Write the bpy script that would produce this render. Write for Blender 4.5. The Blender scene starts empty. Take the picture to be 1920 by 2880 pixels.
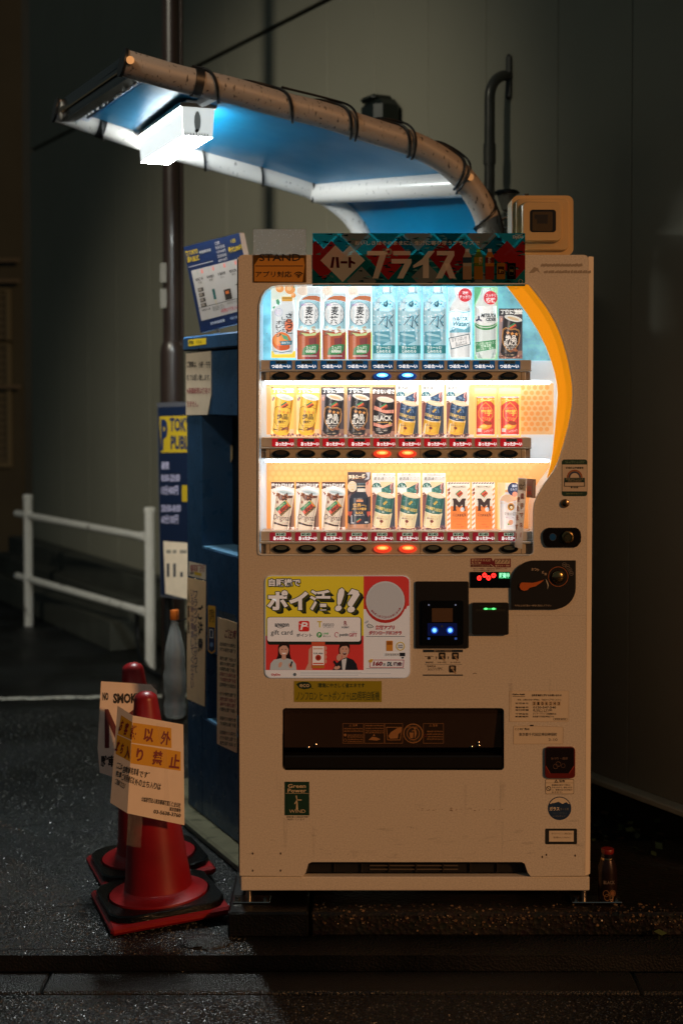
import bpy, bmesh, math, random
from mathutils import Vector, Matrix
R = math.radians
random.seed(7)
sc = bpy.context.scene
col = sc.collection

# ------------------------------------------------------------------ camera
F = 4041.0            # focal length in photo pixels (photo 1920 x 2880)
PITCH = R(1.9)
CAM = Vector((0, 0, 1.55))
HOR = 1108.0
PPY = HOR + F * math.tan(PITCH)
cam = bpy.data.cameras.new('camera')
camo = bpy.data.objects.new('camera', cam)
col.objects.link(camo)
sc.camera = camo
camo.location = CAM
camo.rotation_euler = (R(90) - PITCH, 0, 0)
cam.sensor_fit = 'HORIZONTAL'
cam.sensor_width = 24
cam.lens = F / 1920 * 24
cam.shift_y = -(1440 - PPY) / 1920
cam.clip_end = 200
cam.dof.use_dof = True
cam.dof.focus_distance = 4.12
cam.dof.aperture_fstop = 2.2

# ------------------------------------------------------------------ world, street light, exposure
w = bpy.data.worlds.new('World')
sc.world = w
w.use_nodes = True
nt = w.node_tree
bg = nt.nodes['Background']
bg.inputs[0].default_value = (0.74, 0.96, 0.98, 1)
bg.inputs[1].default_value = 0.055
sunl = bpy.data.lights.new('street_light', 'SUN')
suno = bpy.data.objects.new('street_light', sunl)
col.objects.link(suno)
suno.location = (4, -4, 6)
AZ, EL = R(42), R(20)
sdir = Vector((-math.sin(AZ) * math.cos(EL), math.cos(AZ) * math.cos(EL), -math.sin(EL)))
suno.rotation_euler = sdir.to_track_quat('-Z', 'Y').to_euler()
sunl.energy = 1.18
sunl.angle = R(3)
sunl.color = (1.0, 0.46, 0.17)
spl = bpy.data.lights.new('street_lamp', 'SPOT')
spo = bpy.data.objects.new('street_lamp', spl)
col.objects.link(spo)
spo.location = (-3.2, 1.6, 5.5)
spo.rotation_euler = (Vector((-.5, 7.6, 1.35)) - Vector(spo.location)).to_track_quat('-Z', 'Y').to_euler()
spl.energy = 900
spl.spot_size = R(42)
spl.spot_blend = 1.0
spl.shadow_soft_size = .3
spl.color = (1.0, .93, .75)
sc.view_settings.view_transform = 'Standard'
sc.view_settings.look = 'None'
sc.view_settings.exposure = 0
sc.view_settings.gamma = 1
sc.cycles.use_denoising = True
sc.cycles.max_bounces = 8
sc.cycles.transparent_max_bounces = 24
sc.cycles.sample_clamp_indirect = 4

# ------------------------------------------------------------------ geometry helpers
def ray(x, y):
    u = (x - 960) / F
    v = (PPY - y) / F
    return Vector((u, math.cos(PITCH) + v * math.sin(PITCH), -math.sin(PITCH) + v * math.cos(PITCH)))

def P(x, y, Y):                      # photo pixel -> point at depth Y
    d = ray(x, y)
    return CAM + d * (Y / d.y)

def G(x, y, z=0.0):                  # photo pixel -> point at height z
    d = ray(x, y)
    return CAM + d * ((z - CAM.z) / d.z)

def RP(x, y, p0, n):                 # photo pixel -> point on a plane
    d = ray(x, y)
    return CAM + d * ((p0 - CAM).dot(n) / d.dot(n))

def D(x, y):                         # coordinates read at 1568 wide
    return x * 1.22449, y * 1.22449

def hexlin(h):
    h = h.lstrip('#')
    o = []
    for i in (0, 2, 4):
        c = int(h[i:i + 2], 16) / 255
        o.append(c / 12.92 if c <= .04045 else ((c + .055) / 1.055) ** 2.4)
    return tuple(o)

MATS = {}
def M(name, colr, rough=.5, metal=0., em=0., emcol=None, spec=.5, var=None, bump=None, alpha=1., trans=0., coat=0., ior=1.5, dirt=None, roughvar=None):
    if name in MATS:
        return MATS[name]
    m = bpy.data.materials.new(name)
    m.use_nodes = True
    t = m.node_tree
    b = t.nodes['Principled BSDF']
    c = hexlin(colr) if isinstance(colr, str) else colr
    b.inputs['Base Color'].default_value = (*c, 1)
    b.inputs['Roughness'].default_value = rough
    b.inputs['Metallic'].default_value = metal
    b.inputs['Specular IOR Level'].default_value = spec
    b.inputs['Alpha'].default_value = alpha
    b.inputs['Transmission Weight'].default_value = trans
    b.inputs['Coat Weight'].default_value = coat
    b.inputs['IOR'].default_value = ior
    if em:
        e = hexlin(emcol) if isinstance(emcol, str) else (emcol or c)
        b.inputs['Emission Color'].default_value = (*e, 1)
        b.inputs['Emission Strength'].default_value = em
    if var or bump or dirt or roughvar:
        tc = t.nodes.new('ShaderNodeTexCoord')
        cur = None
        def mixnode(fac, a, bb, blend='MIX'):
            mx = t.nodes.new('ShaderNodeMix')
            mx.data_type = 'RGBA'
            mx.blend_type = blend
            t.links.new(fac, mx.inputs['Factor'])
            for s, v in (('A', a), ('B', bb)):
                sock = [i for i in mx.inputs if i.name == s and i.type == 'RGBA'][0]
                if isinstance(v, tuple):
                    sock.default_value = (*v[:3], 1)
                else:
                    t.links.new(v, sock)
            return [o for o in mx.outputs if o.type == 'RGBA'][0]
        def ramp(fac, lo, hi):
            r = t.nodes.new('ShaderNodeMapRange')
            t.links.new(fac, r.inputs[0])
            r.inputs[1].default_value = lo
            r.inputs[2].default_value = hi
            return r.outputs[0]
        def noise(scale, detail=4, stretch=None):
            n = t.nodes.new('ShaderNodeTexNoise')
            n.inputs['Scale'].default_value = scale
            n.inputs['Detail'].default_value = detail
            if stretch:
                mp = t.nodes.new('ShaderNodeMapping')
                mp.inputs['Scale'].default_value = stretch
                t.links.new(tc.outputs['Object'], mp.inputs[0])
                t.links.new(mp.outputs[0], n.inputs[0])
            else:
                t.links.new(tc.outputs['Object'], n.inputs[0])
            return n.outputs[0]
        cur = c
        if var:
            sc_, am = var[:2]
            f = ramp(noise(sc_), .3, .7)
            cur = mixnode(f, tuple(k * (1 - am) for k in c), tuple(min(1, k * (1 + am)) for k in c))
        if dirt:                       # (scale, threshold, colour, stretch)
            f = ramp(noise(dirt[0], 6, dirt[3] if len(dirt) > 3 else None), dirt[1], dirt[1] + .08)
            cur = mixnode(f, cur, hexlin(dirt[2]))
        if var or dirt:
            t.links.new(cur, b.inputs['Base Color'])
            if em and emcol is None:
                t.links.new(cur, b.inputs['Emission Color'])
        if roughvar:
            f = noise(roughvar[0])
            r = t.nodes.new('ShaderNodeMapRange')
            t.links.new(f, r.inputs[0])
            r.inputs[1].default_value = .35
            r.inputs[2].default_value = .65
            r.inputs[3].default_value = roughvar[1]
            r.inputs[4].default_value = roughvar[2]
            t.links.new(r.outputs[0], b.inputs['Roughness'])
        if bump:
            bn = t.nodes.new('ShaderNodeBump')
            bn.inputs['Strength'].default_value = bump[1]
            bn.inputs['Distance'].default_value = bump[2] if len(bump) > 2 else .002
            t.links.new(noise(bump[0], 5), bn.inputs['Height'])
            t.links.new(bn.outputs[0], b.inputs['Normal'])
    MATS[name] = m
    return m

def ink(h):            # printed on a sticker
    return M('ink ' + h, h, rough=.5)
def lit(h):            # print on the backlit cards of the display
    c = tuple(.93 * k + .022 for k in hexlin(h))
    return M('backlit ' + h, c, rough=.45, em=.88)
def pan(h):            # print on the backlit advert panel
    return M('panel ' + h, h, rough=.25, em=.16)
def film(h):           # print on a see-through film
    nm = 'film ' + h
    if nm in MATS:
        return MATS[nm]
    m = bpy.data.materials.new(nm)
    m.use_nodes = True
    t = m.node_tree
    t.nodes.clear()
    o = t.nodes.new('ShaderNodeOutputMaterial')
    c = (*hexlin(h), 1)
    d = t.nodes.new('ShaderNodeBsdfDiffuse'); d.inputs[0].default_value = c
    tl = t.nodes.new('ShaderNodeBsdfTranslucent'); tl.inputs[0].default_value = c
    tp = t.nodes.new('ShaderNodeBsdfTransparent'); tp.inputs[0].default_value = c
    a = t.nodes.new('ShaderNodeMixShader'); a.inputs[0].default_value = .65
    t.links.new(d.outputs[0], a.inputs[1]); t.links.new(tl.outputs[0], a.inputs[2])
    g = t.nodes.new('ShaderNodeMixShader'); g.inputs[0].default_value = .12
    t.links.new(a.outputs[0], g.inputs[1]); t.links.new(tp.outputs[0], g.inputs[2])
    t.links.new(g.outputs[0], o.inputs[0])
    MATS[nm] = m
    return m
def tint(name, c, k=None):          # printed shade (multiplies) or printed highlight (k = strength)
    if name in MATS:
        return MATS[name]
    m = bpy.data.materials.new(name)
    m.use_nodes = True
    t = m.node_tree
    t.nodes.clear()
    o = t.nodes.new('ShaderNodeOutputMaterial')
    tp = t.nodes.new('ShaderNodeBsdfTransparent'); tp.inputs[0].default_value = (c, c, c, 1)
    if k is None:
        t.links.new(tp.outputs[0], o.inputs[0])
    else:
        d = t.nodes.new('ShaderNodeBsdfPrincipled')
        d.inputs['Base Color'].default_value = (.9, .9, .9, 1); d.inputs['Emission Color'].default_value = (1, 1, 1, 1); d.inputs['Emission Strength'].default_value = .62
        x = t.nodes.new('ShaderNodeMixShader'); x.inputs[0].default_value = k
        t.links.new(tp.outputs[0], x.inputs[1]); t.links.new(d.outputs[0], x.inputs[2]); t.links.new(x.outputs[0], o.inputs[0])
    MATS[name] = m
    return m
def clear(name, tint=(1, 1, 1), gloss=.06, rough=.03, bump=None, milk=0):
    if name in MATS:
        return MATS[name]
    m = bpy.data.materials.new(name)
    m.use_nodes = True
    t = m.node_tree
    t.nodes.clear()
    o = t.nodes.new('ShaderNodeOutputMaterial')
    tp = t.nodes.new('ShaderNodeBsdfTransparent'); tp.inputs[0].default_value = (*tint, 1)
    gl = t.nodes.new('ShaderNodeBsdfGlossy'); gl.inputs['Roughness'].default_value = rough
    fr = t.nodes.new('ShaderNodeLayerWeight'); fr.inputs[0].default_value = .25
    ma = t.nodes.new('ShaderNodeMath'); ma.operation = 'MULTIPLY_ADD'
    t.links.new(fr.outputs['Fresnel'], ma.inputs[0])
    ma.inputs[1].default_value = .5
    ma.inputs[2].default_value = gloss
    mx = t.nodes.new('ShaderNodeMixShader')
    t.links.new(ma.outputs[0], mx.inputs[0])
    t.links.new(tp.outputs[0], mx.inputs[1]); t.links.new(gl.outputs[0], mx.inputs[2])
    t.links.new(mx.outputs[0], o.inputs[0])
    if milk:
        df = t.nodes.new('ShaderNodeBsdfDiffuse'); df.inputs[0].default_value = (.8, .8, .78, 1)
        m2 = t.nodes.new('ShaderNodeMixShader'); m2.inputs[0].default_value = milk
        t.links.new(mx.outputs[0], m2.inputs[1]); t.links.new(df.outputs[0], m2.inputs[2]); t.links.new(m2.outputs[0], o.inputs[0])
    if bump:
        n = t.nodes.new('ShaderNodeTexNoise'); n.inputs['Scale'].default_value = bump[0]
        bn = t.nodes.new('ShaderNodeBump'); bn.inputs['Strength'].default_value = bump[1]; bn.inputs['Distance'].default_value = .003
        t.links.new(n.outputs[0], bn.inputs['Height']); t.links.new(bn.outputs[0], gl.inputs['Normal'])
    MATS[name] = m
    return m

def link_mesh(name, verts, faces, fm, mats, parent=None, loc=None, smooth=True, ang=35):
    me = bpy.data.meshes.new(name)
    L = Vector(loc) if loc is not None else Vector((0, 0, 0))
    if parent is not None:
        L = Vector(parent['_w'])
    me.from_pydata([tuple(Vector(v) - L) for v in verts], [], faces)
    for m in mats:
        me.materials.append(m)
    me.polygons.foreach_set('material_index', fm)
    if smooth:
        me.polygons.foreach_set('use_smooth', [True] * len(faces))
        me.set_sharp_from_angle(angle=R(ang))
    me.update()
    o = bpy.data.objects.new(name, me)
    col.objects.link(o)
    if parent is not None:
        o.parent = parent
    else:
        o.location = L
    o['_w'] = tuple(L)
    return o

class MB:                            # collects solids into ONE mesh
    def __init__(s):
        s.v = []; s.f = []; s.m = []; s.mats = []
    def mi(s, m):
        if m not in s.mats:
            s.mats.append(m)
        return s.mats.index(m)
    def add(s, vs, fs, m):
        b = len(s.v)
        s.v += [Vector(v) for v in vs]
        k = s.mi(m)
        for f in fs:
            s.f.append([b + i for i in f]); s.m.append(k)
        return s
    def bm(s, bm, m, mat=None):
        bm.verts.index_update()
        vs = [(mat @ v.co) if mat else v.co.copy() for v in bm.verts]
        s.add(vs, [[v.index for v in f.verts] for f in bm.faces], m)
        bm.free()
        return s
    def box(s, x0, x1, y0, y1, z0, z1, m, bev=0., mat=None, seg=1):
        bm = bmesh.new()
        bmesh.ops.create_cube(bm, size=1)
        for v in bm.verts:
            v.co = Vector(((x0 + x1) / 2 + v.co.x * (x1 - x0), (y0 + y1) / 2 + v.co.y * (y1 - y0), (z0 + z1) / 2 + v.co.z * (z1 - z0)))
        if bev:
            bmesh.ops.bevel(bm, geom=bm.edges[:], offset=bev, segments=seg, affect='EDGES', profile=.5)
        return s.bm(bm, m, mat)
    def prism(s, pts, vec, m, side=None, cap0=True, cap1=True):
        n = len(pts)
        a = [Vector(p) for p in pts]
        vec = Vector(vec)
        vs = a + [p + vec for p in a]
        if cap0: s.add(vs[:n], [list(range(n))], m)
        if cap1: s.add(vs[n:], [list(range(n))[::-1]], m)
        s.add(vs, [[i, n + i, n + (i + 1) % n, (i + 1) % n] for i in range(n)], side or m)
        return s
    def tube(s, pts, r, m, seg=12, caps=True):
        pts = [Vector(p) for p in pts]
        n = len(pts)
        rr = r if isinstance(r, (list, tuple)) else [r] * n
        up = None
        vs = []
        for i, p in enumerate(pts):
            t = (pts[min(i + 1, n - 1)] - pts[max(i - 1, 0)]).normalized()
            if up is None:
                up = t.orthogonal().normalized()
            up = (up - t * up.dot(t))
            up = up.normalized() if up.length > 1e-6 else t.orthogonal().normalized()
            sd = t.cross(up)
            for k in range(seg):
                a = 2 * math.pi * k / seg
                vs.append(p + (up * math.cos(a) + sd * math.sin(a)) * rr[i])
        fs = []
        for i in range(n - 1):
            for k in range(seg):
                fs.append([i * seg + k, i * seg + (k + 1) % seg, (i + 1) * seg + (k + 1) % seg, (i + 1) * seg + k])
        if caps:
            fs.append(list(range(seg))[::-1])
            fs.append([(n - 1) * seg + k for k in range(seg)])
        return s.add(vs, fs, m)
    def lathe(s, prof, o, m, seg=32, mat=None, caps=True):
        o = Vector(o)
        vs = []
        for r, z in prof:
            for k in range(seg):
                a = 2 * math.pi * k / seg
                p = Vector((r * math.cos(a), r * math.sin(a), z))
                vs.append(o + ((mat @ p) if mat else p))
        n = len(prof)
        fs = []
        for i in range(n - 1):
            for k in range(seg):
                fs.append([i * seg + k, i * seg + (k + 1) % seg, (i + 1) * seg + (k + 1) % seg, (i + 1) * seg + k])
        if caps:
            fs.append(list(range(seg))[::-1])
            fs.append([(n - 1) * seg + k for k in range(seg)])
        return s.add(vs, fs, m)
    def build(s, name, parent=None, loc=None, smooth=True, ang=35):
        return link_mesh(name, s.v, s.f, s.m, s.mats, parent, loc, smooth, ang)

_tc = bpy.data.curves.new('lettering', 'FONT')
_tc.resolution_u = 2
_to = bpy.data.objects.new('lettering', _tc)
_tx = {}
def glyphs(t, bold):
    k = (t, bold)
    if k not in _tx:
        _tc.body = t
        _tc.offset = bold
        me = _to.to_mesh()
        vs = [(v.co.x, v.co.y) for v in me.vertices]
        fs = [list(p.vertices) for p in me.polygons]
        _to.to_mesh_clear()
        xs = [v[0] for v in vs]; ys = [v[1] for v in vs]
        x0, x1, y0, y1 = min(xs), max(xs), min(ys), max(ys)
        _tx[k] = ([((a - x0) / max(1e-6, x1 - x0), (b - y0) / max(1e-6, y1 - y0)) for a, b in vs], fs)
    return _tx[k]

LH = .0004
class Flat(MB):                      # printed things: layers of flat shapes drawn on a surface
    def __init__(s, f, z=None):
        super().__init__()
        s.fn = f
        s.z = z or (lambda x, y: (x, y))
    def pt(s, x, y, h):
        X, Y = s.z(x, y)
        return s.fn(X, Y, h)
    def poly(s, pts, m, l=1):
        return s.add([s.pt(x, y, l * LH) for x, y in pts], [list(range(len(pts)))], m)
    def rect(s, x0, y0, x1, y1, m, l=1):
        return s.poly([(x0, y0), (x1, y0), (x1, y1), (x0, y1)], m, l)
    def rrp(s, x0, y0, x1, y1, r, n=6):
        pts = []
        for cx, cy, a0 in ((x1 - r, y0 + r, -90), (x1 - r, y1 - r, 0), (x0 + r, y1 - r, 90), (x0 + r, y0 + r, 180)):
            for k in range(n + 1):
                a = R(a0 + 90 * k / n)
                pts.append((cx + r * math.cos(a), cy + r * math.sin(a)))
        return pts
    def rrect(s, x0, y0, x1, y1, r, m, l=1):
        return s.poly(s.rrp(x0, y0, x1, y1, r), m, l)
    def ellp(s, cx, cy, rx, ry, rot=0, n=28, a0=0, a1=360):
        c, d = math.cos(R(rot)), math.sin(R(rot))
        o = []
        full = abs(a1 - a0) >= 360
        for k in range(n if full else n + 1):
            a = R(a0 + (a1 - a0) * k / n)
            x, y = rx * math.cos(a), ry * math.sin(a)
            o.append((cx + x * c - y * d, cy + x * d + y * c))
        return o
    def ell(s, cx, cy, rx, ry, m, l=1, rot=0, a0=0, a1=360):
        return s.poly(s.ellp(cx, cy, rx, ry, rot, 28, a0, a1), m, l)
    def ring(s, pts, wd, m, l=1, closed=True):
        n = len(pts)
        for i in range(n if closed else n - 1):
            s.line(pts[i], pts[(i + 1) % n], wd, m, l)
        return s
    def line(s, p, q, wd, m, l=1):
        dx, dy = q[0] - p[0], q[1] - p[1]
        d = math.hypot(dx, dy) or 1
        nx, ny = -dy / d * wd / 2, dx / d * wd / 2
        ex, ey = dx / d * wd * .3, dy / d * wd * .3
        return s.poly([(p[0] + nx - ex, p[1] + ny - ey), (q[0] + nx + ex, q[1] + ny + ey), (q[0] - nx + ex, q[1] - ny + ey), (p[0] - nx - ex, p[1] - ny - ey)], m, l)
    def text(s, t, x0, y0, x1, y1, m, l=2, b=.02, sk=0, rot=0):
        vs, fs = glyphs(t, b)
        cx, cy = (x0 + x1) / 2, (y0 + y1) / 2
        c, d = math.cos(R(rot)), math.sin(R(rot))
        o = []
        for u, v in vs:
            x = x0 + u * (x1 - x0) + sk * (v - .5) * (y1 - y0)
            y = y1 - v * (y1 - y0)
            if rot:
                x, y = cx + (x - cx) * c - (y - cy) * d, cy + (x - cx) * d + (y - cy) * c
            o.append(s.pt(x, y, l * LH))
        return s.add(o, fs, m)
    def vtext(s, t, x0, y0, x1, y1, m, l=2, b=.02):
        n = len(t)
        h = (y1 - y0) / n
        for i, ch in enumerate(t):
            if ch == 'ー':
                s.rect((x0 + x1) / 2 - (x1 - x0) * .07, y0 + i * h + h * .1, (x0 + x1) / 2 + (x1 - x0) * .07, y0 + (i + 1) * h - h * .1, m, l)
            elif ch != ' ':
                s.text(ch, x0, y0 + i * h + h * .05, x1, y0 + (i + 1) * h - h * .05, m, l, b)
        return s
    def solid(s, pts, m, h0, h1, side=None):
        n = len(pts)
        a = [s.pt(x, y, h1) for x, y in pts]
        b = [s.pt(x, y, h0) for x, y in pts]
        s.add(a, [list(range(n))], m)
        s.add(b, [list(range(n))[::-1]], side or m)
        s.add(a + b, [[i, (i + 1) % n, n + (i + 1) % n, n + i] for i in range(n)], side or m)
        return s
    def build(s, name, parent=None, loc=None, smooth=False, ang=35):
        return link_mesh(name, s.v, s.f, s.m, s.mats, parent, loc, smooth, ang)

def Z(ox, oy, k):
    return lambda x, y: (ox + x / k, oy + y / k)
def AF(lb, wb):                      # local box -> photo box
    return lambda x, y: (wb[0] + (x - lb[0]) / (lb[2] - lb[0]) * (wb[2] - wb[0]), wb[1] + (y - lb[1]) / (lb[3] - lb[1]) * (wb[3] - wb[1]))
def front(Yp):
    return lambda x, y, h: P(x, y, Yp) - Vector((0, h, 0))
def onplane(p0, n):                  # n points to the viewer
    n = Vector(n).normalized()
    p0 = Vector(p0)
    return lambda x, y, h: RP(x, y, p0, n) + n * h

def tag(o, label, cat, group=None):
    o['label'] = label; o['category'] = cat
    if group: o['group'] = group
    return o
def thing(name, label, cat, loc=(0, 0, 0), group=None):
    o = bpy.data.objects.new(name, None)
    o.empty_display_size = .1
    o.location = loc
    o['_w'] = tuple(loc)
    col.objects.link(o)
    return tag(o, label, cat, group)
def dup(o, off, label=None, parent=None):
    c = o.copy()
    col.objects.link(c)
    if parent is not None:
        c.parent = parent
    else:
        c.location = Vector(o.location) + Vector(off)
    if label:
        c['label'] = label
    for ch in list(o.children):
        dup(ch, (0, 0, 0), None, c)
    return c
def structure(o):
    o['kind'] = 'structure'
    return o
# ------------------------------------------------------------------ shared materials
white_paint = M('white paint', '#d9d6cf', .35, var=(9, .06), dirt=(7, .64, '#5b5148'))
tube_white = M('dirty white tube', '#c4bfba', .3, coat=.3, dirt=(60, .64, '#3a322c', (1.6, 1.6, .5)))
tube_near = M('grimy dimmed tube', '#8b847d', .5, dirt=(60, .60, '#241e19', (1.6, 1.6, .5)))  # grime, plus weaker light painted in: base darker than the far tube
black_rubber = M('black rubber', '#0d0d0d', .35, var=(20, .3), bump=(90, .3))
chrome = M('chrome', '#b9b3aa', .18, 1.)
steel = M('brushed steel', '#8a857c', .35, 1., var=(30, .1))
cable_black = M('black cable', '#070707', .4)
cream = M('cream enamel', '#ddd6c8', .42, var=(230, .13), dirt=(3.1, .70, '#b7aa93'), bump=(240, .08, .0006), coat=.1)
cream_in = M('cream enamel side', '#d6cbb8', .45)
blue_paint = M('blue machine paint', '#234364', .32, var=(14, .12), roughvar=(20, .25, .5), bump=(150, .1))
navy = M('navy print', '#14264c', .45)
black_gloss = M('black gloss plastic', '#070808', .12, coat=.4)
black_mat = M('black plastic', '#0b0b0b', .45)

# ------------------------------------------------------------------ ground
def asphalt(name, c, scale, sparkle):
    m = bpy.data.materials.new(name)
    m.use_nodes = True
    t = m.node_tree
    b = t.nodes['Principled BSDF']
    tc = t.nodes.new('ShaderNodeTexCoord')
    v = t.nodes.new('ShaderNodeTexVoronoi'); v.inputs['Scale'].default_value = scale
    n = t.nodes.new('ShaderNodeTexNoise'); n.inputs['Scale'].default_value = 2.2; n.inputs['Detail'].default_value = 6
    n2 = t.nodes.new('ShaderNodeTexNoise'); n2.inputs['Scale'].default_value = scale * .8; n2.inputs['Detail'].default_value = 5
    for k in (v, n, n2):
        t.links.new(tc.outputs['Object'], k.inputs['Vector'])
    cr = t.nodes.new('ShaderNodeValToRGB')
    a = hexlin(c)
    cr.color_ramp.elements[0].color = (*[k * .45 for k in a], 1)
    cr.color_ramp.elements[1].color = (*[k * 1.5 for k in a], 1)
    cr.color_ramp.elements[0].position = .3; cr.color_ramp.elements[1].position = .7
    t.links.new(n.outputs[0], cr.inputs[0])
    mx = t.nodes.new('ShaderNodeMix'); mx.data_type = 'RGBA'; mx.blend_type = 'MULTIPLY'
    mx.inputs[0].default_value = .6
    t.links.new(cr.outputs[0], mx.inputs[6]); t.links.new(v.outputs['Color'], mx.inputs[7])
    t.links.new(mx.outputs[2], b.inputs['Base Color'])
    r = t.nodes.new('ShaderNodeMapRange')
    t.links.new(n.outputs[0], r.inputs[0])
    r.inputs[1].default_value = .4; r.inputs[2].default_value = .62
    r.inputs[3].default_value = .3; r.inputs[4].default_value = .6
    t.links.new(r.outputs[0], b.inputs['Roughness'])
    ad = t.nodes.new('ShaderNodeMath'); ad.operation = 'ADD'
    t.links.new(v.outputs['Distance'], ad.inputs[0]); t.links.new(n2.outputs[0], ad.inputs[1])
    bn = t.nodes.new('ShaderNodeBump'); bn.inputs['Strength'].default_value = sparkle; bn.inputs['Distance'].default_value = .006
    t.links.new(ad.outputs[0], bn.inputs['Height']); t.links.new(bn.outputs[0], b.inputs['Normal'])
    b.inputs['Specular IOR Level'].default_value = .45
    return m
asph = asphalt('wet asphalt', '#191c1c', 140, .8)
asph2 = asphalt('wet road asphalt', '#161919', 110, .9)
kerbm = asphalt('wet kerb concrete', '#1d1e1c', 200, .5)
dark_concrete = asphalt('dark wet concrete', '#0b0b0a', 150, .2)

KY = 3.917
g = MB().add([(-30, KY, 0), (30, KY, 0), (30, 60, 0), (-30, 60, 0)], [[0, 1, 2, 3]], asph)
g.add([(-30, KY, 0), (30, KY, 0), (30, KY, -.045), (-30, KY, -.045)], [[0, 3, 2, 1]], dark_concrete)
structure(g.build('pavement', smooth=False))
chip = MB()
rnd = random.Random(21)
chm = [M('wet stone chip', '#44484a', .42, spec=.6), M('wet stone chip pale', '#64625c', .4, spec=.6), M('wet stone chip dark', '#141617', .34, spec=.7)]
n_ = 0
while n_ < 26000:
    px, py = rnd.uniform(-40, 1960), rnd.uniform(1990, 2880)
    if px > 700 and (py < 2715 or rnd.random() < .45): continue
    q = G(px, py, 0 if py < 2707 else -.05)
    if 3.75 < q.y < KY + .01: continue
    s_ = rnd.uniform(.0009, .0026) * (1 if q.y < 5 else 1.4)
    a = rnd.uniform(0, 6.28); tl = Vector((rnd.gauss(0, .28), rnd.gauss(0, .28), 1)).normalized()
    e1 = tl.cross(Vector((math.cos(a), math.sin(a), 0))).normalized(); e2 = tl.cross(e1)
    c = q + Vector((0, 0, s_ * .45))
    k_ = rnd.choice((4, 5))
    ring_ = [c + (e1 * math.cos(6.283 * j / k_) + e2 * math.sin(6.283 * j / k_)) * s_ * rnd.uniform(.7, 1.2) for j in range(k_)]
    foot = [Vector((c.x + (p.x - c.x) * 1.25, c.y + (p.y - c.y) * 1.25, q.z)) for p in ring_]
    chip.add(ring_ + foot, [list(range(k_))] + [[j, k_ + j, k_ + (j + 1) % k_, (j + 1) % k_] for j in range(k_)], rnd.choice(chm + chm[2:] * 3))
    n_ += 1
o = chip.build('asphalt_chips', smooth=False); tag(o, 'wet stone chips glinting all over the dark asphalt', 'stone chips'); o['kind'] = 'stuff'
road = MB().add([(-30, -12, -.05), (30, -12, -.05), (30, 3.772, -.05), (-30, 3.772, -.05)], [[0, 1, 2, 3]], asph2)
road.add([(-30, 3.772, -.05), (30, 3.772, -.05), (30, 3.772, -.09), (-30, 3.772, -.09)], [[3, 2, 1, 0]], dark_concrete)
structure(road.build('road', smooth=False))
k = MB()
x = -12.0
while x < 12:
    k.box(x, x + 1.597, 3.777, KY - .004, -.12, -.043 + random.uniform(-.002, .002), kerbm, .006)
    x += 1.6
structure(k.build('kerb'))
b = MB().add([(-30, -12, -.14), (30, -12, -.14), (30, 5, -.14), (-30, 5, -.14)], [[0, 1, 2, 3]], dark_concrete)
structure(b.build('ground', smooth=False))
wl = MB()
pa, pb = G(-60, 1973), G(560, 1962)
dv = Vector((0, .075, 0))
N = 40
pts0 = [pa.lerp(pb, i / N) for i in range(N + 1)]
worn = M('worn road paint', '#b9b7ae', .5, dirt=(30, .54, '#3a3a38'), var=(20, .2))
for i in range(N):
    a0 = Vector((0, random.uniform(-.008, .008), .004)); a1 = Vector((0, random.uniform(-.008, .008), .004))
    wl.add([pts0[i] + a0, pts0[i + 1] + a0, pts0[i + 1] + dv + a1, pts0[i] + dv + a1], [[0, 1, 2, 3]], worn)
structure(wl.build('parking_line', smooth=False))
jn = MB(); rnd = random.Random(17)
for pl_ in ([(-60, 2528), (22, 2562), (150, 2552), (300, 2538)], [(-60, 2672), (120, 2668), (345, 2674)], [(-60, 2336), (110, 2318), (260, 2300)], [(22, 2562), (60, 2640), (64, 2700)]):
    fine = []
    for a, b in zip(pl_, pl_[1:]):
        for k in range(12):
            t = k / 12; fine.append(G(a[0] + (b[0] - a[0]) * t, a[1] + (b[1] - a[1]) * t + rnd.uniform(-2.5, 2.5), .0015))
    for a, b in zip(fine, fine[1:]):
        w_ = Vector((0, rnd.uniform(.002, .005), 0))
        jn.add([a - w_, b - w_, b + w_, a + w_], [[0, 1, 2, 3]], M('joint dirt', '#060606', .8))
structure(jn.build('pavement_joints', smooth=False))
# broken patch of concrete beside the plinth
mb = MB()
pc = G(575, 2655)
bm = bmesh.new(); bmesh.ops.create_icosphere(bm, subdivisions=3, radius=1)
for v in bm.verts:
    nn = math.sin(v.co.x * 7) * math.cos(v.co.y * 9) * .2
    v.co = Vector((v.co.x * .075 * (1 + nn), v.co.y * .05 * (1 - nn), max(v.co.z, -.2) * .018))
mb.bm(bm, kerbm, Matrix.Translation(pc))
o = mb.build('concrete_lump', loc=pc); tag(o, 'small broken lump of concrete on the pavement beside the black plinth end', 'rubble')

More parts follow.
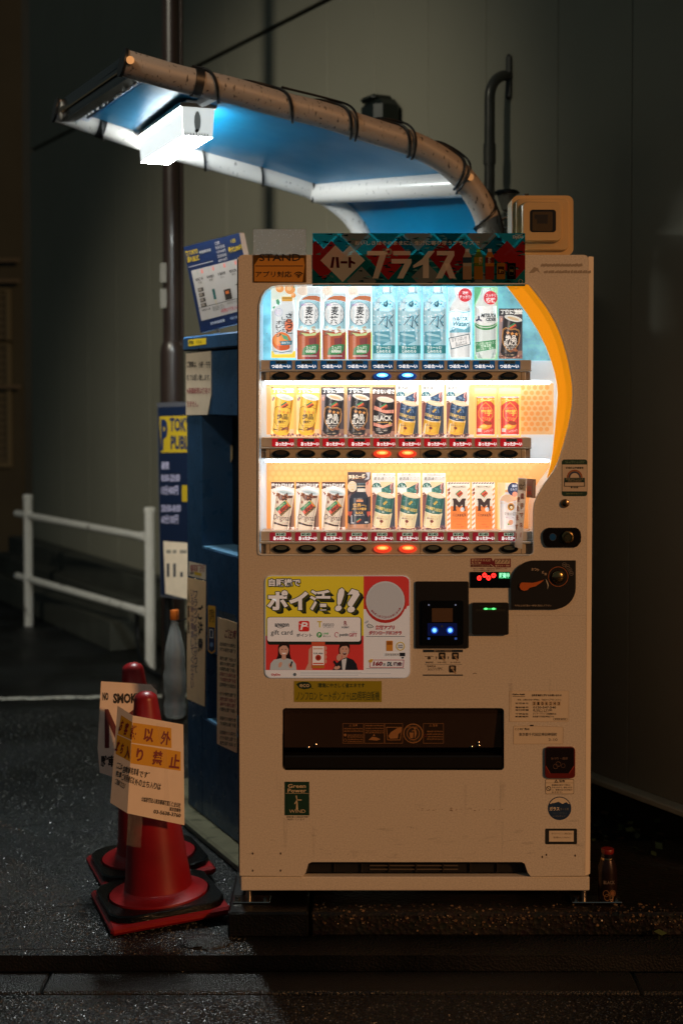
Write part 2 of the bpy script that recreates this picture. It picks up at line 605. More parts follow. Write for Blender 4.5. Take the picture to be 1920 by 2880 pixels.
# ------------------------------------------------------------------ the plinth under the machine
agg = asphalt('exposed aggregate', '#1a1611', 75, .35)
pl0 = P(640, 2568, 4.05); PX0 = pl0.x
pt = thing('plinth', 'low dark concrete plinth with pebbled front under the vending machine', 'plinth', (PX0, 4.05, 0))
PZ = .07
MB().box(P(872, 2600, 4.05).x, 3.2, 4.05, 4.72, 0, PZ, agg, .008).build('pebbled_slab', pt)
MB().box(PX0, P(868, 2600, 4.05).x, 4.045, 4.66, 0, PZ + .003, dark_concrete, .006).build('end_block', pt)
peb = MB()
pm = [M('pebble tan', '#5c4833', .35, var=(60, .3)), M('pebble grey', '#4a443c', .3), M('pebble pale', '#7c664c', .35), M('pebble brown', '#33251a', .4)]
rnd = random.Random(3)
for i in range(620):
    xx = rnd.uniform(P(880, 2600, 4.05).x, 1.3)
    top = rnd.random() < .35
    rad = rnd.uniform(.0022, .0062)
    c = Vector((xx, rnd.uniform(4.052, 4.12), PZ)) if top else Vector((xx, 4.05, PZ - .004 - abs(rnd.gauss(0, .024))))
    if c.z < .004: continue
    bm = bmesh.new(); bmesh.ops.create_icosphere(bm, subdivisions=1, radius=rad)
    peb.bm(bm, rnd.choice(pm + pm[3:] * 2), Matrix.Translation(c) @ Matrix.Rotation(rnd.uniform(0, 6), 4, 'Z') @ Matrix.Diagonal((rnd.uniform(.8, 1.6), rnd.uniform(.6, 1), rnd.uniform(.6, 1), 1)))
o = peb.build('pebbles', pt); o['kind'] = 'stuff'

# ------------------------------------------------------------------ big panelled wall
WP = Vector((.925, 5.28, 0)); WD = Vector((-.48, .877, 0)).normalized(); WN = Vector((-WD.y, WD.x, 0)) * 1.0
if WN.y > 0: WN = -WN                # towards the viewer
def wt(x, y):                        # pixel -> distance along the wall
    return (RP(x, y, WP, WN) - WP).dot(WD)
wallm = M('grey green wall panel', '#8f8c7c', .5, var=(1.1, .05), bump=(60, .06), roughvar=(2, .68, .88), spec=.3)
wall_dark = M('wall joint', '#15140f', .8)
seams = [wt(*D(px, 300)) for px in (1450, 1280, 1115, 982, 860, 752, 628)]
ts = [seams[0] - .42 * k for k in range(4, 0, -1)] + seams
tend = wt(*D(70, 500))
stp = seams[-1] - seams[-2]
while ts[-1] + 1.2 * stp < tend:
    ts.append(ts[-1] + stp)
ts.append(tend)
wallt = thing('building_wall', 'tall grey green panelled building wall with straight joints behind the vending machine', 'wall', WP)
ZJ = 3.48
BW = MB()
def wbox(mb, t0, t1, z0, z1, d0, d1, m, bev=0):
    A = Matrix(((WD.x, -WN.x, 0, WP.x), (WD.y, -WN.y, 0, WP.y), (0, 0, 1, 0), (0, 0, 0, 1)))
    mb.box(t0, t1, d0, d1, z0, z1, m, bev, A)
wbox(BW, ts[0], tend, 0, 7.5, .03, .25, wall_dark)
BW.build('wall_core', wallt)
for i in range(len(ts) - 1):
    for z0, z1 in ((.15, ZJ - .012), (ZJ + .012, 7.4)):
        mb = MB()
        wbox(mb, ts[i] + .002, ts[i + 1] - .002, z0, z1, 0, .028, wallm, .003)
        mb.build('wall_panel', wallt, smooth=False)
ledge = M('wall base concrete', '#c4c0aa', .55, var=(6, .15))
mb = MB(); wbox(mb, ts[0], tend, .128, .15, -.05, .03, ledge, .004); mb.build('base_ledge', wallt)
mb = MB(); wbox(mb, ts[0], tend, 0, .128, -.02, .03, wall_dark); mb.build('base_course', wallt)
def onwall(px, py, off=0.0):
    return RP(*D(px, py), WP + WN * off, WN)
# old drainpipe on the wall
p = onwall(617, 200, .06)
#dp = tag(MB().tube([(p.x, p.y, 2.55), (p.x, p.y, 5.5)], .045, M('painted drainpipe', '#575445', .5, var=(5, .2)), 16).build('drainpipe', loc=(p.x, p.y, 0)), 'vertical drainpipe painted the colour of the panelled wall, above the canopy', 'pipe')
# ventilation hood
c = onwall(905, 262, .0)
vh = thing('vent_hood', 'dark green metal vent hood on the wall just above the canopy curve', 'vent', c)
hm = M('dark green metal', '#171d19', .3, .2, var=(8, .2))
A = Matrix(((WD.x, -WN.x, 0, c.x), (WD.y, -WN.y, 0, c.y), (0, 0, 1, c.z), (0, 0, 0, 1)))
MB().box(-.085, .085, -.14, 0, -.16, .055, hm, .03, A).build('hood', vh)
MB().box(-.03, .09, -.13, -.02, .05, .078, hm, .012, A).build('cap', vh)
# bent steel pipe entering the wall
fl = onwall(1172, 147, 0)
pb_ = onwall(1124, 300, .11)
bp = thing('vent_pipe', 'dark bent steel pipe rising beside the canopy leg and entering the wall through a flange', 'pipe', (pb_.x, pb_.y, 0))
pm_ = M('grey painted pipe', '#45443e', .35, .3, var=(9, .2))
zb = onwall(1124, 165, .11).z
ctr = []
e = (fl + WN * .02)
for k in range(9):
    a = R(90 * k / 8)
    hz = Vector((e.x - pb_.x, e.y - pb_.y, 0)); L_ = hz.length; hz.normalize()
    rr = .1
    ctr.append(Vector((pb_.x, pb_.y, zb - rr)) + hz * (rr - rr * math.cos(a)) + Vector((0, 0, rr * math.sin(a))))
path = [Vector((pb_.x, pb_.y, .1)), Vector((pb_.x, pb_.y, zb - .35))] + ctr + [Vector((e.x, e.y, zb + .01))]
MB().tube(path, .021, pm_, 16).build('pipe', bp)
MB().tube([(pb_.x, pb_.y, zb - .36), (pb_.x, pb_.y, zb - .28)], .025, pm_, 16).build('pipe_joint', bp)
A = Matrix(((WD.x, -WN.x, 0, fl.x), (WD.y, -WN.y, 0, fl.y), (0, 0, 1, zb + .005), (0, 0, 0, 1)))
MB().box(-.016, .016, -.02, 0, -.1, .08, pm_, .012, A).build('flange', bp)
# small grey lamp bracket between canopy leg and box
c = P(1424, 566, 5.25)
lb = thing('wall_bracket', 'small dark capped grey cup and ring behind the canopy leg beside the beige box', 'bracket', c)
MB().lathe([(.018, -.03), (.034, .02), (.036, .026)], c, M('grey plastic', '#8b887d', .4), 20).build('cup', lb)
MB().lathe([(.046, .026), (.048, .032), (.04, .04)], c, M('dark cap', '#141414', .3), 20).build('cap', lb)
MB().tube([c + Vector((.005 + .03 * math.cos(a * .5), 0, -.075 + .02 * math.sin(a * .5))) for a in range(14)], .006, chrome, 8).build('ring', lb)
MB().tube([c + Vector((0, 0, -.03)), c + Vector((0, .1, -.04)), c + Vector((0, .42, -.04))], .012, M('grey plastic', '#8b887d', .4), 10).build('arm', lb)

# ------------------------------------------------------------------ building beyond, at the left edge
hl = P(*D(58, 1200), 12.6)
ht = thing('neighbouring_building', 'dark grey green building with framed shutters at the far left edge beyond the dark gap', 'building', (hl.x, hl.y, 0))
hw = M('dark green grey siding', '#26302c', .6, var=(2, .15))
hf = M('window frame pale', '#4a5248', .5)
MB().box(hl.x - 3, hl.x, 12.6, 14, 0, 5.2, hw).build('wall', ht)
MB().box(hl.x - 3, hl.x + .06, 12.5, 14, 5.2, 6.6, M('dark eave', '#171a18', .7)).build('roof', ht)
for z0, z1 in ((2.02, 2.45), (.95, 2.0)):
    x0 = hl.x - .75; x1 = hl.x - .15
    f = MB()
    f.box(x0 - .04, x0, 12.57, 12.605, z0, z1, hf); f.box(x1, x1 + .04, 12.57, 12.605, z0, z1, hf)
    f.box(x0 - .04, x1 + .04, 12.565, 12.605, z0 - .04, z0, hf); f.box(x0 - .04, x1 + .04, 12.565, 12.605, z1, z1 + .02, hf)
    wo = f.build('window', ht)
    s_ = MB()
    n_ = int((z1 - z0) / .06)
    for q in range(n_):
        zz = z0 + (q + .5) * (z1 - z0) / n_
        s_.box(x0, x1, 12.588, 12.598, zz - .024, zz + .024, M('shutter slat', '#3d443d', .5))
    s_.build('shutter', wo)
for zz in (2.02, 2.2, 1.1):
    MB().box(hl.x - 2.9, hl.x - .02, 12.53, 12.56, zz + .5, zz + .53, M('pipe rail grey', '#474b45', .5)).build('rail', ht)

# ------------------------------------------------------------------ white guard rail
gr = thing('guard_rail', 'white tubular steel guard rail with two posts in front of the wall', 'railing', (-1.07, 8.05, 0))
def gp(px, Y, z):
    q = P(*D(px, 1400), Y)
    return Vector((q.x, q.y, z))
near, far = gp(345, 8.05, 0), gp(66, 9.56, 0)
U = (far - near).normalized()
for q, hgt in ((near, .885), (far, .85)):
    pp = MB().tube([q, q + Vector((0, 0, hgt))], .03, white_paint, 20).build('post', gr)
    MB().lathe([(.034, 0), (.034, .02), (.026, .03)], q + Vector((0, 0, hgt)), white_paint, 20).build('post_cap', pp)
for z0 in (.74, .315):
    MB().tube([near + Vector((0, 0, z0)), far + U * .2 + Vector((0, 0, z0))], .0235, white_paint, 16).build('rail', gr)
    MB().tube([near + U * .03 + Vector((0, 0, z0)), near + U * .11 + Vector((0, 0, z0))], .029, white_paint, 16).build('rail_socket', gr)
# hose lying below the rail
hz = [near + U * .18 + Vector((0, .05, .30)), near + U * .17 + Vector((0, .03, .14)), near + U * .08 + Vector((0, -.05, .045)), near - U * .12 + Vector((0, -.15, .02)), near - U * .5 + Vector((.1, -.25, .015))]
def smoothpath(pts, n=8):
    pts = [Vector(p) for p in pts]
    o = []
    for i in range(len(pts) - 1):
        p0 = pts[max(i - 1, 0)]; p1 = pts[i]; p2 = pts[i + 1]; p3 = pts[min(i + 2, len(pts) - 1)]
        for k in range(n):
            t = k / n
            o.append(.5 * ((2 * p1) + (p2 - p0) * t + (2 * p0 - 5 * p1 + 4 * p2 - p3) * t * t + (3 * p1 - p0 - 3 * p2 + p3) * t ** 3))
    o.append(pts[-1])
    return o
tag(MB().tube(smoothpath(hz), .016, cable_black, 8).build('hose', loc=near), 'black hose looping down to the ground at the near end of the white rail', 'hose')
# low steps at the foot of the wall
st = MB()
for k in range(3):
    t0 = wt(*D(330, 1400)) - .6
    wbox(st, t0, tend, 0, .42 - .12 * k, -.2 - .12 * k, -.05, M('dark step concrete', '#3c3d36', .6, var=(5, .2)), .006)
tag(st.build('stepped_footing', loc=onwall(200, 1450, .3)), 'dark stepped concrete footing at the base of the wall behind the rail', 'footing')

# ------------------------------------------------------------------ steel pole
q = P(*D(397, 1200), 6.8)
rust = M('dark brown pole paint', '#2a1d17', .35, var=(6, .25), coat=.2)
po = thing('steel_pole', 'tall dark brown stepped steel pole standing behind the blue parking sign', 'pole', (q.x, q.y, 0))
zs = P(*D(397, 790), 6.8).z
MB().lathe([(.056, 0), (.057, zs - .04), (.052, zs - .01), (.043, zs + .01)], (q.x, q.y, 0), rust, 24, caps=False).build('lower_shaft', po)
MB().lathe([(.043, 0), (.041, 5.5)], (q.x, q.y, zs), rust, 24).build('upper_shaft', po)
for dz in (0, .12):
    z = P(*D(380, 625), 6.8).z - dz
    MB().box(q.x - .05, q.x - .02, q.y - .046, q.y - .042, z - .05, z + .04, ink('#6e695f')).build('paper_tag', po)
MB().tube([(q.x + .046, q.y - .01, .3), (q.x + .05, q.y - .01, 2.4), (q.x + .046, q.y, 5)], .009, rust, 8).build('conduit', po)

# ------------------------------------------------------------------ weeds along the foot of the wall, right
weed = MB()
gm = [M('weed leaf', '#2c3d22', .5), M('weed leaf pale', '#54633a', .5), M('dead leaf', '#4a3a24', .6)]
rnd = random.Random(11)
for i in range(520):
    t = rnd.uniform(-1.2, .9)
    off = abs(rnd.gauss(.22, .12)) + .04
    c = WP + WD * t + WN * off
    c.z = 0
    hh = rnd.uniform(.01, .075) * (1 if off < .35 else .5)
    a = rnd.uniform(0, 6.28); ln = rnd.uniform(.015, .04); wd = ln * rnd.uniform(.3, .6)
    d1 = Vector((math.cos(a), math.sin(a), rnd.uniform(-.2, .7))).normalized(); d2 = Vector((-math.sin(a), math.cos(a), rnd.uniform(-.3, .3)))
    b0 = c + Vector((0, 0, hh))
    weed.add([b0, b0 + d1 * ln * .5 + d2 * wd, b0 + d1 * ln, b0 + d1 * ln * .5 - d2 * wd], [[0, 1, 2, 3]], rnd.choice(gm))
    if rnd.random() < .5:
        weed.add([c, c + Vector((.002, 0, 0)), b0], [[0, 1, 2]], gm[0])
o = weed.build('weeds', loc=WP, smooth=False); tag(o, 'low weeds and dead leaves on the dark ground between plinth and wall', 'weeds'); o['kind'] = 'stuff'
kb = MB()
A = Matrix(((WD.x, -WN.x, 0, WP.x), (WD.y, -WN.y, 0, WP.y), (0, 0, 1, 0), (0, 0, 0, 1)))
kb.box(-3, 1.2, -.5, -.42, 0, .045, dark_concrete, .006, A)
tag(kb.build('edging', loc=WP), 'dark concrete edging strip on the ground between the plinth and the wall', 'edging')

# ------------------------------------------------------------------ canopy
S = Vector((-.345, .885, 0))
CD = Vector((-.9325, -.3612, 0)).normalized()
CN = Vector((CD.y, -CD.x, 0))
CL = Vector((.42, 5.0, 0))
if CN.y > 0: CN = -CN
def cp(x, y, off=0.0):
    return RP(*D(x, y), CL + CN * off, CN)
cl = [(283, 143), (352, 163), (420, 182), (525, 205), (640, 238), (745, 264), (845, 297), (945, 329), (1005, 360), (1050, 395), (1090, 445), (1113, 490), (1124, 530)]
prof = smoothpath([cp(*c) for c in cl], 6)
tip_dir = (prof[0] - prof[6]).normalized()
leg = prof[-1].copy(); leg_dir = (prof[-1] - prof[-5]).normalized()
def resample(pr, n):
    L = [0]
    for i in range(1, len(pr)): L.append(L[-1] + (pr[i] - pr[i - 1]).length)
    o = []
    for k in range(n):
        s_ = L[-1] * k / (n - 1); i = 1
        while i < len(L) - 1 and L[i] < s_: i += 1
        t = (s_ - L[i - 1]) / max(1e-9, L[i] - L[i - 1]); o.append(pr[i - 1].lerp(pr[i], t))
    return o
rcl = [(128, 252), (225, 286), (330, 320), (436, 352), (561, 386), (657, 413), (715, 432), (760, 455), (800, 487), (826, 520), (838, 548)]
rear = resample(smoothpath([RP(*D(*c), CL + S, CN) for c in rcl], 6), len(prof))
ext = []
for k in range(1, 8):
    t = k / 7
    ext.append(prof[-1] + leg_dir * .12 * min(t * 2, 1) + Vector((0, 0, -1)) * .1 * k)
base = ext[-1].copy(); base.z = 0.02
prof2 = prof + ext + [base]
rdir = (rear[-1] - rear[-5]).normalized()
rext = []
for k in range(1, 8):
    rext.append(rear[-1] + rdir * .12 * min(k / 7 * 2, 1) + Vector((0, 0, -1)) * .1 * k)
rbase = rext[-1].copy(); rbase.z = .02
rear2 = rear + rext + [rbase]
can = thing('canopy', 'curved canopy with blue roof sheet on two white tube arches over the payment machine', 'canopy', (base.x, base.y, 0))
TR = .043
for pr_, bs_ in ((prof2, base), (rear2, rbase)):
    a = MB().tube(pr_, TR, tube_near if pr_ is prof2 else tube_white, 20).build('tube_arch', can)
    cap = MB()
    c0 = pr_[0].copy()
    cap.tube([c0 + tip_dir * -.004, c0 + tip_dir * .006], TR + .004, black_mat, 20)
    cap.build('end_cap', a)
    for q in (pr_[1], pr_[56] if len(prof) > 58 else pr_[-14]):
        cc = q + CN * (TR - .002)
        MB().tube([cc, cc + CN * .012], .013, steel, 12).build('bolt', a)
    MB().box(bs_.x - .09, bs_.x + .09, bs_.y - .09, bs_.y + .09, .002, .02, steel, .004).build('base_plate', a)
# roof sheet, on the upper half of the tubes
def pn(i):
    a = prof2[max(i - 1, 0)]; b_ = prof2[min(i + 1, len(prof2) - 1)]
    t = (b_ - a).normalized()
    n = CN.cross(t).normalized()
    return n if n.z > 0 or abs(n.z) < .3 and n.dot(CD) < 0 else -n
roofm = M('blue roof sheet', '#02648c', .36, .0, var=(4, .08), roughvar=(6, .3, .42))
vs = []; fs = []
idx = list(range(1, len(prof2) - 1))
nrm = []
for i in idx:
    nrm.append(pn(i))
for j, i in enumerate(idx):
    for (f, off) in ((.0, .012), (1., .012), (1., .02), (0., .02)):
        vs.append((rear2 if f else prof2)[i] + nrm[j] * off)
for j in range(len(idx) - 1):
    for q in range(4):
        a = j * 4 + q; b_ = j * 4 + (q + 1) % 4
        fs.append([a, b_, b_ + 4, a + 4])
MB().add(vs, fs, roofm).build('roof_sheet', can)
bbq = MB().box(base.x + .045, base.x + .06, 4.62, rbase.y + .0,   .03, 1.97, M('grey light block board', '#2a2c2a', .6)); bbq.box(base.x + .0455, base.x + .0595, 4.68, 4.98, 1.971, 2.2, M('grey light block board', '#2a2c2a', .6)); bbq.build('light_block_board', can)  # added unseen board, keeps the canopy lamp off the right wall
# cross bar between the arches
i1 = min(range(len(prof)), key=lambda i: (prof[i] - cp(1062, 432)).length)
ca = prof[i1] + Vector((0, 0, -.004))
MB().tube([ca, rear[i1] + Vector((0, 0, -.004))], .046, tube_white, 20).build('cross_bar', can)
# dark gutter across the tip, with its wet lip
tp = prof[0] - tip_dir * .035
ST = rear[0] - prof[0]
gt = M('dark gutter', '#10110f', .25, .3)
g_ = MB()
sn = S.normalized()
zz = Vector((0, 0, 1))
for (o1, o2, z0, z1, m) in ((.0, .018, -.032, .042, gt),):
    for a, b_ in ((o1, o2),):
        q0 = tp + CD * a; 
        pts = [q0 + zz * z0, q0 + zz * z1, q0 + CD * b_ + zz * z1, q0 + CD * b_ + zz * z0]
        g_.prism(pts, ST, m)
g_.prism([tp + CD * .018 + zz * -.039, tp + CD * .018 + zz * -.033, tp + CD * -.03 + zz * -.033, tp + CD * -.03 + zz * -.039], ST, gt)
gg = g_.build('gutter', can)
MB().tube([tp + CD * .022 + zz * -.005, tp + CD * .022 + ST + zz * -.005], .0035, M('brass trim', '#c79a5a', .25, 1.), 6).build('trim', gg)
dr = MB(); rnd = random.Random(5)
dm = clear('water drop', (1, 1, 1), .35, .02)
for k in range(46):
    q = tp + CD * -.029 + ST * rnd.random() + zz * (-.04)
    bm = bmesh.new(); bmesh.ops.create_icosphere(bm, subdivisions=1, radius=rnd.uniform(.003, .007))
    dr.bm(bm, M('wet glint', '#e8eef2', .05, .6), Matrix.Translation(q))
o = dr.build('water_drops', gg); o['kind'] = 'stuff'
# seam batten under the sheet near the tip
ib = min(range(len(prof)), key=lambda i: (prof[i] - cp(352, 165)).length)
q = prof[ib] + nrm[ib - 1] * .004
MB().tube([q, rear[ib] + nrm[ib - 1] * .004], .006, M('dark seam', '#10233a', .4), 8).build('batten', can)
ps = MB()
pm2 = clear('clear plastic cover', (.7, .8, 1), .12, .12, (14, 1.))
ps.add([prof[1] + zz * -.012, rear[1] + zz * -.012, rear[ib] + zz * -.012, prof[ib] + zz * -.012], [[0, 1, 2, 3]], pm2)
ps.build('plastic_cover', can)

# cable wound round the front arch, another round the rear one
def arclen(pr):
    o = [0]
    for i in range(1, len(pr)):
        o.append(o[-1] + (pr[i] - pr[i - 1]).length)
    return o
AL = arclen(prof2)
ALr = arclen(rear2)
def at_len(s_, prof2=prof2, AL=AL):
    for i in range(1, len(AL)):
        if AL[i] >= s_:
            t = (s_ - AL[i - 1]) / (AL[i] - AL[i - 1])
            return prof2[i - 1].lerp(prof2[i], t), (prof2[i] - prof2[i - 1]).normalized()
    return prof2[-1], (prof2[-1] - prof2[-2]).normalized()
def len_at(px, py):
    q = cp(px, py)
    i = min(range(len(prof2)), key=lambda i: (prof2[i] - q).length)
    return AL[i]
def winding(marks, off, s0, s1, r, pr=prof2, al=AL):
    pts = []
    n = 420
    for k in range(n + 1):
        s_ = s0 + (s1 - s0) * k / n
        c, t = at_len(s_, pr, al)
        ph = 0.0
        for m in marks:
            d = (s_ - m) / .10
            ph += 2 * math.pi * (1 / (1 + math.exp(-d * 4)))
        up = CN.cross(t).normalized()
        if up.z < 0: up = -up
        # phase 0: along the top; half way: at the front
        a = ph
        pts.append(c + off + (up * math.cos(a) + CN * math.sin(a)) * (TR + r))
    return pts
mk = [len_at(*c) for c in ((505, 200), (672, 247), (815, 287), (940, 328), (1062, 410), (1125, 510))]
cb = MB()
cb.tube(winding(mk, Vector((0, 0, 0)), len_at(440, 187), len_at(1124, 530) + .25, .005), .0048, cable_black, 8)
cb.tube(winding([m + .02 for m in mk[2:5]], Vector((0, 0, .004)), len_at(640, 238), len_at(1124, 530) + .2, .01), .004, cable_black, 8)
tag(cb.build('cable', loc=prof[20]), 'thin black cable wound round the near white arch of the canopy', 'cable')
cb2 = MB()
mk2 = [len_at(*c) for c in ((420, 182), (560, 215), (700, 252), (850, 300), (980, 345))]
cb2.tube(winding(mk2, Vector((0, 0, 0)), len_at(420, 182) - .03, len_at(1100, 470) * .92, .005, rear2, ALr), .0045, cable_black, 8)
tag(cb2.build('cable', loc=rear[20]), 'thin black cable wound round the far white arch of the canopy', 'cable')
for base_, off in ((len_at(446, 188), Vector((0, 0, 0))), (len_at(405, 178), S)):
    c, t = at_len(base_) if not off.length else at_len(base_, rear2, ALr)
    off_ = Vector((0, 0, 0))
    tie = MB().tube([c - t * .014, c + t * .014], TR + .004, black_mat, 20)
    tag(tie.build('cable_tie', loc=c), 'wide black tape band round the %s white canopy arch near its tip' % ('far' if off.length else 'near'), 'tape')

# ------------------------------------------------------------------ lamp hanging under the canopy
nb = P(*D(417, 310), 4.92); ld = S.normalized()
lx = -CD                              # to the right
lw, lh, ll = .116, .0975, .62
lt = thing('canopy_lamp', 'bright white fluorescent lamp box hanging under the blue canopy roof', 'lamp', nb)
def lp(a, b_, c):                     # right, up, along
    return nb + lx * a + Vector((0, 0, 1)) * b_ + ld * c
acr = M('glowing acrylic', '#ffffff', .3, em=170, emcol=(.93, 1., .98))
acr2 = M('glowing acrylic end', '#ffffff', .3, em=.62, emcol=(.93, 1., .98))
lb_ = MB()
pts = [lp(.006, 0, .004), lp(lw - .006, 0, .004), lp(lw - .006, 0, ll - .004), lp(.006, 0, ll - .004)]
top = [lp(0, lh, 0), lp(lw, lh, 0), lp(lw, lh, ll), lp(0, lh, ll)]
acr3 = M('glowing acrylic side', '#ffffff', .3, em=20, emcol=(.93, 1., .98))
lb_.add(pts, [[0, 3, 2, 1]], acr)
lb_.add(pts + top, [[1, 2, 6, 5], [2, 3, 7, 6]], acr3)
lb_.add(pts + top, [[0, 4, 7, 3]], M('glowing acrylic near side', '#ffffff', .3, em=.93, emcol=(.93, 1., .98)))
lb_.add([lp(.0004, lh * .84, .004), lp(-.0008, lh - .001, 0), lp(-.0008, lh - .001, ll), lp(.0004, lh * .84, ll - .004)], [[0, 1, 2, 3]], M('added glow strip', '#ffffff', .3, em=75, emcol=(.93, 1., .98)))  # extra bright strip added to light the roof on the left
lb_.build('diffuser', lt, smooth=False)
MB().add([lp(.006, 0, .003), lp(lw - .006, 0, .003), lp(lw, lh, -.001), lp(0, lh, -.001)], [[0, 1, 2, 3]], acr2).build('end_panel', lt, smooth=False)
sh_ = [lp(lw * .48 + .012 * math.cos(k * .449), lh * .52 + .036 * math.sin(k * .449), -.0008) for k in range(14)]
MB().add(sh_, [list(range(14))], M('painted socket shadow', '#8f9694', .4, em=.22)).build('socket_shadow', lt, smooth=False)  # flat oval painting the tube holder's shadow on the glowing end
hs = MB()
hs.prism([lp(-.006, lh, -.006), lp(lw + .006, lh, -.006), lp(lw + .006, lh, ll + .006), lp(-.006, lh, ll + .006)], (0, 0, .014), M('lamp rim', '#8f7f72', .4))
hs.build('rim', lt)
hb = MB(); hb.prism([lp(.02, lh + .014, .05), lp(lw - .02, lh + .014, .05), lp(lw - .02, lh + .014, ll - .05), lp(.02, lh + .014, ll - .05)], (0, 0, .05), M('lamp housing', '#cfcfcc', .4))
hb.build('housing', lt)
gr_ = MB()
for k in range(9):
    a = .012 + k * .0098
    gr_.prism([lp(a, .001, .002), lp(a + .003, .001, .002), lp(a + .003, .012, .0015), lp(a, .012, .0015)], ld * -.002, M('vent slit', '#303030', .5))
gr_.build('vent_slits', lt)
MB().tube([lp(lw * .45, .018, .001), lp(lw * .45, .018, -.008)], .006, black_mat, 8).build('screw', lt)
br = MB()
br.prism([lp(.012, lh + .014, -.02), lp(lw + .03, lh + .014, -.02), lp(lw + .03, lh + .02, -.02), lp(.012, lh + .02, -.02)], ld * .05, M('bracket white', '#d8d8d6', .3))
q1 = lp(lw * .6, lh + .02, -.01)
for c_ in (.05, .5):
    a_ = lp(lw * .5, lh + .06, c_)
    MB().tube([a_, a_ + Vector((0, 0, .035))], .01, steel, 8).build('hanger', lt)
iq = min(range(len(prof)), key=lambda i: (Vector((prof[i].x, prof[i].y, 0)) - Vector((q1.x, q1.y, 0))).length)
MB().tube([q1 - ld * .005, prof[iq] + S * .06 + Vector((0, 0, -.01))], .02, M('bracket white', '#d8d8d6', .3), 8).build('bracket_arm', lt)
br.build('bracket', lt)
# ------------------------------------------------------------------ blue payment machine
PA = Vector((-.3475, 4.80, 0)); PU = Vector((-.424, .906, 0)).normalized(); PN = Vector((-.906, -.424, 0)).normalized()
pay = thing('payment_machine', 'tall blue parking payment machine plastered with notices, left of the vending machine', 'payment machine', (PA.x, PA.y, 0))
fz = onplane(PA, PN)
def ps_(x, y):
    q = RP(x, y, PA, PN)
    return (q - PA).dot(PU), q.z
PW = ps_(526, 1500)[0]
z_top = ps_(600, 939)[1]; z_mid = ps_(600, 985)[1]; z_bot = ps_(600, 2318)[1]; z_sill = ps_(600, 1547)[1]
PB = Matrix(((PU.x, -PN.x, 0, PA.x), (PU.y, -PN.y, 0, PA.y), (0, 0, 1, 0), (0, 0, 0, 1)))
def pbox(mb, u0, u1, d0, d1, z0, z1, m, bev=0.):
    return mb.box(u0, u1, d0, d1, z0, z1, m, bev, PB)
u_rec = ps_(566, 1400)[0]; z_rt = ps_(600, 1168)[1]
u2 = ps_(581, 1900)[0]; z2t = ps_(600, 1840)[1]; z2b = ps_(600, 2035)[1]
bd = MB()
pbox(bd, -.06, PW, .13, .36, z_bot, z_mid, blue_paint)
pbox(bd, u_rec, PW, 0, .13, z_bot, z_mid, blue_paint, .004)           # left pillar
pbox(bd, -.06, u_rec - .0005, .0, .13, z_rt, z_mid, blue_paint, .004)        # header
pbox(bd, -.06, u_rec - .0005, .0, .13, z2t, z_sill, blue_paint, .004)  # middle
pbox(bd, -.06, u_rec - .0005, .0, .13, z_bot, z2b, blue_paint, .004)   # foot
pbox(bd, u2, u_rec - .001, .001, .13, z2b - .001, z2t + .001, blue_paint)
bd.build('cabinet', pay)
lid = MB(); pbox(lid, -.06, PW + .008, -.012, .37, z_mid + .004, z_top, blue_paint, .006); lid.build('lid', pay)
sill_b = M('pale blue sill', '#6f9fc4', .3)
for zz, uu in ((z_sill, u_rec), (z2b, u2)):
    m_ = MB(); pbox(m_, -.058, uu - .002, .002, .125, zz, zz + .003, sill_b); m_.build('sill', pay)
ins = MB(); pbox(ins, -.055, u_rec - .003, .118, .128, z_sill + .01, z_rt - .01, M('dark panel', '#0c1218', .3)); ins.build('keypad_panel', pay)
f = Flat(lambda x, y, h: RP(x, y, PA - PN * .112, PN) + PN * h, Z(430, 1280, 2.1))
f.poly([(400, 60), (420, -60), (470, -60), (470, 20), (440, 95), (410, 100)], ink('#a08a6a'), 1)
f.ell(437, 35, 20, 45, ink('#8a2f28'), 2)
f.rect(425, 20, 452, 52, ink('#d9c9b0'), 3)
f.build('arrow_sticker', pay)
kn = MB(); q = RP(1280 and 645, 1490, PA - PN * .11, PN); kn.tube([q, q + PN * .03, q + PN * .03 + Vector((0, 0, -.05))], .005, steel, 8); kn.build('hook', pay)

ft = MB(); pbox(ft, -.06, PW - .01, .02, .36, z_bot - .03, z_bot - .0005, navy); ft.build('foot_frame', pay)
yz = Flat(fz, Z(420, 640, 3.5633)); yz.z = Z(420, 640, 3.5633)
fl_ = Flat(onplane(PA + PN * .012, PN), Z(420, 640, 3.5633))
fl_.poly([(390, 1122), (570, 1103), (570, 1168), (392, 1190)], ink('#e8c61f'), 1)
fl_.text('時間貸', 398, 1130, 446, 1168, ink('#2a2a1c'), 2)
fl_.text('駐車場', 470, 1128, 525, 1160, ink('#b49a20'), 2)
fl_.build('yellow_label', pay)
paper = M('laminated paper', '#e4cfb6', .35, var=(30, .04), coat=.2)
red_ink = ink('#9a3a44'); blk = ink('#26242a')
n1 = Flat(fz, Z(420, 640, 3.5633))
n1.solid([(374, 1262), (622, 1236), (625, 1680), (590, 1875), (374, 1878)], paper, .001, .003)
for y0, t, m in ((1335, 'ご精算は、小銭・千円', blk), (1465, '札でお願い致します。', blk), (1598, '※高額紙幣は使用で', red_ink), (1730, 'きません。', red_ink)):
    n1.text(t, 385, y0 + 4, 618 if m != red_ink or y0 < 1700 else 500, y0 + 68, m, 9, .012)
n1.build('taped_notice', pay)
n2 = Flat(fz, Z(430, 1280, 2.1))
n2.poly([(212, 626), (314, 650), (314, 738), (212, 712)], paper, 2)
n2.text('領収証発行', 222, 646, 308, 690, red_ink, 3)
n2.poly([(246, 688), (288, 698), (288, 716), (246, 706)], ink('#d0a62a'), 3)
n2.text('全車種', 218, 690, 242, 706, blk, 3)
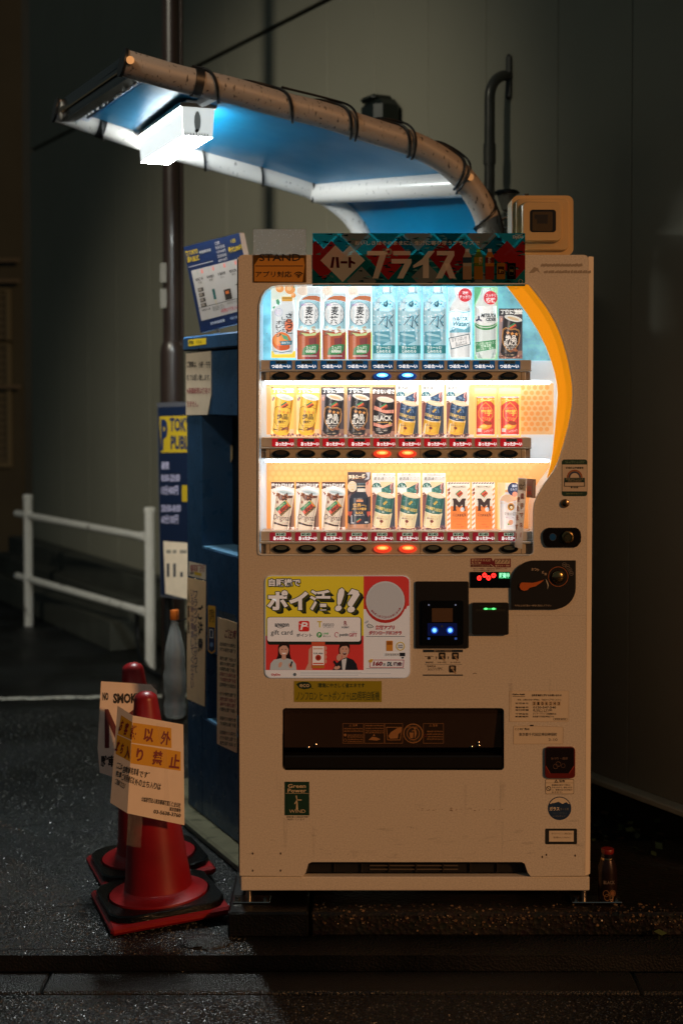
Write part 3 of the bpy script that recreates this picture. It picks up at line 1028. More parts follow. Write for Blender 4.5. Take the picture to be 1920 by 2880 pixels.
n2.build('small_notice', pay)
n3 = Flat(fz, Z(430, 1280, 2.1))
paper2 = M('notice in painted warm light', '#efc596', .35, var=(30, .05), coat=.2)  # warm street light on the lower notices is painted into this colour
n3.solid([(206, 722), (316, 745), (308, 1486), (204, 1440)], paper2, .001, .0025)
n3.vtext('ご注意', 270, 880, 300, 1170, blk, 8, .035)
n3.vtext('フラップ板が上がって', 246, 800, 268, 1290, ink('#4a3a5a'), 8, .01)
n3.vtext('いる時は精算してください', 228, 790, 246, 1380, ink('#6a4a6a'), 8, .01)
n3.vtext('入庫後', 208, 790, 222, 1060, blk, 8, .012)
n3.build('tall_notice', pay)
n4 = Flat(fz, Z(430, 1280, 2.1))
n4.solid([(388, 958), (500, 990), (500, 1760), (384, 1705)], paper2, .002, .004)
n4.text('ご注意', 432, 1030, 500, 1085, ink('#7a2b30'), 12, .02, rot=8)
yy = 1110
for i in range(17):
    m = red_ink if i in (5, 6, 9, 10) else blk
    if i in (2, 8, 12, 14): yy += 22
    n4.text('駐車場内での事故は責任を負いません'[(i * 3) % 7:(i * 3) % 7 + 9], 402, yy, 498, yy + 24, m, 12, .01, rot=9)
    yy += 31
n4.build('curling_notice', pay)
n5 = Flat(fz, Z(430, 1280, 2.1))
n5.poly([(326, 886), (370, 894), (370, 1160), (348, 1176), (326, 1158)], ink('#d59a2c'), 1)
n5.poly([(330, 1015), (366, 1020), (366, 1150), (348, 1166), (330, 1150)], navy, 2)
n5.ring([(338, 1030), (356, 1033), (356, 1080), (338, 1077)], 3, ink('#e4dccb'), 3)
n5.text('音声案内', 333, 905, 364, 990, ink('#6b4a10'), 2)
n5.ell(348, 1120, 10, 14, ink('#5f7aa0'), 3)
n5.build('arrow_label', pay)
tp_ = Flat(fz, Z(430, 1280, 2.1))
tp_.poly([(396, 915), (496, 945), (496, 985), (396, 955)], clear('clear tape', (.8, .8, .75), .15, .2), 14); tp_.build('clear_tape', pay)
# plinth of the payment machine
mp = M('wet stone plinth', '#6c6853', .3, var=(12, .3), dirt=(9, .6, '#3c3b2c', (1, 4, 1)), bump=(60, .3))
pp = MB(); pbox(pp, -.3, PW + .35, -.075, .5, 0, max(.03, z_bot - .002), mp, .008)
tag(pp.build('stone_plinth', loc=PA), 'low wet stone plinth under the blue payment machine', 'plinth')

# ------------------------------------------------------------------ leaning tariff board on its lid
def quad_plane(a, b_, c):
    n = (b_ - a).cross(c - a).normalized()
    if n.y > 0: n = -n
    return a, n
TL, TRr, BL = P(*D(420, 565), 5.18), P(*D(553, 535), 4.99), P(*D(458, 762), 5.16)
qa, qn = quad_plane(TL, TRr, BL)
ff = onplane(qa, qn)
def bil(x, y, h, ff=ff): return ff(x, y, h)
tb = thing('tariff_board', 'white and navy parking tariff board leaning askew on top of the blue payment machine', 'sign', BL)
b1 = Flat(ff, Z(420, 640, 3.5633))
BRx = (BL - TL)
def bl(u, v):                         # u 0..1 to the right, v 0..1 down, in zoomed pixels
    return (340 + u * 560 + v * 175, 193 - u * 143 + v * 860)
W_ = ink('#aea8a5')
b1.solid([bl(0, 0), bl(1, 0), bl(1, 1), bl(0, 1)], M('board edge', '#cfd6da', .35), -.025, 0)
b1.poly([bl(.0, .0), bl(1, .0), bl(1, 1), bl(.0, 1)], navy, 1)
b1.poly([bl(.055, .285), bl(.97, .285), bl(.97, .87), bl(.055, .87)], W_, 2)
yl = ink('#b3951a')
def bt(t, u0, v0, u1, v1, m, bo=.015, l=3):
    c = [bl(u0, v0), bl(u1, v0), bl(u1, v1), bl(u0, v1)]
    vs, fs = glyphs(t, bo)
    o = []
    for u, v in vs:
        uu, vv = u0 + u * (u1 - u0), v1 - v * (v1 - v0)
        o.append(b1.pt(*bl(uu, vv), l * LH))
    b1.add(o, fs, m)
def br_(u0, v0, u1, v1, m, l=3): b1.poly([bl(u0, v0), bl(u1, v0), bl(u1, v1), bl(u0, v1)], m, l)
br_(.02, .055, .065, .185, yl); bt('P', .026, .07, .06, .17, navy, .03, 4)
bt('TOKYO', .075, .055, .235, .11, yl, .03); bt('PUBLIC', .075, .13, .235, .19, yl, .03)
bt('時間貸駐車場', .26, .09, .46, .125, W_)
br_(.02, .235, .46, .243, W_)
for i, t in enumerate(('昼間', '8:00-20:00', '15分400円', '20:00-8:00', '60分100円')):
    bt(t, .55, .035 + i * .05, .55 + (.08 if i == 0 else .16), .07 + i * .05, W_)
bt('1日', .83, .05, .91, .095, yl, .03); bt('最大2,000円', .76, .13, 1.0, .2, yl, .03)
for i in range(4):
    u = .1 + i * .2
    bt(str(i + 1), u + .05, .3, u + .065, .345, ink('#9aa39a')); br_(u + .12, .30, u + .155, .345, ink('#d9837c'))
    bt(('車室番号', '料金表示', '硬貨紙幣', '領収証')[i], u, .385, u + .13, .42, blk); bt(('確認', '精算機', '投入', '発行')[i], u + .03, .43, u + .1, .455, ink('#77736f'))
for v in (.50, .56, .62, .68): br_(.105, v, .20, v + .045, ink('#3a3430')); 
for v in (.505, .565, .625, .685): br_(.115, v, .17, v + .03, ink('#8a8078'), 4)
br_(.345, .55, .39, .67, ink('#1f5a58')); b1.poly([bl(.355, .68), bl(.38, .68), bl(.372, .75)], ink('#b9a98a'), 3)
br_(.54, .59, .66, .71, ink('#332c28')); br_(.565, .61, .625, .645, ink('#c9662c'), 4)
bt('T', .76, .56, .84, .64, ink('#5a5550')); b1.poly([bl(.78, .66), bl(.81, .66), bl(.795, .73)], ink('#b9a98a'), 3)
br_(.055, .72, .97, .726, ink('#2c3038'))
bt('お問合せ 係員', .1, .745, .25, .77, blk); bt('精算方法は表示をご覧下さい', .29, .74, .5, .80, ink('#77736f')); bt('領収証が必要な方は', .55, .735, .9, .765, ink('#8a8580'))
bt('※紙幣は千円札のみ使用できます', .42, .795, .95, .845, ink('#b5525a'))
bt('東京都道路整備', .2, .91, .45, .945, ink('#b9c2d4')); bt('保全公社', .55, .91, .85, .94, ink('#93a0ba'))
b1.build('board', tb)
st_ = MB()
for px in ((500, 770), (560, 762)):
    a = P(*D(*px), 5.12)
    MB().tube([a + Vector((0, .03, .06)), a + Vector((0, .03, 0)), Vector((a.x, a.y + .03, z_top))], .006, steel, 8).build('stand_leg', tb)

# ------------------------------------------------------------------ navy parking sign behind
qa = P(*D(361, 930), 6.3); qb = qa + Vector((.424, -.45, 0))
pn_ = Vector((qb - qa).cross(Vector((0, 0, 1)))).normalized()
if pn_.y > 0: pn_ = -pn_
fs2 = onplane(qa, pn_)
pg = thing('parking_sign', 'navy parking sign board with yellow P panel standing behind the payment machine', 'sign', (qa.x, qa.y, 0))
s1 = Flat(fs2, Z(420, 640, 3.5633))
s1.solid([(78, 1755), (500, 1740), (505, 3750), (110, 3700)], M('sign edge', '#4a4a50', .4), -.04, 0)
s1.poly([(86, 1800), (500, 1785), (503, 3720), (116, 3680)], M('navy sign face', '#101c34', .4), 1)
s1.poly([(103, 1892), (480, 1880), (480, 2250), (118, 2255)], yl, 2)
s1.text('P', 118, 1920, 185, 2235, navy, 3, .05); 
s1.text('TOKYO', 205, 1905, 470, 2045, navy, 3, .04); s1.text('PUBLIC', 215, 2085, 470, 2225, navy, 3, .04)
s1.z = Z(430, 1280, 2.1)
lv = ink('#a9a4c0')
for y0, x1, t in ((40, 95, '昼間'), (112, 160, '8:00-20:00'), (178, 150, '15分400円'), (292, 165, '20:00-8:00'), (350, 150, '60分100円')):
    s1.text(t, 50, y0, x1, y0 + 44 + (14 if '円' in t else 0), lv, 2, .03)
s1.rect(172, 178, 205, 275, yl, 2)
s1.poly([(62, 508), (240, 522), (240, 860), (74, 818)], paper, 2)
for i, (a, c) in enumerate(((80, 108), (118, 140), (160, 200))):
    s1.rect(a, 560, c, 580, ink('#8d8478'), 3); s1.rect(a + 3, 640 if i < 2 else 690, a + 18, 720, ink('#3f4048'), 3)
s1.build('board', pg)
for t in (.06, .5):
    a = qa.lerp(qb, t) - pn_ * .03
    MB().tube([(a.x, a.y, 0), (a.x, a.y, qa.z - .1)], .02, black_mat, 12).build('post', pg)

# ------------------------------------------------------------------ clear bottle hung on the payment machine
bc = PA + PU * (PW + .058) + PN * .03
zb_ = 1.55 - (2024 - HOR) * bc.y / F
bt_ = thing('plastic_bottle', 'empty clear plastic bottle with orange cap hanging beside the payment machine', 'bottle', (bc.x, bc.y, zb_))
pet = clear('clear bottle plastic', (.93, .95, .94), .26, .22, (22, .6), .22)
H_ = 1.55 - (1718 - HOR) * bc.y / F - zb_
prof_b = [(.004, .004), (.03, 0), (.040, .012), (.043, .05), (.036, .075), (.042, .10), (.043, .16), (.037, .19), (.040, .22), (.034, .27), (.022, .32), (.0135, H_ - .05), (.0135, H_ - .03)]
MB().lathe(prof_b, (bc.x, bc.y, zb_), pet, 28).build('bottle_body', bt_)
MB().lathe([(.0155, H_ - .036), (.016, H_ - .03), (.016, H_ - .006), (.014, H_)], (bc.x, bc.y, zb_), M('orange cap', '#c8641c', .4), 20).build('cap', bt_)
MB().tube([(bc.x, bc.y, zb_ + H_ - .045), PA + PU * (PW - .002) - PN * .03 + Vector((0, 0, zb_ + H_ - .02))], .003, cable_black, 6).build('wire', bt_)

# ------------------------------------------------------------------ traffic cones
cone_red = M('red cone vinyl', '#8a0d11', .36, var=(7, .18), dirt=(11, .66, '#3a0c0d', (1, 1, .5)), bump=(120, .12))
def cone(loc, tilt, yaw, label, hgt, fr):
    L = Vector(loc)
    t = thing('traffic_cone', label, 'traffic cone', L, 'red traffic cones beside the machines')
    T = Matrix.Rotation(R(-tilt), 4, 'Y') @ Matrix.Rotation(R(yaw), 4, 'Z')
    A = Matrix.Translation(L + Vector((0, 0, .008))) @ T
    b = MB()
    b.box(-.178, .178, -.178, .178, 0, .026, cone_red, .008, A)
    b.build('base', t)
    wgt = MB()
    n = 32
    outer = []
    for k in range(n):
        a = 2 * math.pi * k / n
        c_, s_ = math.cos(a), math.sin(a)
        q = .171 / max(abs(c_), abs(s_))
        q = min(q, .214)
        outer.append((q * c_, q * s_))
    vs = []
    for z, kk in ((.0262, 1), (.042, .995), (.046, .975)):
        vs += [A @ Vector((x * kk, y * kk, z)) for x, y in outer]
    for rr, z in ((fr + .006, .046), (fr + .006, .0262)):
        vs += [A @ Vector((rr * math.cos(2 * math.pi * k / n), rr * math.sin(2 * math.pi * k / n), z)) for k in range(n)]
    fs = []
    for j in range(4):
        for k in range(n):
            fs.append([j * n + k, j * n + (k + 1) % n, (j + 1) * n + (k + 1) % n, (j + 1) * n + k])
    wgt.add(vs, fs, M('wet black rubber', '#060707', .16, spec=.4, bump=(170, .7, .004)))
    wgt.build('rubber_weight', t)
    r0 = .102; r1 = .035
    pr = [(fr, .026), (fr + .002, .04), (fr, .05), (fr - .012, .054), (r0 + .012, .056), (r0, .066), (r0 - .004, .09)]
    for k in range(1, 13):
        q = k / 12
        pr.append((r0 - .004 + (r1 + .004 - r0) * q, .09 + (hgt - .115) * q))
    for k in range(1, 8):
        a = R(90 * k / 7)
        pr.append((max(.001, r1 * math.cos(a)), hgt - .025 + .025 * math.sin(a)))
    MB().lathe([(a, z) for a, z in pr], L + Vector((0, 0, .008)), cone_red, 48, T.to_3x3()).build('cone_body', t)
    return t, A
yaw = math.degrees(math.atan2(.33, .944))
c1, A1 = cone((-.546, 4.272, 0), 3.6, yaw, 'nearer red traffic cone carrying the yellow no entry notice, on a black weighted base', .655, .147)
c2, A2 = cone((-.622, 4.62, 0), 4.6, yaw, 'farther red traffic cone behind, carrying the no smoking notice, on a black weighted base', .677, .149)

# notices on the cones
sheet = M('laminated notice', '#f0e2d2', .32, var=(20, .03), coat=.3, bump=(9, .1))
zs_ = Z(260, 1880, 4.9)
def z3(x, y, Y):
    X_, Y_ = zs_(x, y)
    return P(X_, Y_, Y)
Ff = z3(555, 650, 4.13); Fb = z3(480, 2000, 4.095); Rt = z3(1252, 775, 4.175); Lt = z3(345, 515, 4.165)
pnA = (Rt - Ff).cross(Fb - Ff).normalized(); pnA = pnA if pnA.y < 0 else -pnA
pnB = (Lt - Ff).cross(Fb - Ff).normalized(); pnB = pnB if pnB.y < 0 else -pnB
def fold(x, y, h):
    fx = zs_(555, 650); fb = zs_(480, 2000)
    t = (y - fx[1]) / (fb[1] - fx[1])
    n, = (pnA,) if x > fx[0] + t * (fb[0] - fx[0]) else (pnB,)
    return RP(x, y, Ff, n) + n * h
ns = thing('no_entry_notice', 'folded laminated notice with yellow bands and red lettering on the nearer cone', 'notice', Fb, )
s = Flat(fold, zs_)
s.add([s.pt(*p, 0) for p in ((345, 515), (555, 650), (480, 2000), (245, 1855))], [[0, 1, 2, 3]], sheet)
s.add([s.pt(*p, 0) for p in ((555.5, 650), (1252, 775), (1268, 2165), (480.5, 2000))], [[0, 1, 2, 3]], sheet)
yb = ink('#d9a21a')
s.poly([(398, 645), (548, 745), (535, 985), (352, 905)], yb, 1)
s.poly([(556, 748), (1085, 825), (1090, 1100), (537, 1025)], yb, 1)
s.poly([(340, 915), (532, 1000), (520, 1290), (322, 1180)], yb, 1)
s.poly([(537, 1040), (1215, 1150), (1215, 1415), (522, 1310)], yb, 1)
s.poly([(870, 755), (1000, 775), (1075, 2110), (980, 2095), (990, 1350)], clear('sheet crease', (1, 1, 1), .03, .3), 6)
dr_ = ink('#7a1f22')
def ch(t, x0, y0, x1, y1, rot=0, m=dr_, b=.035): s.text(t, x0, y0, x1, y1, m, 3, b, 0, rot)
ch('お', 386, 705, 424, 868, 20); ch('客', 446, 745, 496, 922, 15); ch('様', 528, 785, 608, 985, 6)
ch('以', 706, 825, 845, 1018, 6); ch('外', 942, 868, 1078, 1058, 6)
ch('立', 335, 985, 372, 1140, 20); ch('ち', 394, 1033, 430, 1180, 15); ch('入', 456, 1065, 524, 1248, 8)
ch('り', 604, 1105, 700, 1285, 6); ch('禁', 828, 1135, 966, 1340, 7); ch('止', 1062, 1185, 1204, 1378, 7)
bk = ink('#231f22')
def ln(t, x0, y0, x1, y1, slope, hh, b=.02):
    n = len(t); w_ = (x1 - x0) / n
    for i, c_ in enumerate(t):
        if c_ == ' ': continue
        xx = x0 + i * w_
        s.text(c_, xx + w_ * .06, y0 + slope * i * w_, xx + w_ * .94 if c_ != '。' else xx + w_ * .4, y0 + slope * i * w_ + (hh if c_ not in '。-' else hh * .25), bk, 3, b, 0, 8)
ln('ここは', 340, 1300, 418, 0, .38, 80); ln('自動車駐車場', 425, 1345, 636, 0, .22, 100); ln('です。', 640, 1420, 830, 0, .1, 85)
ln('駐車', 330, 1410, 410, 0, .45, 85); ln('ご利用者様以', 410, 1450, 578, 0, .38, 95); ln('外の立ち入りは', 580, 1525, 945, 0, .2, 90)
ln('ご遠慮ください。', 320, 1515, 472, 0, .6, 80)
s.text('公益財団法人東京都道路整備保全公社', 672, 1812, 1218, 1880, bk, 3, .02, 0, 9.5)
s.text('東京営業所', 1060, 1922, 1218, 1978, bk, 3, .02, 0, 9)
s.text('03-5638-3760', 840, 1975, 1218, 2030, bk, 3, .03, 0, 9)
s.build('sheet', ns)
fl2 = Flat(fold, zs_)
fl2.poly([(485, 2003), (690, 2045), (668, 2480), (470, 2440)], clear('clear film sleeve', (.86, .8, .76), .08, .25, (30, .5)), 1); fl2.build('clear_film', ns)
# the no smoking notice
qa, qn = quad_plane(P(230 + 145 / 2.6723, 1820 + 258 / 2.6723, 4.50), P(230 + 565 / 2.6723, 1820 + 285 / 2.6723, 4.54), P(230 + 125 / 2.6723, 1820 + 950 / 2.6723, 4.47))
n2_ = thing('no_smoking_notice', 'tilted laminated no smoking notice on the farther cone, half hidden by the nearer one', 'notice', qa)
s = Flat(onplane(qa, qn), Z(230, 1820, 2.6723))
s.poly([(145, 258), (520, 282), (565, 330), (560, 1010), (240, 980), (135, 945), (118, 760)], sheet, 0)
s.text('NO', 156, 342, 200, 402, ink('#15171a'), 2, .05); s.text('SMOKING', 235, 348, 520, 425, ink('#15171a'), 2, .05)
s.text('NO', 172, 462, 480, 765, ink('#5f1820'), 2, .04)
s.text('駐車場内禁煙', 142, 815, 470, 905, ink('#141519'), 2, .06)
s.build('sheet', n2_)
f2 = Flat(onplane(qa, qn), Z(230, 1820, 2.6723))
f2.poly([(135, 254), (570, 276), (570, 345), (520, 284)], clear('clear film sleeve', (.86, .8, .76), .08, .25, (30, .5)), 2); f2.build('clear_film', n2_)

# ------------------------------------------------------------------ coffee bottle standing at the right
cb_ = P(1707, 2556, 4.15); cb_.z = PZ + .001
co_ = thing('coffee_bottle', 'dark aluminium coffee bottle with red cap left standing on the plinth at right', 'bottle', cb_)
al = M('dark printed aluminium', '#2c1c19', .28, .4)
MB().lathe([(.024, 0), (.0275, .004), (.0275, .085), (.026, .10), (.019, .122), (.0175, .126)], cb_, al, 32).build('bottle_body', co_)
MB().lathe([(.0185, .1205), (.0195, .123), (.0185, .128)], cb_, M('silver band', '#c9b08a', .2, 1.), 32).build('neck_band', co_)
MB().lathe([(.0165, .128), (.0172, .130), (.0172, .140)], cb_, M('dark neck', '#1a1420', .3), 32).build('neck', co_)
MB().lathe([(.0175, .140), (.0182, .141), (.0182, .151), (.017, .153)], cb_, M('red cap', '#7a1c14', .4), 32).build('cap', co_)
f = Flat(lambda x, y, h: P(x, y, 4.1215) - Vector((0, h, 0)), Z(1400, 2200, 3.0154))
tan_ = ink('#b98a5a')
f.text('BLACK', 895, 838, 990, 868, ink('#7a6a60'), 1, .02)
for cx, cy in ((915, 948), (970, 945), (925, 980)):
    f.ring(f.ellp(cx, cy, 24, 26), 4, tan_, 1)
f.ell(970, 945, 18, 20, ink('#8a5a34'), 1); f.line((975, 965), (970, 1015), 6, tan_, 1)
f.build('print', co_)
# ------------------------------------------------------------------ VENDING MACHINE
YF = 4.125
VX0 = P(672, 1600, YF).x; VX1 = P(1649, 1600, YF).x; VXE = P(1667, 1600, YF).x
VZ1 = P(960, 716, YF).z; VZ0 = P(960, 2464, YF).z; VK0 = P(960, 2508, YF).z
vm = thing('vending_machine', 'tall cream drinks vending machine with a glowing display of three rows of drinks', 'vending machine', ((VX0 + VXE) / 2, YF, VK0))
def fp(x, y, Y=YF): return P(x, y, Y)
def Dl(pts): return [D(*p) for p in pts]
# opening of the display
OPEN = Dl([(592, 1268), (592, 1180), (592, 1060), (592, 940), (592.5, 820), (593, 740), (594, 700), (599, 680), (608, 665), (622, 655), (640, 651.5),
           (760, 650), (900, 650), (1040, 650), (1160, 650), (1214, 650), (1228, 666), (1242, 684), (1256, 703), (1267, 721), (1277, 739), (1285, 757), (1293, 778), (1298.5, 796), (1304, 815), (1307.5, 830), (1311, 848), (1313.5, 863), (1316.5, 882),
           (1317, 906), (1316, 930), (1313, 952), (1308, 978), (1302, 1001), (1297, 1020), (1291, 1039), (1284, 1060), (1275, 1079), (1264, 1095), (1253, 1109), (1242.6, 1125.5), (1233, 1142), (1228, 1156), (1226, 1170), (1226, 1220), (1226, 1266),
           (1223, 1273), (1216, 1276), (1100, 1276), (900, 1276), (700, 1276), (600, 1275.5), (594, 1273)])
def rr(x0, y0, x1, y1, r, n=5):
    o = []
    for cx, cy, a0 in ((x1 - r, y0 + r, -90), (x1 - r, y1 - r, 0), (x0 + r, y1 - r, 90), (x0 + r, y0 + r, 180)):
        for k in range(n + 1):
            a = R(a0 + 90 * k / n); o.append((cx + r * math.cos(a), cy + r * math.sin(a)))
    return o
PORT = rr(794, 1992, 1417, 2167, 10)
NOTCH = [(851, 2466), (860, 2455), (864, 2440), (867, 2430), (876, 2425.5), (1466, 2425.5), (1475, 2430), (1479, 2442), (1484, 2456), (1492, 2466)]
def plate(outer, holes, Y0, Y1, m):          # outlines as world (x,z)
    bm = bmesh.new()
    es = []
    for lp_ in [outer] + holes:
        vs = [bm.verts.new((x, Y0, z)) for x, z in lp_]
        for i in range(len(vs)):
            es.append(bm.edges.new((vs[i], vs[(i + 1) % len(vs)])))
    bmesh.ops.triangle_fill(bm, use_beauty=True, use_dissolve=False, edges=es, normal=(0, -1, 0))
    for f_ in bm.faces:
        f_.normal_update()
        if f_.normal.y > 0: f_.normal_flip()
    mb = MB(); mb.bm(bm, m)
    n = 0
    for lp_ in [outer] + holes:
        L = [Vector((x, Y0, z)) for x, z in lp_]
        k = len(L)
        vs = L + [p + Vector((0, Y1 - Y0, 0)) for p in L]
        mb.add(vs, [[i, (i + 1) % k, k + (i + 1) % k, k + i] for i in range(k)], m)
    return mb
def xz(pts): return [(fp(x, y).x, fp(x, y).z) for x, y in pts]
notch = xz(NOTCH)
outer = [(VX0, VZ0)] + notch + [(VX1, VZ0), (VX1, VZ1 - .012), (VX1 - .004, VZ1 - .003), (VX1 - .012, VZ1), (VX0 + .012, VZ1), (VX0 + .004, VZ1 - .003), (VX0, VZ1 - .012)]
plate(outer, [xz(OPEN), xz(PORT)], YF, YF + .03, cream).build('door', vm, smooth=False)
# rounded right edge of the door, thin left edge
et = MB()
prof_e = [(VX1 + .0005, YF)]
cream_e = M('cream enamel edge', '#f0e8da', .3, coat=.2)  # paler than the door: light catching this edge is in the colour
prof_e += [(VX1 + .001, YF + .0012), (VX1 + (VXE - VX1) * .8, YF + .014), (VXE, YF + .02), (VXE, YF + .0345)]
vs = []
for x, y in prof_e: vs += [Vector((x, y, VZ0)), Vector((x, y, VZ1 - .004))]
et.add(vs, [[2 * i, 2 * i + 2, 2 * i + 3, 2 * i + 1] for i in range(len(prof_e) - 1)], cream_e)
et.build('door_edge', vm, ang=25)
cb = MB().box(VX0 - .004, VXE - .003, YF + .034, YF + .42, VK0 + .01, VZ1 - .004, cream_in, .006)
# hollow the cabinet: it is five slabs round the display
cb = MB()
yb0, yb1 = YF + .0345, YF + .42
cb.box(VX0 - .004, VX0 + .02, yb0, yb1, VK0 + .01, VZ1 - .004, cream_in)
cb.box(VXE - .022, VXE - .002, yb0, yb1, VK0 + .01, VZ1 - .004, cream_in)
cb.box(VX0 + .0205, VXE - .0225, YF + .2, yb1, VK0 + .01, VZ1 - .025, cream_in)
cb.box(VX0 + .0205, VXE - .0225, yb0, yb1, VZ1 - .0245, VZ1 - .004, cream_in)
cb.box(VX0 + .0205, VXE - .0225, yb0, YF + .199, VK0 + .01, VK0 + .03, cream_in)
cb.build('cabinet', vm)
MB().tube([(VX0 - .002, YF + .031, VZ0), (VX0 - .002, YF + .031, VZ1 - .01)], .0035, M('door gasket', '#1b120d', .6), 8).build('door_gasket', vm)
kp = MB().box(VX0 + .002, VXE - .004, YF + .004, YF + .036, VK0, VZ0 - .005, cream, .003); kp.build('kick_plate', vm)
gm_ = MB()
nx0, nx1 = fp(845, 2450).x, fp(1498, 2450).x
gm_.box(nx0, nx1, YF + .04, YF + .045, VZ0 - .004, fp(900, 2415).z, M('grille dark', '#0c0b0a', .5))
for k in range(9):
    xx = nx0 + .02 + k * (nx1 - nx0 - .04) / 8
    gm_.box(xx - .002, xx + .002, YF + .03, YF + .0395, VZ0, fp(900, 2420).z, M('grille bar', '#2a2521', .4))
for k in range(3):
    zz = VZ0 + .006 + k * .011
    gm_.box(fp(1040, 2450).x, fp(1290, 2450).x, YF + .033, YF + .038, zz, zz + .003, M('grille slat', '#6d6358', .4, .3))
gm_.build('air_grille', vm)
# feet with shiny brackets
for sx, x0, x1 in ((-1, 655, 760), (1, 1607, 1748)):
    fx = P((700 if sx < 0 else 1640), 2540, YF + .03).x
    ft = MB().tube([(fx, YF + .03, PZ + .002), (fx, YF + .03, VK0 + .012)], .009, steel, 12).build('foot', vm)
    a, c_ = P(x0, 2555, YF).x, P(x1, 2555, YF).x
    MB().box(a, c_, YF - .012, YF + .05, PZ + .0035, PZ + .0085, chrome, .002).build('bracket', ft)
    for q in (a + .014, c_ - .014):
        MB().tube([(q, YF + .005, PZ + .009), (q, YF + .005, PZ + .019)], .0075, chrome, 6).build('bracket_bolt', ft)
for fx in (VX0 + .06, VXE - .06):
    MB().tube([(fx, YF + .36, PZ + .002), (fx, YF + .36, VK0 + .012)], .015, steel, 12).build('foot', vm)

# frame of the display
rim = M('pale rim', '#dfe6ea', .3, coat=.3)
wf = MB()
ins = []
n = len(OPEN)
cx_, cy_ = 1160, 1180
xzO = xz(OPEN)
vs = []
for i, (x, z) in enumerate(xzO):
    a = Vector(xzO[i - 1]); b_ = Vector(xzO[(i + 1) % n]); t = (b_ - a).normalized(); nn = Vector((t.y, -t.x))
    if nn.dot(Vector((fp(cx_, cy_).x, fp(cx_, cy_).z)) - Vector((x, z))) < 0: nn = -nn
    q = Vector((x, z)) + nn * .0035
    o_ = Vector((x, z)) + nn * .0002
    vs += [Vector((o_.x, YF - .004, o_.y)), Vector((q.x, YF - .003, q.y)), Vector((q.x, YF + .115, q.y)), Vector((o_.x, YF + .02, o_.y))]
fs = []
for i in range(n):
    a = i * 4; b_ = ((i + 1) % n) * 4
    for j in range(2): fs.append([a + j, a + j + 1, b_ + j + 1, b_ + j])
    fs.append([a, b_, b_ + 3, a + 3])
wf.add(vs, fs, rim); wf.build('display_frame', vm)
YB = YF + .112
# backboards: white light box with coloured sheets for each row
bk_ = Flat(front(YB))
bk_.poly(OPEN, M('light box white', '#e4edf4', .5, em=.42, emcol='#dfe9f2'), 0)
bk_.build('light_box', vm)
def honey(fl, x0, y0, x1, y1, m, step=17):
    y = y0; k = 0
    while y < y1:
        x = x0 + (step / 2 if k % 2 else 0)
        while x < x1:
            fl.ell(x, y, step * .36, step * .36, m, 2); x += step
        y += step * .86; k += 1
r1 = Flat(front(YB - .004))
aq = M('backlit sea blue', '#8ccfe2', .5, em=.55, var=(26, .3))
r1.poly(Dl([(612, 1)]) and [D(*p) for p in ((604, 655), (1159, 655), (1184, 684), (1211, 721), (1235, 760), (1253, 796), (1265, 828), (604, 828))], aq, 1)
r1.build('blue_backboard', vm)
r2 = Flat(front(YB - .004))
orr = M('backlit orange sheet', '#f6c48c', .5, em=.4)
r2.rect(*D(612, 880), *D(1271, 998), orr, 1)
honey(r2, *D(1200, 890), *D(1266, 994), M('backlit honeycomb', '#f2ac60', .5, em=.37))
r2.build('orange_backboard', vm)
r3 = Flat(front(YB - .004))
r3.poly([D(*p) for p in ((612, 1062), (1271, 1062), (1262, 1085), (1250, 1108), (1238, 1130), (1226, 1150), (1224, 1218), (612, 1218))], M('backlit amber sheet', '#f2ad66', .5, em=.36), 1)
honey(r3, *D(620, 1075), *D(1222, 1110), M('backlit pale honeycomb', '#f4b672', .5, em=.37))
honey(r3, *D(1180, 1112), *D(1222, 1215), M('backlit honeycomb', '#f2ac60', .5, em=.37))
r3.build('amber_backboard', vm)
# yellow crescent
inner = [(1159, 652), (1184, 684.5), (1211, 721), (1235, 760), (1253, 796), (1265, 828), (1273, 855), (1278, 882), (1280, 905), (1278, 940), (1274, 985), (1268, 1040), (1261, 1075), (1253, 1106)]
outerc = [(1253, 1106), (1264, 1092), (1275, 1076), (1284, 1057), (1291, 1036), (1302, 998), (1308, 976), (1312.5, 952), (1315.5, 930), (1316.5, 906), (1316, 882), (1313, 863), (1310.5, 848), (1307, 830), (1303, 815), (1298, 796), (1292, 778), (1284, 757), (1276, 739), (1266, 721), (1255, 703), (1241, 684), (1227, 667), (1212, 652)]
yc = Flat(front(YF + .02))
yc.solid([D(*p) for p in inner + outerc[1:]], M('glowing amber panel', '#f2a818', .4, em=.62, emcol='#ff9d10'), -.004, .006, M('backlit orange sheet', '#f6c48c', .5, em=.4))
yc.build('amber_crescent', vm)
# LED tubes at the top of each row
led = M('led tube', '#ffffff', .4, em=14, emcol=(.88, .97, 1.0))
for yy, xa, xb in ((799.5, 745, 1430), (1076, 745, 1545), (1296, 745, 1540)):
    a = P(xa, yy, YF + .05); b_ = P(xb, yy, YF + .05)
    MB().tube([a, b_], .0042, led, 8).build('led_tube', vm)
    a = P(xa, yy, YF + .09); b_ = P(xb, yy + 0, YF + .09)
    MB().box(a.x, b_.x, YF + .058, YF + .105, a.z + .004, a.z + .007, M('led reflector', '#dde6ee', .3), 0).build('led_reflector', vm)
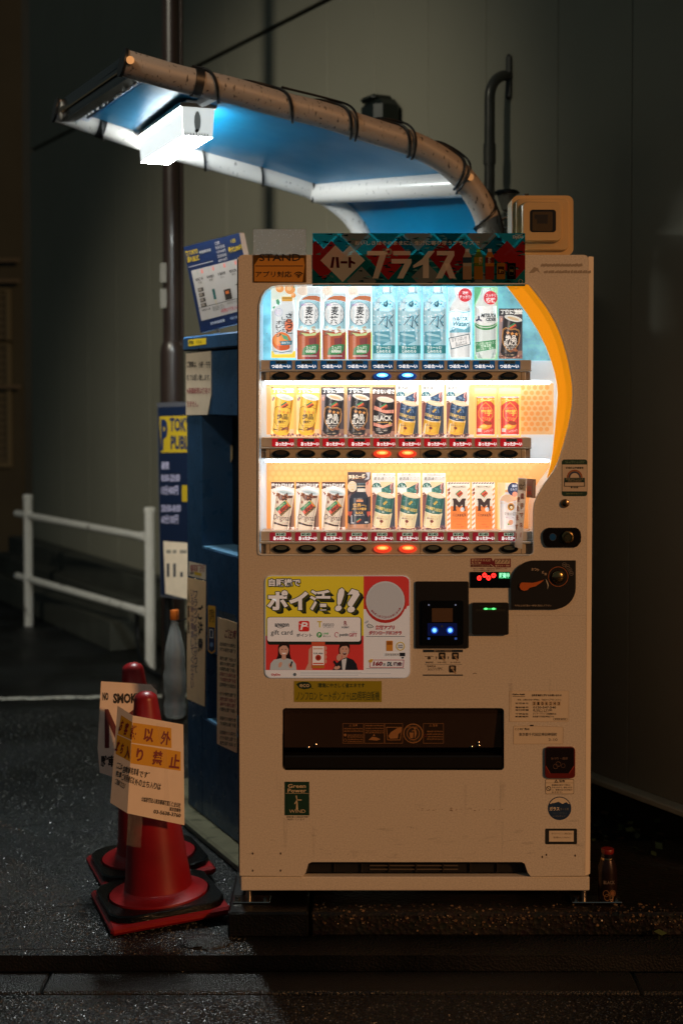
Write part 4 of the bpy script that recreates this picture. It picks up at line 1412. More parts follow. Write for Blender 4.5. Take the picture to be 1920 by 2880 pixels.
# shelves, price plates and buttons
zinc = M('shelf zinc', '#d0ccc6', .4)
taupe = M('taupe button strip', '#cdbfa8', .4, var=(30, .06))
ROWS = [dict(y=(1012, 1039, 1045, 1071), x0=759.1, pl=(1013.8, 1038.4), by=1057.9, ex=1494),
        dict(y=(1231, 1257, 1262, 1290), x0=764.7, pl=(1233, 1256), by=1276, ex=1494),
        dict(y=(1495, 1522, 1529, 1558), x0=758.5, pl=(1497.3, 1521.5), by=1543.5, ex=1500)]
PRICES = [['160', '150', '150', '150', '120', '120', '120', '160', '160', '120'],
          ['120', '120', '120', '120', '140', '140', '140', '140', '100', '100'],
          ['140', '140', '140', '160', '140', '140', '140', '140', '140', '140']]
YS = YF + .008
blue_pl = M('cold price plate', '#0f5a96', .35, em=.25); red_pl = M('hot price plate', '#d01f2c', .35, em=.35); red_pl2 = M('dim hot price plate', '#a8263a', .35, em=.3)
tag_d = M('price window dark', '#4d5a56', .3, em=.2); tag_l = M('price window pale', '#b9d9c4', .3, em=.35)
wht = lit('#f2f5f6'); dk = ink('#0d1715')
lampb = M('blue button lamp', '#2a7fd8', .3, em=3.2, emcol=(.10, .42, 1.)); lampr = M('red button lamp', '#ff5a2a', .3, em=2.6, emcol=(1., .16, .03))
core_b = M('blue lamp core', '#ffffff', .3, em=1.6, emcol=(.55, .95, 1.)); core_r = M('red lamp core', '#ffd27a', .3, em=1.3, emcol=(1., .62, .18))
for ri, r in enumerate(ROWS):
    y0, y1, y2, y3 = r['y']
    a = P(733, y0, YS); b_ = P(r['ex'], y3, YS)
    s = MB()
    zA, zB, zC, zD = (P(960, q, YS).z for q in r['y'])
    s.box(a.x, b_.x, YS + .006, YS + .096, zB, zA, zinc, .001)
    so = s.build('shelf', vm)
    MB().box(a.x - .002, b_.x, YS - .004, YS + .07, zC, zB - .0004, M('shelf ledge', '#cfd4d6', .25, coat=.5), .0015).build('ledge', so)
    sx0, sx1 = P(747, y2, YS).x, P(1478 if ri < 2 else 1478, y2, YS).x
    bs = MB().box(sx0, sx1, YS, YS + .06, zD, zC - .0004, taupe, .002)
    for jx in (759, 1182, 1466):
        jj = P(jx, y2, YS).x
        bs.box(jj - .0006, jj + .0006, YS - .0004, YS + .002, zD + .001, zC - .001, M('strip joint', '#2a2018', .6))
    bs.build('button_strip', so)
    for ea, eb in ((a.x, sx0 - .0006), (sx1 + .0006, b_.x - .002)):
        MB().box(ea, eb, YS + .012, YS + .06, zD + .001, zC - .0006, M('strip end', '#9a8f84', .4)).build('strip_end', so)
    for i in range(10):
        px = r['x0'] + 71.27 * i
        f = Flat(front(YS + .0055))
        pm_ = blue_pl if ri == 0 else (red_pl if ri == 1 else red_pl2)
        pw_ = 62 if ri < 2 else 60.6
        f.solid(f.rrp(px, r['pl'][0], px + pw_, r['pl'][1], 3.2, 3), pm_, -.001, .0005)
        tx, tw = (16, 32) if ri < 2 else (16, 29)
        f.rect(px + tx, r['pl'][0] + .6, px + tx + tw, r['pl'][0] + (9.2 if ri < 2 else 10.2), tag_d if ri < 2 else tag_l, 3)
        f.text('¥' + PRICES[ri][i], px + tx + 2, r['pl'][0] + 1.6, px + tx + tw - 2.5, r['pl'][0] + (8.4 if ri < 2 else 8.9), dk, 4, .04)
        if ri == 0: f.text('つめた〜い', px + 4, r['pl'][1] - 14, px + 58, r['pl'][1] - 3, wht, 4, .06)
        else: f.text('あったか〜い', px + 10, r['pl'][1] - 13, px + 61, r['pl'][1] - 2.2, wht, 4, .05)
        f.build('price_plate', vm)
        bx = 790.2 + 71.1 * i + (0 if ri < 2 else 1)
        c_ = P(bx, r['by'], YS)
        sx_ = P(bx + 25.5, r['by'], YS).x - c_.x
        on = i in (4, 5)
        prb = [(1.0, .001), (1.0, -.004), (.94, -.0075), (.86, -.008), (.80, -.006)]
        vs = []; N_ = 28
        for q, dy in prb:
            for k in range(N_):
                an = 2 * math.pi * k / N_
                vs.append(Vector((c_.x + sx_ * q * math.cos(an), YS + dy, c_.z + sx_ * .455 * q * math.sin(an))))
        fs = []
        for j in range(len(prb) - 1):
            for k in range(N_): fs.append([j * N_ + k, j * N_ + (k + 1) % N_, (j + 1) * N_ + (k + 1) % N_, (j + 1) * N_ + k])
        rimm = black_gloss if not on else M('blue lit bezel' if ri == 0 else 'red lit bezel', '#0a1830' if ri == 0 else '#5a0d08', .15, em=(.35 if ri == 0 else .8), emcol=((.02, .1, .5) if ri == 0 else (1., .06, .02)))
        bt2 = MB().add(vs, fs, rimm)
        bo = bt2.build('button', vm)
        # the pusher sits in the upper part of the bezel and tilts down
        ps2 = []
        for k in range(N_):
            an = 2 * math.pi * k / N_
            ps2.append(Vector((c_.x + sx_ * .62 * math.cos(an), 0, c_.z + sx_ * .12 + sx_ * .22 * math.sin(an))))
        mm = (lampb if ri == 0 else lampr) if on else M('dark button face' if ri < 2 else 'lit edge button face', '#3a342c' if ri < 2 else '#5d655c', .3)
        lv_ = MB()
        lv_.add([p + Vector((0, YS - .007, 0)) for p in ps2] + [p + Vector((0, YS + .002, 0)) for p in ps2], [list(range(N_))] + [[k, (k + 1) % N_, N_ + (k + 1) % N_, N_ + k] for k in range(N_)], mm)
        dsk = [(0, -.006)]
        lv_.add([Vector((c_.x + sx_ * .8 * math.cos(2 * math.pi * k / N_), YS - .0045, c_.z + sx_ * .455 * .8 * math.sin(2 * math.pi * k / N_))) for k in range(N_)], [list(range(N_))], rimm)
        if on:
            lv_.add([Vector((c_.x + sx_ * .36 * math.cos(2 * math.pi * k / N_), YS - .0074, c_.z + sx_ * .12 + sx_ * .11 * math.sin(2 * math.pi * k / N_))) for k in range(N_)], [list(range(N_))], core_b if ri == 0 else core_r)
        lv_.build('button_lamp' if on else 'button_face', bo)
gl_ = Flat(front(YF + .003)); gl_.poly(OPEN, clear('display glass', (.98, .99, .99), .012, .02), 0); gl_.build('glass', vm)
dp_ = MB(); rnd = random.Random(9)
for i in range(70):
    px, py = rnd.uniform(740, 1560), rnd.uniform(805, 1560)
    q = P(px, py, YF + .0025); bm = bmesh.new(); bmesh.ops.create_icosphere(bm, subdivisions=1, radius=rnd.uniform(.0006, .0016))
    dp_.bm(bm, M('wet glint', '#e8eef2', .05, .6), Matrix.Translation(q))
o = dp_.build('rain_drops', vm); o['kind'] = 'stuff'
# ------------------------------------------------------------------ front of the machine: panels, stickers, slots
def FL(z=None, Y=YF): return Flat(front(Y), z)
# STAND plate
f = FL(Z(680, 620, 3.136), YF - .0015)
f.rect(98, 72, 568, 303, clear('wet clear film', (.55, .55, .52), .16, .22, (60, 1.)), 1)
f.rect(100, 74, 566, 302, film('#a39f98'), 0)
f.rect(98, 304, 568, 545, film('#8a6a3a'), 1)
f.poly([(110, 390), (150, 330), (545, 330), (555, 395), (535, 540), (110, 535)], ink('#c98a2c'), 2)
f.rect(118, 396, 540, 403, ink('#3a2410'), 3)
f.text('STAND', 155, 292, 518, 356, ink('#241a10'), 4, .01)
f.text('アプリ対応', 122, 445, 440, 500, ink('#241a10'), 4, .01)
for rr_ in (16, 30, 46): f.ring(f.ellp(500, 500, rr_, rr_, 0, 14, 220, 320), 8, ink('#241a10'), 4, False)
f.ell(500, 498, 7, 7, ink('#241a10'), 4)
rnd = random.Random(2)
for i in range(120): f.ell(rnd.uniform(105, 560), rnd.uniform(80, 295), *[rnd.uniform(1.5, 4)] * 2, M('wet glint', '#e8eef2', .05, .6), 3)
f.build('app_plate', vm)
# banner
zb = Z(870, 640, 2.529)
f = FL(zb, YF - .002)
teal = film('#157a86'); teal2 = film('#2b98a2'); teal3 = film('#0b5d6a'); gry = film('#8c9a9c'); rd = film('#b8302f'); rd2 = film('#9a2528'); wf_ = film('#f2ece2')
bx0, by0, bx1, by1 = 22, 38, 1533, 415
f.rect(bx0, by0, bx1, by1, teal, 0)
def clip_rect(pts):
    o = pts
    for ax, lim, sg in ((0, bx0, 1), (0, bx1, -1), (1, by0, 1), (1, by1, -1)):
        n_ = []
        for i in range(len(o)):
            a, b_ = o[i - 1], o[i]
            ia, ib_ = (a[ax] - lim) * sg >= 0, (b_[ax] - lim) * sg >= 0
            if ia != ib_:
                t = (lim - a[ax]) / (b_[ax] - a[ax]); n_.append((a[0] + (b_[0] - a[0]) * t, a[1] + (b_[1] - a[1]) * t))
            if ib_: n_.append(b_)
        o = n_
        if len(o) < 3: return None
    return o
def bp_(pts, m, l):
    q = clip_rect(pts)
    if q: f.poly(q, m, l)
def dia(cx, cy, r_, m, l): bp_([(cx - r_, cy), (cx, cy - r_), (cx + r_, cy), (cx, cy + r_)], m, l)
for i in range(-1, 9):
    for j in range(0, 4):
        cx, cy = 100 + i * 222 + (111 if j % 2 else 0), 40 + j * 111
        dia(cx, cy, 100, (teal2, teal3, teal)[(i + 2 * j) % 3], 1)
for cx, cy in ((330, 60), (770, 60), (1225, 55), (370, 380), (830, 350), (1235, 420)): dia(cx, cy, 105, gry, 1.4)
for cx in (100, 560, 1000, 1460):
    bp_([(cx - 160, 200), (cx - 55, 92), (cx, 150), (cx + 55, 92), (cx + 155, 200), (cx, 370)], rd if cx % 200 else rd2, 2)
rnd = random.Random(4)
for i in range(170):
    x, y = rnd.uniform(30, 1500), rnd.uniform(45, 405)
    bp_([(x, y), (x + rnd.uniform(20, 50), y - rnd.uniform(5, 12)), (x + rnd.uniform(30, 60), y + 6)], film('#123f4c') if rnd.random() < .6 else film('#6aa5a8'), 2.3)
f.poly([(78, 232), (183, 125), (238, 175), (288, 125), (394, 232), (236, 386)], wf_, 3)
mar = film('#5a1822')
f.poly([(162, 208), (180, 208), (168, 285), (148, 285)], mar, 4); f.poly([(186, 208), (206, 208), (214, 285), (194, 285)], mar, 4)
f.rect(222, 238, 270, 254, mar, 4); f.rect(278, 208, 296, 285, mar, 4); f.poly([(296, 232), (325, 246), (325, 260), (296, 252)], mar, 4)
# big lettering
f.poly([(410, 165), (540, 165), (540, 195), (410, 195)], wf_, 3)
f.poly([(410, 165), (542, 165), (546, 190), (488, 360), (448, 360), (498, 196), (410, 196)], wf_, 3.2)
f.ring(f.ellp(562, 170, 18, 18), 14, wf_, 3.4)
f.rect(594, 165, 718, 195, wf_, 3); f.poly([(582, 222), (724, 222), (726, 248), (666, 360), (622, 360), (676, 254), (582, 254)], wf_, 3.2)
f.poly([(845, 165), (890, 165), (848, 218), (848, 358), (806, 358), (806, 262), (738, 286), (736, 268), (800, 222)], wf_, 3.2)
f.poly([(905, 165), (1028, 165), (1030, 195), (942, 360), (896, 360), (982, 196), (905, 196)], wf_, 3.2)
f.poly([(960, 258), (996, 252), (1040, 360), (994, 360)], wf_, 3.4)
f.text('おいしさはそのままに、生活に寄り添うプライスで', 322, 92, 1210, 124, wf_, 4, .03)
f.text('DyDo', 1444, 54, 1520, 82, wf_, 4, .06); f.rect(1462, 48, 1515, 52, wf_, 4)
def minib(x, w_, y0, y1, cap, top, mid, low):
    f.rect(x + w_ * .27, y0, x + w_ * .73, y0 + 22, cap, 4)
    f.poly([(x + w_ * .27, y0 + 22), (x + w_ * .73, y0 + 22), (x + w_, y0 + 60), (x + w_, y0 + 125), (x, y0 + 125), (x, y0 + 60)], top, 4)
    f.rect(x, y0 + 60, x + w_, y0 + 100, mid, 4.3)
    f.rect(x, y0 + 124, x + w_, y1, low, 4)
minib(1090, 62, 150, 368, wf_, film('#cfc6b8'), film('#3d5a74'), film('#c9a98a'))
minib(1170, 62, 150, 368, film('#9ac43a'), film('#6d8a2a'), film('#b0982a'), film('#b8862a'))
minib(1250, 62, 150, 368, wf_, film('#d98a2c'), film('#7a2f20'), film('#a8431e'))
f.text('緑茶', 1205, 205, 1225, 265, wf_, 5, .02); f.text('麦茶', 1270, 205, 1290, 255, wf_, 5, .02)
f.rrect(1332, 250, 1390, 366, 6, film('#b8862e'), 4); f.rect(1338, 275, 1384, 330, film('#4a2a12'), 4.4); f.text('微糖', 1345, 295, 1378, 325, film('#e8c06a'), 5, .03)
f.rrect(1405, 250, 1466, 366, 6, film('#161616'), 4); f.ring(f.rrp(1418, 272, 1454, 340, 10), 3, film('#7a6a50'), 4.4); f.text('絶品', 1424, 295, 1448, 315, film('#b89a6a'), 5, .02)
f.ring(f.ellp(1500, 382, 14, 14), 4, wf_, 4)
f.build('banner', vm)
# faded lettering upper right
f = FL(Z(1120, 620, 2.7034))
fd = M('faded grey print', '#a69a88', .5)
rnd = random.Random(8)
f.poly([(990, 400), (1030, 352), (1060, 360), (1075, 398), (1050, 380), (1030, 395)], fd, 1)
x = 1080
while x < 1380:
    w_ = rnd.uniform(14, 34); f.poly([(x, 330 + rnd.uniform(0, 6)), (x + w_, 322 + rnd.uniform(0, 6)), (x + w_ + 4, 345), (x + 2, 352)], fd, 1); x += w_ + 1
x = 1105
while x < 1440:
    w_ = rnd.uniform(14, 30); f.poly([(x, 382 + rnd.uniform(-4, 8)), (x + w_, 370 + rnd.uniform(0, 10)), (x + w_, 398), (x, 400)], fd, 1); x += w_ + rnd.uniform(0, 5)
f.build('faded_lettering', vm)

# -------- advert panel
z1 = Z(720, 1590, 3.4087)
f = FL(z1)
ob = f.rrp(85, 98, 1474, 1080, 60)
f.solid(ob, M('panel rim', '#cfd8de', .3, em=.12), 0, .004)
f2 = FL(z1, YF - .004)
Wp = pan('#e3e6e6'); Y_ = pan('#e8d637'); R_ = pan('#d6403a'); DG = pan('#202a22')
f2.poly(f2.rrp(92, 104, 1467, 1074, 56), Wp, 1)
f2.poly([(92, 160), (96, 130), (110, 112), (148, 104), (1030, 104), (1030, 675), (92, 675)], Y_, 2)
f2.poly([(1030, 104), (1410, 104), (1440, 114), (1462, 136), (1467, 160), (1467, 388), (1448, 390), (1436, 420), (1030, 420)], R_, 2)
f2.rect(92, 675, 1030, 1005, R_, 2)
f2.ell(1238, 352, 198, 202, pan('#b5352c'), 3); f2.ell(1238, 338, 186, 186, pan('#c8cdce'), 4)
f2.ell(1238, 338, 172, 172, pan('#bfc4c6'), 5)
for i, c_ in enumerate('無料購入者ココから応募します!'):
    a = R(142 - i * 8); x, y = 1238 + 160 * math.cos(a), 338 + 160 * math.sin(a)
    f2.text(c_, x - 9, y - 11, x + 9, y + 11, pan('#9a3a36'), 6, .02)
def shadowtext(t, x0, y0, x1, y1, b_, dx, dy, sk=0):
    for k in (1., .75, .5, .25): f2.text(t, x0 + dx * k, y0 + dy * k, x1 + dx * k, y1 + dy * k, DG if k > .6 else pan('#4a4a1c'), 3 + (1 - k), b_, sk)
    for q in range(8): f2.text(t, x0 + 7 * math.cos(q * .785), y0 + 7 * math.sin(q * .785), x1 + 7 * math.cos(q * .785), y1 + 7 * math.sin(q * .785), DG, 5 + q * .05, b_, sk)
    f2.text(t, x0, y0, x1, y1, pan('#f4f6f6'), 6, b_, sk)
shadowtext('自販機で', 122, 128, 425, 202, .03, 8, 10)
shadowtext('ポイ', 105, 238, 500, 430, .045, 40, 36); shadowtext('活', 515, 235, 712, 432, .025, 40, 36)
shadowtext('!', 770, 215, 836, 440, .04, 40, 30, .18); shadowtext('?', 868, 225, 985, 452, .04, 40, 30, .12)
f2.poly(f2.rrp(108, 500, 1012, 762, 26), DG, 3); f2.poly(f2.rrp(104, 494, 1006, 734, 26), DG, 5); f2.poly(f2.rrp(108, 498, 1002, 730, 24), pan('#eef0f0'), 6)
ki = pan('#23262a')
f2.text('amazon', 180, 556, 316, 588, ki, 7, .03); f2.ring(f2.ellp(235, 572, 42, 28, 0, 10, 30, 150), 5, ki, 7, False)
f2.text('gift card', 142, 618, 350, 680, ki, 7, .005)
f2.poly(f2.rrp(408, 532, 510, 634, 16), pan('#d8362f'), 7); f2.text('P', 432, 545, 492, 618, pan('#f4f4f4'), 8, .02, .25)
f2.ring([(412, 560), (450, 575), (500, 590)], 5, pan('#f4f4f4'), 8, False)
f2.text('ポイント', 388, 652, 535, 686, ki, 7, .02)
f2.rect(585, 535, 632, 545, pan('#c9a92c'), 7); f2.rect(603, 545, 616, 595, pan('#d8c83a'), 7); f2.text('nanaco', 642, 556, 746, 586, pan('#4a4a4a'), 7, .0); f2.text('ナナコポイント', 645, 590, 742, 600, pan('#6a6a6a'), 7)
f2.text('R', 842, 532, 872, 572, pan('#8a2030'), 7, .03); f2.rect(842, 578, 872, 582, pan('#8a2030'), 7); f2.text('POINT', 822, 586, 892, 604, ki, 7, .03)
f2.ell(606, 666, 26, 27, pan('#2f9a44'), 7); f2.text('P', 596, 650, 618, 682, pan('#f0f4f0'), 8, .04); f2.text('LINE', 642, 645, 694, 662, pan('#3fa352'), 7, .03); f2.text('ポイント', 642, 670, 714, 688, ki, 7)
f2.ring(f2.ellp(772, 665, 18, 22, 0, 16, 60, 330), 6, pan('#b03048'), 7, False); f2.text('petit', 798, 650, 884, 688, ki, 7, .02); f2.text('GIFT', 888, 650, 966, 684, pan('#a8304a'), 7, .03); f2.text('コーポレート', 912, 634, 966, 644, ki, 7)
# people printed on the panel
sk = pan('#cda08a'); hr = pan('#2a1d1a')
f2.poly([(188, 920), (210, 860), (212, 780), (232, 742), (262, 728), (300, 735), (322, 770), (324, 850), (342, 915), (300, 925), (226, 925)], hr, 4)
f2.ell(266, 812, 46, 58, sk, 5); f2.poly([(222, 790), (240, 752), (270, 742), (305, 765), (312, 800), (290, 770), (255, 768)], hr, 6)
f2.poly([(250, 855), (284, 855), (290, 905), (242, 905)], sk, 5)
f2.poly([(132, 1003), (140, 940), (170, 905), (236, 892), (266, 908), (298, 892), (350, 906), (380, 945), (388, 1003)], pan('#b9c4c6'), 5.5)
f2.poly([(245, 838), (290, 838), (280, 852), (255, 852)], pan('#f0e8e4'), 6)
for ex in (250, 284): f2.ell(ex, 806, 7, 3.5, hr, 6)
f2.ell(232, 952, 16, 28, sk, 6.5, 20); f2.ell(330, 962, 18, 26, sk, 6.5, -20); f2.poly([(322, 965), (340, 918), (352, 924), (336, 975)], ki, 7)
f2.poly([(795, 860), (792, 800), (805, 750), (840, 724), (880, 738), (898, 770), (896, 830), (888, 850)], hr, 4)
f2.ell(846, 815, 44, 62, sk, 5); f2.poly([(800, 800), (806, 760), (845, 740), (892, 770), (892, 800), (870, 772), (826, 775)], hr, 6)
f2.ell(848, 845, 17, 14, pan('#5a2020'), 6); f2.rect(836, 836, 860, 842, pan('#f0e8e4'), 6.4)
for ex in (830, 864): f2.ell(ex, 802, 7, 4, hr, 6)
f2.poly([(826, 868), (868, 868), (880, 910), (820, 910)], sk, 5)
f2.poly([(735, 1003), (760, 950), (800, 915), (830, 895), (868, 882), (930, 905), (962, 945), (975, 1003)], pan('#23262c'), 5.5)
f2.poly([(820, 905), (868, 890), (852, 1003), (826, 1003)], pan('#d0d4d4'), 6); f2.ell(795, 882, 24, 34, sk, 6.5, 15); f2.poly([(738, 925), (752, 908), (790, 960), (772, 972)], ki, 7); f2.ell(776, 980, 30, 18, sk, 6.8, -15)
# phone
f2.poly([(470, 1003), (500, 940), (505, 810), (530, 780), (540, 1003)], sk, 3); 
for yy in (795, 838, 880, 922): f2.ell(664, yy, 12, 20, sk, 3)
f2.poly(f2.rrp(530, 724, 660, 990, 14), pan('#c85a3a'), 5); f2.rect(540, 775, 652, 955, pan('#f0efec'), 6); f2.rect(540, 960, 650, 985, pan('#b8762c'), 6)
f2.text('123,456', 552, 836, 640, 854, ki, 7, .03); f2.ell(596, 885, 28, 29, pan('#b5432c'), 7); f2.ell(596, 885, 15, 16, pan('#8a2a20'), 8); f2.rect(546, 934, 646, 946, pan('#d0583e'), 7); f2.rect(548, 792, 640, 806, pan('#d8b9a8'), 7)
# right column
rd_ = pan('#a83a3a')
f2.text('無料アプリ', 1145, 574, 1328, 618, pan('#8a2428'), 4, .07); f2.text('無料アプリ', 1145, 574, 1328, 618, pan('#d88a80'), 5, .005)
f2.text('ダウンロードはコチラ', 1080, 626, 1395, 668, pan('#8a2428'), 4, .07); f2.text('ダウンロードはコチラ', 1080, 626, 1395, 668, pan('#d88a80'), 5, .005)
f2.line((1055, 682), (1425, 682), 4, ki, 4); f2.line((1055, 990), (1420, 990), 3, ki, 4)
f2.poly([(1062, 575), (1080, 560), (1110, 575), (1125, 590), (1100, 600), (1075, 598)], pan('#c9cdc9'), 4); f2.ring([(1062, 575), (1080, 560), (1110, 575), (1125, 590), (1100, 600), (1075, 598)], 4, ki, 5)
for k in range(3): f2.line((1045 + k * 12, 545 - k * 8), (1052 + k * 10, 556 - k * 6), 4, ki, 5)
f2.poly(f2.rrp(1246, 722, 1310, 822, 6), pan('#c8852c'), 4); f2.rect(1252, 730, 1304, 762, pan('#9a5a1c'), 5)
f2.ring(f2.ellp(1382, 776, 38, 38), 9, pan('#c9ae4a'), 4); f2.text('Smile', 1360, 758, 1404, 774, ki, 5); f2.text('STAND', 1358, 780, 1406, 794, ki, 5)
f2.rect(1230, 838, 1374, 872, pan('#d2d4d2'), 4); f2.text('スマイルスタンド', 1238, 846, 1366, 866, ki, 5); f2.rect(1374, 838, 1428, 872, ki, 4); f2.ell(1404, 886, 12, 8, ki, 4)
f2.ring([(1092, 908), (1415, 908), (1410, 978), (1090, 978)], 6, rd_, 4); f2.text('160', 1122, 920, 1212, 965, pan('#8a2020'), 5, .05, .15); f2.text('万', 1216, 940, 1240, 965, ki, 5, .03); f2.text('DL', 1258, 925, 1306, 965, ki, 5, .05, .15); f2.text('達成!', 1314, 926, 1398, 966, pan('#5a2020'), 5, .05)
f2.poly([(1075, 915), (1095, 900), (1122, 900), (1110, 930), (1085, 935)], pan('#c9a23a'), 5)
f2.text('DyDo', 148, 1038, 234, 1064, pan('#b5432c'), 4, .05); f2.ell(371, 1047, 15, 16, pan('#5a6468'), 4)
f2.rect(425, 1022, 1010, 1028, pan('#bfc3c3'), 4); f2.rect(425, 1036, 1290, 1042, pan('#bfc3c3'), 4); f2.rect(425, 1050, 980, 1056, pan('#bfc3c3'), 4)
ao = f.build('advert_panel', vm); f2.build('advert_print', ao)
pl_ = Flat(front(YF - .0065), z1); pl_.poly(pl_.rrp(86, 99, 1473, 1079, 60), clear('advert cover', (1, 1, 1), .02, .08), 1); pl_.build('advert_cover', ao)

# -------- eco label
f = FL(z1)
eg = ink('#a39a1c')
f.rect(362, 1110, 1203, 1312, eg, 1); g_ = ink('#123a2c')
f.poly([(384, 1140), (410, 1124), (450, 1116), (500, 1120), (525, 1140), (532, 1165), (510, 1182), (460, 1190), (415, 1178)], ink('#15382a'), 2); f.line((520, 1172), (552, 1186), 4, ink('#15382a'), 2)
f.text('eco', 416, 1138, 512, 1170, ink('#c9bfa0'), 3, .02)
f.text('環境にやさしく省エネです', 592, 1130, 1040, 1174, g_, 2, .02); f.text('ノンフロン ヒートポンプ＋LED照明自販機', 386, 1208, 1182, 1298, g_, 2, .0)
f.build('eco_label', vm)

# -------- card reader, bill slot, number display, coin panel
z2 = Z(1140, 1560, 2.9037)
f = FL(z2)
f.solid(f.rrp(80, 218, 514, 762, 10), black_mat, 0, .006)
f.solid(f.rrp(130, 370, 468, 730, 18), black_gloss, .005, .014)
f.ring(f.rrp(136, 376, 462, 500, 16)[6:], 0, black_gloss, 1) if False else None
cr_ = f.build('card_reader', vm, smooth=True)
f = FL(z2, YF - .0142)
f.rect(215, 438, 385, 550, M('reader screen', '#5b4632', .3), 1)
f.rect(180, 560, 420, 662, M('reader glow', '#04081c', .3, em=.5, emcol=(.002, .006, .05)), 1)
for cx in (236, 364):
    f.ring(f.ellp(cx, 618, 27, 27), 5, M('reader ring', '#0a2a8a', .3, em=.9, emcol=(.01, .05, .6)), 2)
    f.ell(cx, 618, 20, 20, M('reader light', '#5aa8ff', .3, em=1.5, emcol=(.10, .42, 1.)), 3)
    f.ell(cx, 618, 11, 11, M('reader light core', '#a8d8ff', .3, em=1.2, emcol=(.3, .75, 1.)), 4)
for px, py in ((190, 411), (408, 411)): f.rect(px - 6, py - 6, px + 6, py + 6, M('reader pip', '#8090b0', .3, em=.3, emcol='#8fa0c8'), 2)
for px, py in ((190, 686), (410, 686)): f.rrect(px - 10, py - 9, px + 10, py + 9, 5, M('reader pip blue', '#2a4a9a', .3, em=.35, emcol='#3f68c8'), 2)
f.ell(297, 585, 9, 9, ink('#3a4048'), 3)
f.build('reader_display', cr_)
f = FL(z2)
f.solid(f.rrp(540, 388, 838, 650, 16), black_mat, 0, .012, black_gloss)
bs_ = f.build('bill_slot', vm, smooth=True)
f = FL(z2, YF - .0122)
f.rect(570, 446, 815, 464, M('slot mouth', '#1e1f1a', .5), 1); f.rect(600, 412, 780, 426, M('slot arrows', '#1c2a1c', .4), 1)
f.rect(636, 437, 740, 450, M('slot light', '#3ad86a', .3, em=.55, emcol=(.02, .7, .12)), 2)
for cx in (655, 718): f.ell(cx, 442, 14, 8, M('slot light core', '#8affa8', .3, em=1.2, emcol=(.12, 1., .3)), 3)
f.build('slot_light', bs_)
f = FL(z2)
f.solid(f.rrp(526, 140, 852, 270, 3), black_gloss, 0, .003)
nd = f.build('number_display', vm, smooth=True)
f = FL(z2, YF - .0032)
lr = M('led digit red', '#ff4038', .3, em=1.1, emcol=(1., .06, .045))
for cx, cy in ((602, 191), (645, 168), (677, 190), (719, 170)):
    f.ring(f.ellp(cx, cy, 12, 13), 12, lr, 1); f.rect(cx - 1, cy - 5, cx + 1, cy + 5, lr, 2) if False else None
f.rect(760, 145, 851, 196, M('led green glow', '#0a5a2a', .3, em=.5, emcol=(.0, .35, .1)), 1)
f.text('販売中', 764, 148, 848, 192, M('led green text', '#8affb8', .3, em=1.1, emcol=(.35, 1., .6)), 2, .03)
f.build('led_readout', nd)
f = FL(Z(1100, 1540, 4.126))
mr = ink('#7c2230')
f.poly([(918, 128), (1160, 122), (1180, 160), (1200, 130), (1385, 128), (1385, 230), (1200, 230), (1160, 196), (918, 194)], mr, 1)
f.poly([(918, 198), (1145, 196), (1185, 226), (918, 226)], ink('#6a3a34'), 1)
f.poly(f.rrp(1203, 134, 1372, 190, 6), ink('#cbb79e'), 2); f.text('7777', 1210, 138, 1366, 182, ink('#5a2a2a'), 3, .0, .2)
f.text('数字がそろえば', 930, 134, 1150, 162, ink('#e0cbb0'), 2, .02); f.text('もう1本', 930, 164, 1042, 192, ink('#e0cbb0'), 2, .03); f.text('ルーレット当たり付き', 940, 203, 1140, 222, ink('#cfae98'), 2, .02)
f.text('電子マネー 現金', 1205, 200, 1372, 224, ink('#e0cbb0'), 2, .02)
f.text('当たりの場合、30秒以内に販売ランプが', 950, 236, 1345, 252, ink('#8a4048'), 2, .01); f.text('点いている商品をお選び下さい', 950, 258, 1200, 274, ink('#8a4048'), 2, .01)
f.build('prize_sticker', vm)
f = FL(z2)
leaf = []
leaf += [(1386, 45)]
for k in range(9):
    a = R(0 + 90 * k / 8); leaf.append((1386 - 175 + 175 * math.cos(a), 268 + 175 * math.sin(a)))
leaf += [(1100, 443), (860, 443), (858, 300)]
for k in range(9):
    a = R(180 + 90 * k / 8); leaf.append((858 + 190 + 190 * math.cos(a), 235 + 190 * math.sin(a)))
leaf = leaf[1:] + leaf[:1]
f.solid(leaf, black_mat, 0, .008, black_gloss)
cpn = f.build('coin_panel', vm)
f = FL(z2, YF - .0082)
cr2 = ink('#b98a5a'); f.ring(f.ellp(1246, 180, 80, 80), 5, ink('#a85f2c'), 1)
for i, c_ in enumerate('おつり・返却'):
    a = R(-112 + i * 12); f.text(c_, 1028 + i * 21 - (i == 3) * -4, 108 + i * i * 1.6, 1028 + i * 21 + (18 if c_ != '・' else 5), 108 + i * i * 1.6 + (22 if c_ != '・' else 5), ink('#c2ad96'), 1, .02)
for cx, cy, t in ((1296, 82, '500'), (1322, 97, '100'), (1340, 125, '50'), (1353, 153, '10')):
    f.ring(f.ellp(cx, cy, 17, 17), 3, ink('#8a8076'), 1); f.text(t, cx - 10, cy - 6, cx + 10, cy + 6, ink('#8a8076'), 1)
f.text('千円以上の硬貨は一本毎に取出して下さい', 890, 408, 1190, 424, ink('#a3947f'), 1, .02)
f.poly([(1142, 195), (1158, 220), (1168, 250), (1158, 285), (1160, 250), (1150, 222)], ink('#c9c4b4'), 1)
f.build('coin_print', cpn)
f = FL(z2, YF - .008)
f.solid([(928, 262), (932, 240), (945, 228), (965, 226), (1035, 230), (1070, 222), (1128, 204), (1104, 226), (1060, 256), (1010, 268), (995, 286), (965, 294), (940, 284)], M('orange lever', '#c8662a', .35), 0, .006)
f.build('return_lever', cpn, smooth=True)
c_ = P(*z2(1244, 182), YF - .008)
